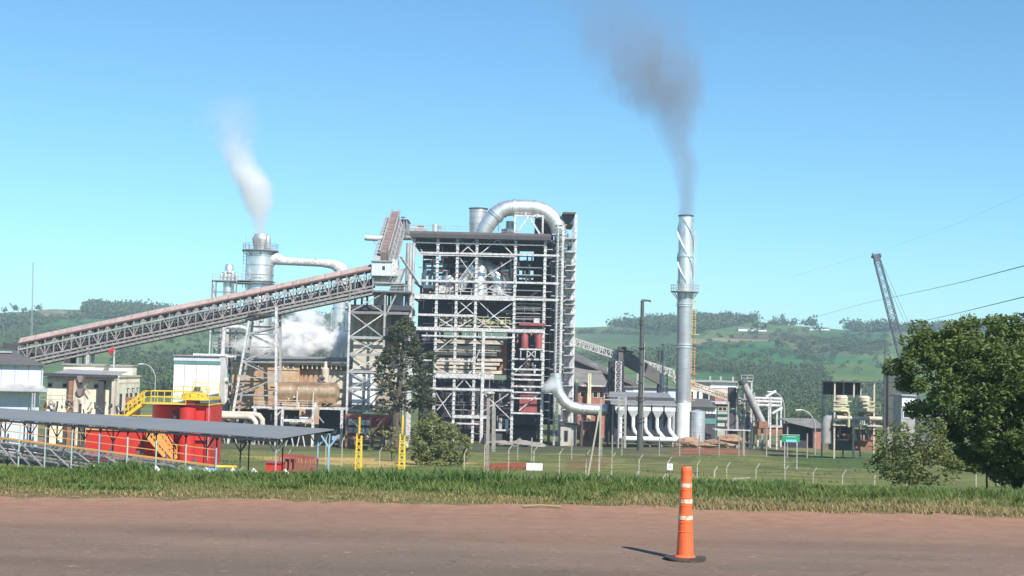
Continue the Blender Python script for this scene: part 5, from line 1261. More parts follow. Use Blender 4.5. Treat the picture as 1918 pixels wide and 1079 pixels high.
# =========================================================== COVERED PARKING
A = Vector((-14.9, 90, -2.72)); Bv = Vector((-56.0, 122, -2.72)); Cc = Vector((3.0, 5.0, .42))
CP = thing('covered_parking', 'long grey mono-pitch canopy on thin branching posts above the grass', 'canopy', (-28, 103, gz(-28, 103)))
npan = 34
for i in range(npan):
    a, b_ = A.lerp(Bv, i/npan), A.lerp(Bv, (i+1)/npan-.0006); dd = Vector((0, 0, .07))
    put('roof_sheet', MB().add([a, b_, b_+Cc, a+Cc, a+dd, b_+dd, b_+Cc+dd, a+Cc+dd], [(0, 1, 2, 3), (4, 7, 6, 5), (0, 4, 5, 1), (1, 5, 6, 2), (2, 6, 7, 3), (3, 7, 4, 0)]), 'canopy', CP)
bar('eave_beam', A+Vector((0, .1, -.12)), Bv+Vector((0, .1, -.12)), .1, 'dark', CP, .16); bar('eave_beam', A+Cc-Vector((0, .1, .14)), Bv+Cc-Vector((0, .1, .14)), .1, 'dark', CP, .16)
np_ = 15
for i in range(np_):
    t_ = (i+.22)/np_
    for row, k in ((0, .12), (1, .86)):
        top = A.lerp(Bv, t_)+Cc*k-Vector((0, 0, .16)); b_ = Vector((top.x, top.y, gz(top.x, top.y)))
        m = 'dark' if i else ('blue' if row else 'mid')
        p_ = bar('post', b_, top, .085, m, CP)
        br = MB(); q = top-Vector((0, 0, 1.0)); al = (Bv-A).normalized()*.95
        br.beam(q, top+al, .055); br.beam(q, top-al, .055); br.beam(q, top+Cc*.14, .05)
        put('y_brace', br, m, CP)
    top0, top1 = A.lerp(Bv, t_)-Vector((0, 0, .1)), A.lerp(Bv, t_)+Cc-Vector((0, 0, .12)); bar('rafter', top0, top1, .09, 'dark', CP, .14)
t = thing('blue_end_frame', 'pale blue Y-shaped post under the far corner of the grey canopy', 'post', (0, 0, 0))
ff = Front(93, 612, 850); t.location = ff.base(616)
bar('post', ff.base(616), ff.p(616, 837), .12, 'blue', t); bar('arm', ff.p(616, 838), ff.p(601, 816), .1, 'blue', t); bar('arm', ff.p(616, 838), ff.p(634, 814), .1, 'blue', t); bar('arm', ff.p(616, 838), ff.p(617, 812), .07, 'blue', t)
put('meter_box', ff.box(MB(), 620, 630, 817, 825, .2, .6), 'blue', t)

# footbridge with orange rails in front of it
A2 = Vector((0, 0, 0)); fa, fb = Front(86, 405, 870), Front(98, 0, 840)
a0, b0 = fa.p(405, 873), fb.p(-110, 808)
FB = thing('footbridge', 'raised walkway with pale teal posts and faded orange to yellow handrails', 'footbridge', (-25, 93, gz(-25, 93)))
nb_ = 11
for h, m, w_ in ((0, 'orange', .12), (.5, 'orange', .05), (1.0, 'orange', .05)): bar('handrail' if h else 'deck_edge', a0+Vector((0, 0, h)), b0+Vector((0, 0, h*1.02)), w_, m, FB)
for k, h in enumerate((-.55, -.8, -1.15, -1.5)):
    for dy in (.5, 2.2, 4): bar('lower_beam', a0+Vector((-1 if k else 0, dy, h)), b0+Vector((0, dy, h)), .09, 'dark' if (k+int(dy)) % 2 else ('teald' if k % 2 else 'mid'), FB, .1)
for i in range(34):
    p = a0.lerp(b0, i/34); q = p+Vector((random.uniform(-2.2, 2.2), 0, 0)); dy = random.uniform(.3, 4)
    bar('under_strut', p+Vector((0, dy, -1.7)), q+Vector((0, dy, -.3)), .07, random.choice(['dark', 'teald', 'mid', 'dark', 'grey']), FB)
bar('deck', a0+Vector((0, .3, -.08)), b0+Vector((0, .3, -.08)), .22, 'teald', FB, .06)
for i in range(nb_):
    p = a0.lerp(b0, i/(nb_-1)*.985); gzp = gz(p.x, p.y)
    bar('post', (p.x, p.y-.05, gzp), p+Vector((0, -.05, 1.12)), .075, 'teal' if i % 4 else 'blue', FB)
    bar('post', (p.x, p.y+2.6, gzp), p+Vector((0, 2.6, .1)), .11, 'teald', FB)
    if i < nb_-1:
        q = a0.lerp(b0, (i+1)/(nb_-1)*.985)
        bar('brace', p+Vector((0, 0, -.1)) if i % 2 == 2 else Vector((p.x, p.y+.05, gzp+.1)), q+Vector((0, .05, -.12)), .07, 'mid', FB)
        bar('brace', p+Vector((0, 2.6, -.1)), Vector((q.x, q.y+2.6, gzp+.1)), .09, 'teald', FB)
bar('cross_beam', a0, a0+Vector((1.2, .3, -.02)), .12, 'yellow', FB)
fx = Front(86, 400, 880); fx.put('blue_box', 388, 404, 877, 888, 0, .7, 'blue', FB)
for k in range(7):
    x, y = -16-k*5+random.uniform(-1, 1), 90+k*1.6
t = thing('white_rubble', 'small white lumps lying in the grass under the footbridge', 'rubble', (-20, 84, gz(-20, 84)))
for k in range(9):
    x = -26+k*1.5+random.uniform(-.5, .5); y = 84+random.random()*2
    put('lump', MB().tube([(x, y, gz(x, y)-.05), (x+.3, y, gz(x, y)+.2), (x+.6, y, gz(x, y)+.02)], [.1, .25, .1], 7), 'white2', t)

# red skid, yellow posts, signs, plates
f = Front(106, 545, 866)
t = thing('red_skid', 'dark red open frame skid with a bright red bin at its left end', 'skid', f.base(545))
bar('top_rail', f.p(523, 854), f.p(588, 858), .1, 'maroon', t, .14); bar('top_rail', f.p(523, 854, 1.4), f.p(588, 858, 1.4), .1, 'maroon', t, .14)
for px in (523, 533, 543, 552, 562, 570, 579, 588):
    for dy in (0, 1.4): bar('post', (f.x(px), 106+dy, f.ground(px)), f.p(px, 854+(px-523)*.06, dy), .10, 'maroon', t)
f.put('panel', 530, 553, 858, 880, .3, .5, 'rust', t); bar('bottom_rail', (f.x(523), 106, f.ground(523)+.1), (f.x(588), 106, f.ground(588)+.1), .15, 'maroon', t)
put('bin', f.box(MB(), 505, 535, 865, 882, -1.6, -.2), 'red', t)
f.put('bin_rim', 504, 536, 864, 866, -1.7, -.1, 'maroon', t)
def ypost(px, ytop, Y, label):
    f = Front(Y, px, 840); b_ = f.base(px); t = thing('yellow_post', label, 'post', b_, 'yellow laced posts on the lawn')
    bar('upper_pole', f.p(px-.2, 812), f.p(px-.2, ytop), .11, 'yellow', t)
    for s_ in (-1, 1):
        for dy in (-.2, .2): bar('chord', b_+Vector((s_*.19, dy, 0)), f.p(px, 812 if s_ < 0 else 816)+Vector((s_*.14, dy, 0)), .08, 'yellow', t)
    mb = MB()
    for k in range(6):
        z = b_.z+.1+k*.42; mb.beam((b_.x-.17, Y-.2, z), (b_.x+.17, Y-.2, z+.42), .05); mb.beam((b_.x+.17, Y-.2, z), (b_.x-.17, Y-.2, z+.42), .05)
    put('lacing', mb, 'yellow', t)
ypost(672.5, 781, 92, 'yellow laced post standing just right of the grey canopy end')
ypost(753.5, 778, 92, 'yellow laced post in front of the trunk of the tall dark tree')
f = Front(150, 1481, 822)
t = thing('green_sign', 'green road sign with a light blue panel on two posts behind the mound', 'sign', f.base(1481))
f.put('board', 1465, 1498, 815, 828, 0, .12, 'green', t); f.put('blue_panel', 1472, 1492, 823.5, 828, -.03, -.003, 'cyan', t); f.put('border', 1465, 1498, 814, 815, -.03, .1, 'teal', t)
f.put('text_line', 1473, 1490, 817.5, 819, -.03, -.003, 'teal', t)
for px in (1470, 1493): bar('post', f.base(px), f.p(px, 828, .06), .12, 'mid', t)

# =========================================================== FENCES
def bent_post(t, px, ytop, Y, hgt=None, m='postc', lean=.28):
    f = Front(Y, px, ytop+20); b_ = f.base(px); tp = f.z(ytop); mb = MB()
    k = tp-.38
    mb.beam((b_.x, Y, b_.z-.1), (b_.x, Y, k), .085); mb.beam((b_.x, Y, k-.04), (b_.x+lean, Y, tp), .075)
    return put('fence_post', mb, m, t)
F1 = thing('perimeter_fence', 'row of pale concrete posts with bent tips along the lawn in front of the works', 'fence', onground(1150, 112))
ppos = [(910, 826), (955, 833), (1002, 836), (1050, 840), (1100, 843), (1148, 848), (1199, 852), (1253, 856), (1308, 860), (1363, 865), (1418, 868), (1472, 872), (1525, 876), (1580, 880), (1640, 884), (1700, 888), (1830, 874), (1870, 876), (1905, 880)]
for i, (px, yt) in enumerate(ppos): bent_post(F1, px-2, yt, 112)
for h in (.5, 1.0, 1.5, 1.9):
    pts = []
    for px, yt in ppos[:16]:
        b_ = onground(px-2, 112, yt+20); pts.append(b_+Vector((0, -.08, h)))
    put('fence_wire', MB().tube(pts, .012, 4), 'wire', F1)
F2 = thing('straight_post_fence', 'line of straight grey posts on the bank below the filter house', 'fence', onground(1290, 165))
for px, yt in [(970, 822), (996, 820), (1071, 822), (1127, 815), (1147, 815), (1165, 818), (1235, 820), (1273, 819), (1310, 815), (1347, 818), (1384, 814), (1393, 808), (1436, 800), (1475, 800), (1512, 812)]:
    f = Front(170, px, yt+15); b_ = f.base(px); bar('fence_post', b_-Vector((0, 0, .1)), f.p(px, yt), .15 if px != 1393 else .3, 'wood', F2)
for h in (.9, 1.7):
    put('fence_wire', MB().tube([onground(px, 170, 830)+Vector((0, -.1, h)) for px in range(970, 1440, 36)], .012, 4), 'wire', F2)
F3 = thing('short_bent_fence', 'row of low cracked posts half sunk in the tall grass', 'fence', onground(1190, 62))
for px, yt in [(1081, 888), (1137, 885), (1191, 882), (1242, 887), (1338, 874), (1371, 894), (590, 852), (700, 868)][:6]:
    f = Front(66, px, yt+10); b_ = f.base(px); mb = MB().beam(b_, (b_.x, 66, f.z(yt+8)), .07).beam((b_.x, 66, f.z(yt+9)), (b_.x+.13, 66, f.z(yt)), .06); put('fence_post', mb, 'postc', F3)
F4 = thing('lawn_fence', 'thin bent posts by the lawn between canopy and bushes', 'fence', onground(700, 150))
for px, yt, Y in [(540, 842, 120), (611, 812, 130), (641, 818, 130), (711, 838, 130), (870, 840, 112)]:
    bent_post(F4, px, yt, Y, m='postc', lean=.2)
# plates
f = Front(111.7, 1001, 874)
solo('white_sign_plate', f.box(MB(), 986, 1016, 868, 881, 0, .06), 'white2', 'blank white board low on a fence post near the red soil patch', 'sign plate')
f = Front(111.7, 1255, 875)
t = thing('warning_plate', 'small white square plate fixed on the fence post left of the traffic cone', 'sign plate', f.p(1255, 881))
f.put('plate', 1249.5, 1260, 868.5, 880.5, 0, .05, 'white2', t); f.put('grey_mark', 1252, 1257, 871, 877, -.02, -.003, 'wcor', t)
# poles
for nm, lab, px, pxt, yt, Y, w_ in (('utility_pole', 'tall grey wooden pole with a round head rising in front of the boiler house', 913, 915, 741, 115, .27), ('utility_pole', 'shorter thick grey pole beside the tall one before the boiler house', 924, 925, 764, 200, .55),
                              ('fence_pole', 'thin upright pole beside the leaning pole near the silver flue', 1122, 1126, 747, 112, .14), ('leaning_pole', 'thin pale pole leaning to the right against the upright one', 1102, 1127, 748, 111, .13)):
    b_ = onground(px, Y, 870); tp = at(pxt, yt, Y); t = thing(nm, lab, 'pole', b_)
    bar('shaft', b_, tp, w_, 'wood' if w_ > .2 else 'postc', t)
    if px == 913: put('round_head', MB().lathe((tp.x, tp.y, 0), [(.05, tp.z+.1), (.55, tp.z+.18), (.5, tp.z+.3), (.1, tp.z+.42)], 14), 'mid', t)
    if px == 924: bar('cap', tp, tp+Vector((0, 0, .5)), .35, 'mid', t)
b_ = onground(1440, 105, 900)
solo('fence_rail', MB().beam(at(1372, 897, 70), at(1404, 895, 72), .06), 'postc', 'loose white rail lying level in the grass right of the traffic cone', 'rail')
# rocks and soil
def ground_at(px, py, y0=300, y1=1800):
    ys = np.linspace(y0, y1, 3000); xs = np.array([at(px, py, 1000).x/1000])*ys; zz = gz_np(xs, ys); _, q = proj_np(xs, ys, zz)
    return float(ys[np.argmin(np.abs(q-py))])
def lumps(name, label, cat, spots, m, Y, n=10, group=None):
    f = Front(Y, spots[0][0], spots[0][1]); t = thing(name, label, cat, f.base(spots[0][0]))
    for px, py, rx, rz in spots:
        c = f.p(px, py); mb = MB(); nu, nv = 28, 16; vs = []
        for i in range(nv+1):
            for j in range(nu):
                ph = math.pi*i/nv; th = 2*math.pi*j/nu; q = Vector((math.sin(ph)*math.cos(th), math.sin(ph)*math.sin(th), math.cos(ph)))
                k = 1+.35*mnoise.noise(q*1.3+Vector((px, py, 0)))+.12*mnoise.noise(q*4.5+Vector((px, 2, 0)))
                vs.append((c.x+q.x*rx*k, c.y+q.y*rx*.8*k, c.z+q.z*rz*k))
        mb.add(vs, [(i*nu+j, (i+1)*nu+j, (i+1)*nu+(j+1) % nu, i*nu+(j+1) % nu) for i in range(nv) for j in range(nu)]); put('lump', mb, m, t)
    return t
lumps('soil_heap', 'long pinkish tan soil heap between the chimney foot and the back fence', 'soil heap', [(1290, 828, 1.5, .7), (1305, 832, 1.3, .45), (1366, 820, 1.9, .55), (1383, 826, 1.1, .4), (1350, 829, 2.2, .5), (1325, 833, 2.0, .35), (1276, 834, 1.0, .3)], 'rock', 192)
lumps('ash_heap', 'low grey ash heap at the foot of the boiler house', 'ash heap', [(975, 832, 2.6, .6), (1000, 833, 2, .5), (940, 832, 2.5, .5)], 'wood', 238)
# far mast
b_ = onground(62, 900, 600); tp = at(62, 491, 900)
t = thing('radio_mast', 'very thin lattice radio mast on the hill at far left', 'radio mast', b_)
for s_ in ((-.5, -.3), (.5, -.3), (0, .5)): bar('chord', b_+Vector((s_[0], s_[1], 0)), tp+Vector((s_[0]*.5, s_[1]*.5, 0)), .15, 'mid', t)
mb = MB()
for k in range(30):
    a, c = b_.lerp(tp, k/30), b_.lerp(tp, (k+1)/30); mb.beam(a-Vector((.45, 0, 0)), c+Vector((.45, 0, 0)), .12); mb.beam(a+Vector((.45, 0, 0)), c-Vector((.45, 0, 0)), .12)
put('lacing', mb, 'mid', t)
# far farm sheds
for lab, px0, px1, y0, y1, Y in (('long white farm shed on the far hillside right of the chimney', 1383, 1416, 613, 620, 1250), ('small pale farm building just right of the long white one', 1418, 1436, 615, 620, 1250),
        ('pair of white sheds below the far skyline woods', 1517, 1532, 613, 618, 1330), ('white shed on the far hillside nearest the crane', 1538, 1554, 613, 618, 1330),
        ('pale roofed house on the far hill beside the left wood', 252, 274, 583, 588, 1350), ('pale roof at the far left edge of the valley', 2, 16, 611, 617, 1000)):
    Y = ground_at((px0+px1)/2, y1+1, 500, 1590)
    f = Front(Y, (px0+px1)/2, y1); t = thing('farm_shed', lab, 'shed', f.base((px0+px1)/2)); g_ = f.z(y1)+.6
    put('wall', MB().box(f.x(px0), f.x(px1), Y, Y+9, g_-1, f.z(y0+2.5)), 'white2', t)
    xm0, xm1 = f.x(px0-.6), f.x(px1+.6)
    put('roof', MB().add([(xm0, Y-.6, f.z(y0+2.4)), (xm1, Y-.6, f.z(y0+2.4)), (xm1, Y+4.5, f.z(y0)), (xm0, Y+4.5, f.z(y0)), (xm1, Y+9.6, f.z(y0+2.4)), (xm0, Y+9.6, f.z(y0+2.4))], [(0, 1, 2, 3), (3, 2, 4, 5), (0, 3, 5), (1, 4, 2)]), 'roofc' if px0 > 300 else 'white2', t)

# =========================================================== TRAFFIC CONE
cp = at(1283, 1043, 16.4); cp.z = .006
TC = thing('traffic_cone', 'tall slender orange traffic cone with three worn pale bands on the road', 'traffic cone', cp)
def cr(z): return .104-(.104-.062)*min(1, z/.98)**.9
zs = [.035, .06, .2, .35, .455]; H = 1.10
prof = lambda a, b_, o=0, n=5: [(cr(a+(b_-a)*i/n)+o, a+(b_-a)*i/n) for i in range(n+1)]
put('body', MB().lathe(cp, [(.135, .03), (.118, .045)]+prof(.06, .98, 0, 14)+[(.061, 1.0), (.065, 1.03), (.063, 1.075), (.055, 1.09), (.045, 1.09), (.04, 1.02)], 40), 'coneo', TC, smooth=True)
for z in (.47, .66, .845): put('reflective_band', MB().lathe(cp, prof(z, z+.048, .004, 2), 40), 'conew', TC, smooth=True)
for z in (.44, .53, .635, .72, .82, .90, .33): put('moulded_ring', MB().lathe(cp, [(cr(z)+.001, z-.006), (cr(z)+.006, z), (cr(z+.006)+.001, z+.006)], 40), 'coneo', TC)
put('grip_tab', MB().box(cp.x+.055, cp.x+.08, cp.y-.02, cp.y+.02, .985, 1.005), 'coneo', TC)
mb = MB(); n = 40; prf = []
for i in range(n):
    a = 2*math.pi*i/n; prf.append((cp.x+.245*math.cos(a), cp.y+.245*math.sin(a), .006+.02+.022*abs(math.cos(a))**3))
ins = [(cp.x+.12*math.cos(2*math.pi*i/n), cp.y+.12*math.sin(2*math.pi*i/n), .045) for i in range(n)]
low = [(x, y, z-.022) for x, y, z in prf]
mb.add(prf+ins+low, [(i, (i+1) % n, n+(i+1) % n, n+i) for i in range(n)]+[(2*n+i, 2*n+(i+1) % n, (i+1) % n, i) for i in range(n)]+[tuple(2*n+i for i in range(n))[::-1]])
put('base', mb, 'coneb', TC)
solo('twig', MB().tube([(.25, 22.0, .03), (.5, 22.05, .05), (.85, 22.1, .03)], .02, 6), 'straw', 'pale broken stick lying on the dirt at the edge of the grass', 'stick')

# =========================================================== TREES, WOODS, GRASS
def soup_mesh(name, V, F, m):
    "V (n,3), F (k,3 or 4) -> mesh"
    me = bpy.data.meshes.new(name); k = F.shape[1]
    me.vertices.add(len(V)); me.vertices.foreach_set('co', V.astype(np.float32).ravel())
    me.loops.add(F.size); me.loops.foreach_set('vertex_index', F.astype(np.int32).ravel())
    me.polygons.add(len(F)); me.polygons.foreach_set('loop_start', np.arange(0, F.size, k, dtype=np.int32))
    me.update(calc_edges=True); me.materials.append(M[m] if isinstance(m, str) else m); return me
def leaves_at(C, size, flat=.35, out=None):
    "one folded leaf quad at each centre, random facing"
    n = len(C); a = RS.randn(n, 3); a[:, 2] *= .6; a /= np.linalg.norm(a, axis=1)[:, None]
    b_ = RS.randn(n, 3); b_ -= (b_*a).sum(1)[:, None]*a; b_ /= np.linalg.norm(b_, axis=1)[:, None]
    s_ = (size*(.6+.8*RS.rand(n)))[:, None] if np.ndim(size) == 0 else size[:, None]
    V = np.stack([C-a*s_, C-b_*s_*.42, C+a*s_, C+b_*s_*.42], 1).reshape(-1, 3)
    return V, np.arange(n*4).reshape(-1, 4)
def blob_leaves(clumps, dens, size, shell=.55):
    out = []
    for (x, y, z, r, q) in clumps:
        n = max(4, int(dens*r*r)); d = RS.randn(n, 3); d /= np.linalg.norm(d, axis=1)[:, None]
        rad = r*(shell+(1-shell)*RS.rand(n)**.5)*(1+.25*np.sin(d[:, 0]*5+x)*np.cos(d[:, 1]*5+z))
        out.append(np.stack([x+d[:, 0]*rad, y+d[:, 1]*rad, z+d[:, 2]*rad*q], 1))
    return leaves_at(np.concatenate(out), size)
def limb(mb, p, q, r0, r1, n=6, wig=.08):
    p, q = Vector(p), Vector(q); L = (q-p).length; pts = []
    for i in range(n+1):
        t = i/n; v = p.lerp(q, t); w_ = L*wig*math.sin(math.pi*t)
        pts.append(v+Vector((mnoise.noise(v*.9), mnoise.noise(v*.9+Vector((5, 3, 1))), 0))*w_)
    mb.tube(pts, [r0+(r1-r0)*i/n for i in range(n+1)], 8)
def leafy_tree(name, label, cat, base, clumps, dens, size, leafm, stems, group=None):
    t = thing(name, label, cat, base, group); mb = MB()
    for p, q, r0, r1 in stems: limb(mb, p, q, r0, r1)
    put('trunk', mb, 'bark', t, smooth=True)
    V, F = blob_leaves(clumps, dens, size); V = V-np.array(base)
    o = bpy.data.objects.new('crown', soup_mesh('crown', V, F, leafm)); COL.objects.link(o); o.parent = t
    return t

# big round tree, right
Yt = 45
fb_ = Front(Yt, 1880, 750)
def inb(x, z, poly): return bool(inpoly(np.array([x]), np.array([z]), poly)[0])
OUT = [(1672, 700), (1690, 655), (1715, 630), (1755, 607), (1800, 603), (1850, 596), (1900, 604), (1960, 606), (2040, 640), (2110, 700), (2130, 780), (2090, 850), (2010, 890), (1930, 905), (1870, 895), (1820, 872), (1790, 850), (1765, 800), (1720, 780), (1690, 745)]
cl = []
tr_ = np.random.RandomState(3)
for k in range(900):
    px, py = tr_.uniform(1670, 2130), tr_.uniform(600, 905)
    if not inb(px, py, OUT): continue
    edge_ = not inb(px+18, py, OUT) or not inb(px-18, py, OUT) or not inb(px, py-18, OUT) or not inb(px, py+18, OUT)
    u = (px-1900)/230; v = (py-750)/155; dep = math.sqrt(max(0, 1-min(1, u*u+v*v)))*3.0
    yy = Yt - dep*tr_.uniform(.55, 1.0) if k % 3 else Yt+dep*tr_.uniform(0, 1)
    if edge_ : yy = Yt+tr_.uniform(-1, 1)
    p = fb_.p(px, py); cl.append((p.x, yy, p.z, tr_.uniform(.22, .42), tr_.uniform(.55, .8)))
bt = fb_.base(1905)
trunk_top = fb_.p(1900, 830)
stems = [(bt-Vector((0, 0, .2)), trunk_top, .16, .11), (bt+Vector((.05, 0, .1)), fb_.p(1925, 860), .1, .07)]
for px, py in ((1740, 720), (1790, 660), (1850, 640), (1900, 640), (1960, 660), (2030, 720), (1800, 800), (1985, 820), (1865, 720), (1930, 720)):
    stems.append((trunk_top, fb_.p(px, py, random.uniform(-1.4, 1.4)), .08, .02))
leafy_tree('round_tree', 'big dense round-crowned green tree at the right edge', 'tree', bt, cl, 1500, .068, 'leaf_big', stems)
# bush at its foot
fb2 = Front(41.5, 1705, 850); cl = []
OUT2 = [(1642, 822), (1652, 800), (1668, 812), (1690, 785), (1712, 800), (1740, 776), (1765, 800), (1790, 850), (1780, 895), (1735, 905), (1650, 900), (1640, 860)]
for k in range(300):
    px, py = tr_.uniform(1630, 1800), tr_.uniform(775, 915)
    if inb(px, py, OUT2): p = fb2.p(px, py); cl.append((p.x, 41.5+tr_.uniform(-1, 1), p.z, tr_.uniform(.10, .26), .85))
bb = fb2.base(1715)
leafy_tree('broad_bush', 'loose olive green bush growing at the left foot of the round tree', 'bush', bb, cl, 850, .06, 'leaf_olive', [(bb, fb2.p(1700, 820), .05, .02), (bb, fb2.p(1740, 830), .05, .02), (bb, fb2.p(1670, 840), .04, .015)])
fb2 = Front(52, 1840, 880); cl = []
for k in range(120):
    px, py = tr_.uniform(1790, 1885), tr_.uniform(846, 880)
    p = fb2.p(px, py); cl.append((p.x, 52+tr_.uniform(-1, 1), p.z, .25, .7))
bb = fb2.base(1850); leafy_tree('shade_bush', 'dark bush in the shade below the round tree crown', 'bush', bb, cl, 600, .08, 'leaf_big', [(bb, fb2.p(1850, 850), .05, .02)])
# bush in front of the boiler house
fb3 = Front(140, 820, 830); cl = []
OUT3 = [(775, 868), (768, 830), (775, 805), (790, 790), (805, 772), (822, 772), (835, 790), (860, 805), (878, 820), (882, 848), (868, 868), (840, 876), (800, 878)]
for k in range(380):
    px, py = tr_.uniform(765, 885), tr_.uniform(768, 876)
    if inb(px, py, OUT3): p = fb3.p(px, py); cl.append((p.x, 140+tr_.uniform(-2, 2), p.z, tr_.uniform(.25, .5), .85))
bb = fb3.base(812)
leafy_tree('lawn_bush', 'rounded olive bush tree on the lawn in front of the boiler house', 'bush', bb, cl, 200, .17, 'leaf_bush', [(bb, fb3.p(806, 800), .12, .04), (bb, fb3.p(840, 820), .1, .03), (bb, fb3.p(790, 825), .08, .03)])
# tall dark tree
fb4 = Front(203, 745, 700); cl = []
x_ = tr_
for k in range(60):
    t_ = k/60; py = 600+t_*178; wd = 12+38*math.sin(min(1, t_*1.5)*math.pi/2)
    for s_ in range(4):
        px = 748 + tr_.uniform(-1, 1)*wd + (4 if t_ < .5 else 10)
        if tr_.rand() < .26 and abs(px-748) < wd*.5: continue
        p = fb4.p(px, py+tr_.uniform(-4, 4)); cl.append((p.x, 203+tr_.uniform(-2.4, 2.4), p.z, tr_.uniform(.35, .85), .55))
for k in range(46):
    p = fb4.p(tr_.uniform(760, 815), tr_.uniform(640, 770)); cl.append((p.x, 204+tr_.uniform(-1, 2), p.z, tr_.uniform(.3, .8), .55))
bb = fb4.base(745); top = fb4.p(755, 600)
stems = [(bb, fb4.p(745, 770), .75, .55), (fb4.p(745, 772), fb4.p(752, 680), .5, .3), (fb4.p(752, 682), top, .3, .06)]
for k in range(22):
    py = 620+k*7; s_ = 1 if k % 2 else -1; stems.append((fb4.p(750, py), fb4.p(750+s_*tr_.uniform(18, 44), py-tr_.uniform(-2, 10), tr_.uniform(-2, 2)), .12, .03))
leafy_tree('tall_dark_tree', 'tall dark sparse tree hiding the left columns of the boiler house', 'tree', bb, cl, 85, .26, 'leaf_dark', stems)
# low olive scrub left of it
fb5 = Front(150, 735, 830); cl = []
for k in range(40): p = fb5.p(tr_.uniform(690, 775), tr_.uniform(800, 850)); cl.append((p.x, 150+tr_.uniform(-1, 1), p.z, tr_.uniform(.2, .5), .7))
bb = fb5.base(735); leafy_tree('scrub', 'thin olive scrub below the tall dark tree', 'bush', bb, cl, 60, .2, 'leaf_bush', [(bb, fb5.p(730, 815), .08, .03), (bb, fb5.p(755, 820), .06, .02)])

# far trees: four shapes
def far_tree_shape(seed, n=80, tall=1.0, sz=.13):
    r = np.random.RandomState(seed); cen = []
    for k in range(9): cen.append((r.uniform(-.42, .42), r.uniform(-.42, .42), r.uniform(.35, .85)*tall, r.uniform(.18, .34)))
    C = []
    for k in range(n):
        x, y, z, q = cen[r.randint(9)]; d = r.randn(3); d /= np.linalg.norm(d); C.append((x+d[0]*q, y+d[1]*q, max(.05, z+d[2]*q*.8)))
    C = np.array(C); a = r.randn(n, 3); a /= np.linalg.norm(a, axis=1)[:, None]; b_ = r.randn(n, 3); b_ -= (b_*a).sum(1)[:, None]*a; b_ /= np.linalg.norm(b_, axis=1)[:, None]
    s_ = sz*(.7+.6*r.rand(n, 1)); V = np.stack([C-a*s_, C+a*s_, C+b_*s_*1.3], 1).reshape(-1, 3)
    tr = np.array([(-.03, 0, -.1), (.03, 0, -.1), (0, .02, .6)]); V = np.concatenate([V, tr]); return V, np.arange(len(V)).reshape(-1, 3)
SH = [far_tree_shape(s_) for s_ in range(5)] + [far_tree_shape(9, 60, 1.5)]
SHN = [far_tree_shape(20+s_, 260, sz=.075) for s_ in range(5)]
def wood(name, label, poly, step, hmin, hmax, Y0, Y1, seed, keep=1.0, col='leaf_far'):
    "woodland: trees spread over the piece of land that the outline covers"
    r = np.random.RandomState(seed); n = 60000
    yy = r.uniform(Y0, Y1, n); xx = r.uniform(-.5, .5, n)*yy; zz = gz_np(xx, yy); px, py = proj_np(xx, yy, zz)
    ok = inpoly(px, py, poly); xx, yy, zz = xx[ok], yy[ok], zz[ok]
    cell = set(); sel = []
    for i in range(len(xx)):
        c = (int(xx[i]/step), int(yy[i]/step))
        if c in cell or r.rand() > keep: continue
        cell.add(c); sel.append(i)
    Vs, Fs, o = [], [], 0
    for i in sel:
        V, F = (SHN[r.randint(len(SHN))] if yy[i] < 850 else SH[r.randint(len(SH))]); h = r.uniform(hmin, hmax); w_ = h*r.uniform(.8, 1.25); a = r.uniform(0, 6.28); c, s_ = math.cos(a), math.sin(a)
        Vs.append(np.stack([(V[:, 0]*c-V[:, 1]*s_)*w_+xx[i], (V[:, 0]*s_+V[:, 1]*c)*w_+yy[i], V[:, 2]*h+zz[i]-.1*h], 1)); Fs.append(F+o); o += len(V)
    if not Vs: print('EMPTY WOOD', name, label); return
    ob = bpy.data.objects.new(name, soup_mesh(name, np.concatenate(Vs), np.concatenate(Fs), col)); COL.objects.link(ob)
    ob['kind'] = 'stuff'; ob['label'] = label; ob['category'] = 'wood'; print(name, label, len(sel))
wood('woodland', 'blue green wood along the far skyline right of the chimney', [(1290, 575), (1340, 574), (1430, 580), (1440, 588), (1490, 593), (1530, 598), (1440, 602), (1400, 606), (1380, 612), (1300, 626), (1150, 612), (1080, 606), (1080, 598), (1200, 592), (1270, 585)], 8, 5, 10, 1150, 1620, 1, .8)
wood('woodland', 'far wood behind the crane and the round tree', [(1570, 600), (1640, 596), (1930, 596), (1930, 622), (1600, 622), (1560, 612)], 8, 6, 11, 1200, 1640, 2, .9)
wood('woodland', 'dark wood on the far hill in the left third', [(160, 582), (190, 570), (290, 570), (420, 580), (420, 600), (240, 600), (165, 596)], 8, 7, 13, 1100, 1650, 3, .9)
wood('woodland', 'trees at the far left edge of the hill', [(-100, 590), (50, 592), (75, 606), (40, 622), (-100, 622)], 8, 7, 12, 1000, 1400, 4, .8)
wood('woodland', 'wood on the hill seen through the steam behind the trestle', [(530, 582), (650, 586), (650, 640), (530, 640)], 8, 7, 12, 950, 1650, 5, .85)
wood('woodland', 'big leafy wood in the valley behind the conveyor on the left', [(225, 712), (230, 660), (270, 640), (330, 615), (380, 620), (420, 640), (420, 720), (330, 740), (240, 750)], 6, 6, 10, 430, 900, 6, .85)
wood('woodland', 'valley scrub band at far left', [(-60, 625), (60, 618), (160, 625), (260, 628), (200, 655), (60, 650), (-60, 655)], 8, 4, 7, 800, 1200, 7, .5)
wood('woodland', 'wood filling the valley behind the pipe rack and tank platform', [(1400, 745), (1440, 715), (1500, 722), (1560, 735), (1640, 735), (1700, 740), (1700, 800), (1400, 805)], 5, 4, 7.5, 400, 800, 8, .85)
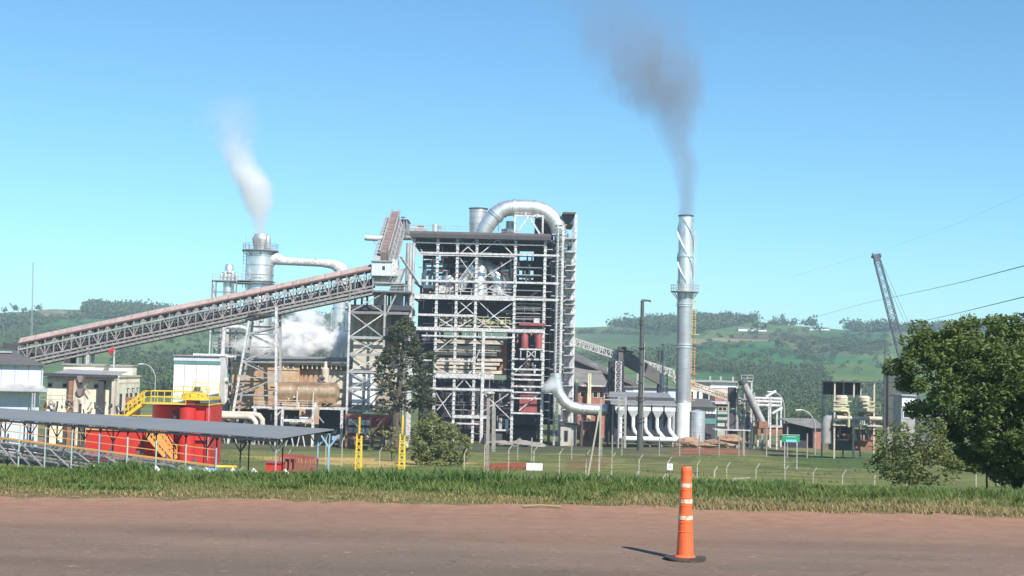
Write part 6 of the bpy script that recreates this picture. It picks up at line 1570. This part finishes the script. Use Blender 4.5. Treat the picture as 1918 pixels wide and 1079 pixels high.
wood('woodland', 'hedge line crossing the middle of the far fields', [(1290, 688), (1380, 682), (1440, 690), (1540, 692), (1540, 702), (1440, 708), (1300, 696)], 7, 3, 6, 600, 1000, 9, .8)
for hi, pl in enumerate([[(1290, 655), (1400, 650), (1400, 652), (1290, 657)], [(1300, 668), (1480, 670), (1560, 676), (1560, 678), (1480, 672), (1300, 670)], [(1440, 606), (1600, 612), (1600, 615), (1440, 609)], [(1560, 642), (1680, 646), (1680, 649), (1560, 645)], [(0, 622), (250, 620), (250, 623), (0, 625)], [(60, 598), (250, 594), (250, 596), (60, 601)], [(1080, 622), (1260, 626), (1260, 629), (1080, 625)], [(60, 640), (200, 632), (200, 635), (60, 643)], [(1440, 660), (1640, 655), (1640, 658), (1440, 664)]]):
    wood('hedgerow', ['hedge across the green field right of the chimney', 'lower hedge of the same green field', 'hedge below the far skyline before the crane', 'hedge behind the crane boom', 'hedge along the left valley field', 'hedge under the pale field at left', 'hedge between riser tower and chimney', 'lower hedge in the left valley', 'hedge crossing the rough slope before the crane'][hi], pl, 6, 3, 6, 500, 1600, 30+hi, .8)
wood('woodland', 'scattered single bushes over the right slopes', [(1290, 630), (1660, 612), (1680, 700), (1300, 700)], 30, 2.5, 6, 500, 1500, 50, .4)
wood('woodland', 'scattered single bushes over the left slopes', [(0, 595), (420, 595), (380, 660), (0, 660)], 26, 3, 6, 500, 1500, 51, .4)
wood('woodland', 'scrub on the near slope of the right valley', [(1380, 712), (1440, 700), (1500, 705), (1560, 712), (1540, 735), (1440, 728)], 7, 3, 6, 560, 900, 10, .5)
wood('woodland', 'thin scrub dotted over the far brown field', [(1460, 632), (1560, 628), (1660, 640), (1660, 668), (1500, 664)], 12, 3, 5, 800, 1300, 11, .3)
wood('woodland', 'woods glimpsed between riser tower and chimney', [(1078, 640), (1290, 645), (1290, 690), (1078, 680)], 9, 3, 7, 650, 1100, 12, .25)
wood('woodland', 'trees behind the boiler house and tan building', [(420, 640), (660, 640), (660, 760), (420, 760)], 8, 5, 9, 420, 900, 13, .6)
# single trees that stand out on the skyline and in the fields
shape_me = [soup_mesh('far_tree', V, F, 'leaf_far') for V, F in SH]
def single(px, py, Y, h, label):
    if py != 595: Y = ground_at(px, py, 400, 1560)
    f = Front(Y, px, py); b_ = f.base(px); o = bpy.data.objects.new('far_tree', shape_me[random.randrange(len(SH))]); COL.objects.link(o)
    o.location = b_; o.scale = (h*.9, h*.9, h); o.rotation_euler = (0, 0, random.uniform(0, 6)); o['label'] = label; o['category'] = 'tree'; o['group'] = 'single trees on the far hills'
for k in range(58):
    r = random.random()
    px = random.choice([random.uniform(0, 75), random.uniform(300, 430), random.uniform(1080, 1270), random.uniform(1440, 1660), random.uniform(1480, 1540), random.uniform(170, 260), random.uniform(1580, 1760)])
    single(px, 595, 1590+random.uniform(-25, 25), random.uniform(6, 13), 'lone tree on the far skyline '+('at the left edge' if px < 100 else 'above the left wood' if px < 280 else 'behind the long conveyor' if px < 500 else 'between riser tower and chimney' if px < 1300 else 'between chimney and crane' if px < 1600 else 'around the crane boom'))
for px, py, Y, h, lab in ((1420, 636, 1030, 14, 'wide round tree alone above the brown field'), (1455, 655, 720, 12, 'lone tree on the green slope above the hedge line'), (1560, 668, 760, 7, 'small dark bush in the middle of the green slope'),
        (1535, 630, 1080, 9, 'single tree on the far field below the white sheds'), (135, 600, 1150, 10, 'tree beside the hill field at left'), (100, 605, 1150, 9, 'small tree left of the hill field tree')):
    single(px, py, Y, h, lab)

# grass
def blades(name, label, n, region, h, w_, m, seg=3, lean=.5, seed=0, clump=None, zfun=None, split=True):
    r = np.random.RandomState(seed)
    x = r.uniform(region[0], region[1], n); y = r.uniform(region[2], region[3], n)
    if clump is not None:
        ci = r.randint(0, len(clump), n); sp = r.randn(n, 2); x = clump[ci, 0]+sp[:, 0]*clump[ci, 2]; y = clump[ci, 1]+sp[:, 1]*clump[ci, 2]*.6
    z = gz_np(x, y); a = r.uniform(0, 2*math.pi, n); hh = h*(.45+.85*r.rand(n)); 
    if clump is not None: hh = hh*clump[ci, 3]
    la = lean*(.3+r.rand(n))*hh; ww = w_*(.6+.7*r.rand(n)); dx, dy = np.cos(a), np.sin(a); px_, py_ = -dy, dx
    rowsV = []
    for s_ in range(seg+1):
        t = s_/seg; k = t*t; cx_, cy_, cz_ = x+dx*la*k, y+dy*la*k, z+hh*(t-.25*k*lean)
        wt = ww*(1-t)**.7*.5 if s_ < seg else ww*0+.001
        rowsV.append(np.stack([cx_-px_*wt, cy_-py_*wt, cz_], 1)); rowsV.append(np.stack([cx_+px_*wt, cy_+py_*wt, cz_], 1))
    V = np.stack(rowsV, 1).reshape(-1, 3); k = 2*(seg+1); o = (np.arange(n)*k)[:, None]
    F = np.concatenate([o+np.array([2*s_, 2*s_+1, 2*s_+3, 2*s_+2])[None] for s_ in range(seg)], 0)
    ob = bpy.data.objects.new(name, soup_mesh(name, V, F, m)); COL.objects.link(ob); ob['kind'] = 'stuff'; ob['label'] = label; ob['category'] = 'grass'; return ob
blades('verge_grass', 'green grass covering the back of the verge', 60000, (-16, 16, 25.4, 29.5), .10, .013, 'blade', 2, .8, 1)
blades('short_grass', 'short yellowish grass over the front of the verge', 60000, (-16, 16, 22.9, 25.8), .05, .012, 'blade_dry', 2, .8, 11)
cl_ = [(np.random.RandomState(77+k).uniform(-14, 14), np.random.RandomState(99+k).uniform(23.4, 26.5), .22, np.random.RandomState(55+k).uniform(.6, 1.3)) for k in range(70)]
blades('weeds', 'low darker green weeds growing in patches on the verge', 12000, (-15, 15, 24, 27), .12, .024, 'blade2', 3, 1.1, 12, np.array(cl_))
cr_ = np.random.RandomState(5); cl_ = []
for k in range(150):
    x = cr_.uniform(-14, 14); dens = .32+.62*math.exp(-((x+.2)/3.4)**2)+.45*math.exp(-((x+7.6)/1.0)**2)+.3*math.exp(-((x-5.2)/1.2)**2)
    cl_.append((x, cr_.uniform(26.4, 29.4), cr_.uniform(.12, .35), dens*cr_.uniform(.6, 1.1)))
blades('tall_grass', 'tall broad-leaved green grass tufts on the crest of the verge', 14000, (-15, 15, 26, 29), .42, .028, 'blade2', 4, .95, 2, np.array(cl_))
cl_ = [(cr_.uniform(-14, 14), cr_.uniform(24.2, 27), cr_.uniform(.05, .25), cr_.uniform(.3, .8)) for k in range(160)]
blades('grass_tufts', 'small grass tufts scattered over the front of the verge', 9000, (-15, 15, 24, 27), .28, .02, 'blade', 3, .9, 3, np.array(cl_))
blades('dry_grass', 'straw coloured dry grass along the road edge', 4000, (-16, 16, 22.35, 23.5), .045, .014, 'straw', 2, 1.1, 4)
cl_ = [(15-28*cr_.rand()**1.6, 22.6+abs(cr_.randn())*.6, cr_.uniform(.05, .25), cr_.uniform(.4, 1.1)) for k in range(140)]
blades('dry_grass', 'taller dry straw tufts where the grass meets the dirt', 7000, (-15, 15, 22, 24), .10, .016, 'straw', 2, 1.1, 5, np.array(cl_))
cl_ = [(cr_.uniform(2, 14), 22.9+abs(cr_.randn())*.8, .35, .9) for k in range(60)]
blades('dry_grass', 'yellow brown dry stalks on the right part of the verge', 9000, (-15, 15, 22, 24), .14, .016, 'straw', 2, 1.0, 6, np.array(cl_))
cl_ = []
for k in range(260):
    y = cr_.uniform(88, 200); cl_.append((cr_.uniform(-.42, .42)*y, y, cr_.uniform(.3, 1.2), cr_.uniform(.3, .9)))
blades('lawn_tufts', 'scattered grass tufts on the works lawn', 12000, (0, 1, 0, 1), .35, .07, 'blade', 2, .8, 7, np.array(cl_))

r_ = np.random.RandomState(12); n = 2600
gx = r_.uniform(-14, 14, n); gy = np.where(r_.rand(n) < .88, 22.3-abs(r_.randn(n))*.7, r_.uniform(12.5, 22, n)); gs = r_.uniform(.004, .015, n)
d3 = np.array([(1, 0, 0), (0, 1, 0), (-1, 0, 0), (0, -1, 0), (0, 0, .8)]); V = (np.stack([gx, gy, np.full(n, .004)], 1)[:, None]+d3[None]*gs[:, None, None]*(.6+.8*r_.rand(n, 5, 1))).reshape(-1, 3)
F = (np.arange(n)[:, None, None]*5+np.array([(0, 1, 4), (1, 2, 4), (2, 3, 4), (3, 0, 4)])[None]).reshape(-1, 3)
ob = bpy.data.objects.new('gravel', soup_mesh('gravel', V, F, 'rock')); COL.objects.link(ob); ob['kind'] = 'stuff'; ob['label'] = 'loose small stones on the dirt edge of the road'; ob['category'] = 'gravel'

# =========================================================== SMOKE, STEAM, HAZE
def vmath(nt, op, a, b_=None, c_=None, clamp=False):
    n = N(nt, 'ShaderNodeMath', operation=op); n.use_clamp = clamp
    for i, v in enumerate((a, b_, c_)):
        if v is None: continue
        if hasattr(v, 'links'): nt.links.new(v, n.inputs[i])
        else: n.inputs[i].default_value = v
    return n.outputs[0]
def plume(name, label, keys, Y, dens, col, absorb=None, noise_s=.12, power=1.3, lump=.75, aniso=.2, fine=1.0):
    """keys: (px, py, half width px, density) from mouth upward. A closed hull follows the plume; density falls off from its centre line."""
    P = [at(px, py, Y) for px, py, w_, d_ in keys]; sc = Y/FPX
    z0, z1 = P[0].z, P[-1].z
    hull = MB().tube(P, [w_*sc*1.55 for _, _, w_, _ in keys], 18)
    o = put(name, hull, newm := bpy.data.materials.new(name), None); o['label'] = label; o['category'] = 'smoke'; o['kind'] = 'stuff'
    newm.use_nodes = True; nt = newm.node_tree; nt.nodes.clear()
    out = N(nt, 'ShaderNodeOutputMaterial'); pv = N(nt, 'ShaderNodeVolumePrincipled'); nt.links.new(pv.outputs[0], out.inputs['Volume'])
    g = N(nt, 'ShaderNodeNewGeometry'); sp = N(nt, 'ShaderNodeSeparateXYZ'); nt.links.new(g.outputs['Position'], sp.inputs[0])
    t = N(nt, 'ShaderNodeMapRange'); t.inputs[1].default_value = z0; t.inputs[2].default_value = z1; nt.links.new(sp.outputs[2], t.inputs[0])
    def curve(vals):
        lo, hi = min(vals), max(vals); hi = hi if hi > lo else lo+1e-3
        fc = N(nt, 'ShaderNodeFloatCurve'); cv = fc.mapping.curves[0]
        ts = [(p.z-z0)/(z1-z0) for p in P]; pts = list(zip(ts, [(v-lo)/(hi-lo) for v in vals]))
        cv.points[0].location = pts[0]; cv.points[-1].location = pts[-1]
        for q in pts[1:-1]: cv.points.new(*q)
        fc.mapping.update(); nt.links.new(t.outputs[0], fc.inputs[1])
        return vmath(nt, 'MULTIPLY_ADD', fc.outputs[0], hi-lo, lo)
    cxn, rn, dn = curve([p.x for p in P]), curve([w_*sc for _, _, w_, _ in keys]), curve([d_ for *_, d_ in keys])
    mp = N(nt, 'ShaderNodeMapping'); mp.inputs[3].default_value = (1, 1, .7); nt.links.new(g.outputs['Position'], mp.inputs[0])
    n1 = N(nt, 'ShaderNodeTexNoise'); n1.inputs['Scale'].default_value = noise_s; n1.inputs['Detail'].default_value = 5; n1.inputs['Roughness'].default_value = .55; nt.links.new(mp.outputs[0], n1.inputs['Vector'])
    dx = vmath(nt, 'SUBTRACT', sp.outputs[0], cxn); dy = vmath(nt, 'SUBTRACT', sp.outputs[1], Y)
    rr = vmath(nt, 'SQRT', vmath(nt, 'ADD', vmath(nt, 'MULTIPLY', dx, dx), vmath(nt, 'MULTIPLY', dy, dy)))
    q = vmath(nt, 'DIVIDE', rr, rn)
    n2 = N(nt, 'ShaderNodeTexNoise'); n2.inputs['Scale'].default_value = noise_s*3.2; n2.inputs['Detail'].default_value = 6; n2.inputs['Roughness'].default_value = .62; n2.inputs['Distortion'].default_value = .8; nt.links.new(mp.outputs[0], n2.inputs['Vector'])
    grow = vmath(nt, 'MULTIPLY_ADD', t.outputs[0], 1.7, .45)
    nn_ = vmath(nt, 'ADD', vmath(nt, 'MULTIPLY', vmath(nt, 'SUBTRACT', n1.outputs[0], .5), 2*lump), vmath(nt, 'MULTIPLY', vmath(nt, 'SUBTRACT', n2.outputs[0], .5), 1.1*fine))
    q = vmath(nt, 'ADD', q, vmath(nt, 'MULTIPLY', nn_, grow))
    body = vmath(nt, 'POWER', vmath(nt, 'SUBTRACT', 1.0, q, clamp=True), power)
    d_ = vmath(nt, 'MULTIPLY', vmath(nt, 'MULTIPLY', body, dn), dens)
    nt.links.new(d_, pv.inputs['Density']); pv.inputs['Color'].default_value = (*col, 1); pv.inputs['Anisotropy'].default_value = aniso
    if absorb: pv.inputs['Absorption Color'].default_value = (*absorb, 1)
    return o
plume('dark_smoke', 'thin dark grey smoke blowing up and to the left from the chimney',
      [(1285, 404, 17, 3.2), (1286, 370, 19, 2.4), (1286, 330, 27, 1.5), (1278, 290, 37, 1.1), (1262, 245, 50, .8), (1243, 200, 76, .95), (1226, 150, 94, .78), (1208, 100, 108, .42), (1180, 50, 125, .20), (1130, 0, 140, .10), (1050, -60, 190, .04)],
      252, .14, (.48, .43, .44), None, .085, .9, .95, .2, 1.5)
plume('white_vapour', 'soft white vapour drifting up from the scrubber tower',
      [(487, 438, 12, .9), (486, 418, 19, .8), (483, 395, 26, 1.2), (479, 360, 36, 1.5), (466, 330, 40, 1.1), (446, 300, 42, .45), (434, 265, 46, .22), (426, 225, 52, .12), (420, 180, 58, .03)],
      245, 1.1, (1, 1, 1), None, .16, 1.1, .5)
def steam(name, label, blobs, Y, dens, ns=.35):
    t = None
    for i, (px, py, rx, rz) in enumerate(blobs):
        c = at(px, py, Y); sc = Y/FPX; mb = MB(); nu, nv = 16, 10; vs = []
        R0 = max(rx, rz)*sc
        for a in range(nv+1):
            for b_ in range(nu):
                ph = math.pi*a/nv; th = 2*math.pi*b_/nu; vs.append((math.sin(ph)*math.cos(th), math.sin(ph)*math.sin(th), math.cos(ph)))
        mb.add(vs, [(a*nu+b_, (a+1)*nu+b_, (a+1)*nu+(b_+1) % nu, a*nu+(b_+1) % nu) for a in range(nv) for b_ in range(nu)])
        m = bpy.data.materials.new('steam'); m.use_nodes = True; nt = m.node_tree; nt.nodes.clear()
        out = N(nt, 'ShaderNodeOutputMaterial'); pv = N(nt, 'ShaderNodeVolumePrincipled'); nt.links.new(pv.outputs[0], out.inputs['Volume'])
        tc = N(nt, 'ShaderNodeTexCoord'); ln = N(nt, 'ShaderNodeVectorMath', operation='LENGTH'); nt.links.new(tc.outputs['Object'], ln.inputs[0])
        g = N(nt, 'ShaderNodeNewGeometry'); n1 = N(nt, 'ShaderNodeTexNoise'); n1.inputs['Scale'].default_value = ns; n1.inputs['Detail'].default_value = 6; n1.inputs['Roughness'].default_value = .6; nt.links.new(g.outputs['Position'], n1.inputs['Vector'])
        q = vmath(nt, 'ADD', ln.outputs['Value'], vmath(nt, 'MULTIPLY', vmath(nt, 'SUBTRACT', n1.outputs[0], .5), 1.9))
        b2 = vmath(nt, 'MULTIPLY', vmath(nt, 'SUBTRACT', .80, q, clamp=True), 2.2)
        nt.links.new(vmath(nt, 'MULTIPLY', b2, dens*(.35 if i == 4 else .5 if i in (2, 3) else 1)), pv.inputs['Density']); pv.inputs['Color'].default_value = (.995, .995, 1, 1)
        o = put(name, mb, m, None); o.location = c; o.scale = (rx*sc*1.15, max(2.5, rx*sc*.8), rz*sc*1.15); o['label'] = label[i]; o['category'] = 'steam'; o['kind'] = 'stuff'
steam('steam', ['broad white steam cloud boiling up over the tan building roof', 'bright white steam ball beside the transfer tower', 'faint steam drifting left behind the trestle', 'high thin wisp of steam against the far wood', 'small white steam jet beside the flue elbow'],
      [(565, 636, 66, 46), (630, 646, 40, 28), (480, 645, 44, 34), (575, 600, 34, 26), (1034, 722, 22, 16)], 238, 2.6)
hz = MB().box(-1400, 1400, -30, 3200, -22, 135)
hm = bpy.data.materials.new('haze'); hm.use_nodes = True; nt = hm.node_tree; nt.nodes.clear()
out = N(nt, 'ShaderNodeOutputMaterial'); pv = N(nt, 'ShaderNodeVolumePrincipled'); nt.links.new(pv.outputs[0], out.inputs['Volume'])
pv.inputs['Density'].default_value = .00021; pv.inputs['Color'].default_value = (.62, .80, 1, 1); pv.inputs['Anisotropy'].default_value = .0
hm.cycles.homogeneous_volume = True
o = put('haze', hz, hm); o['kind'] = 'stuff'
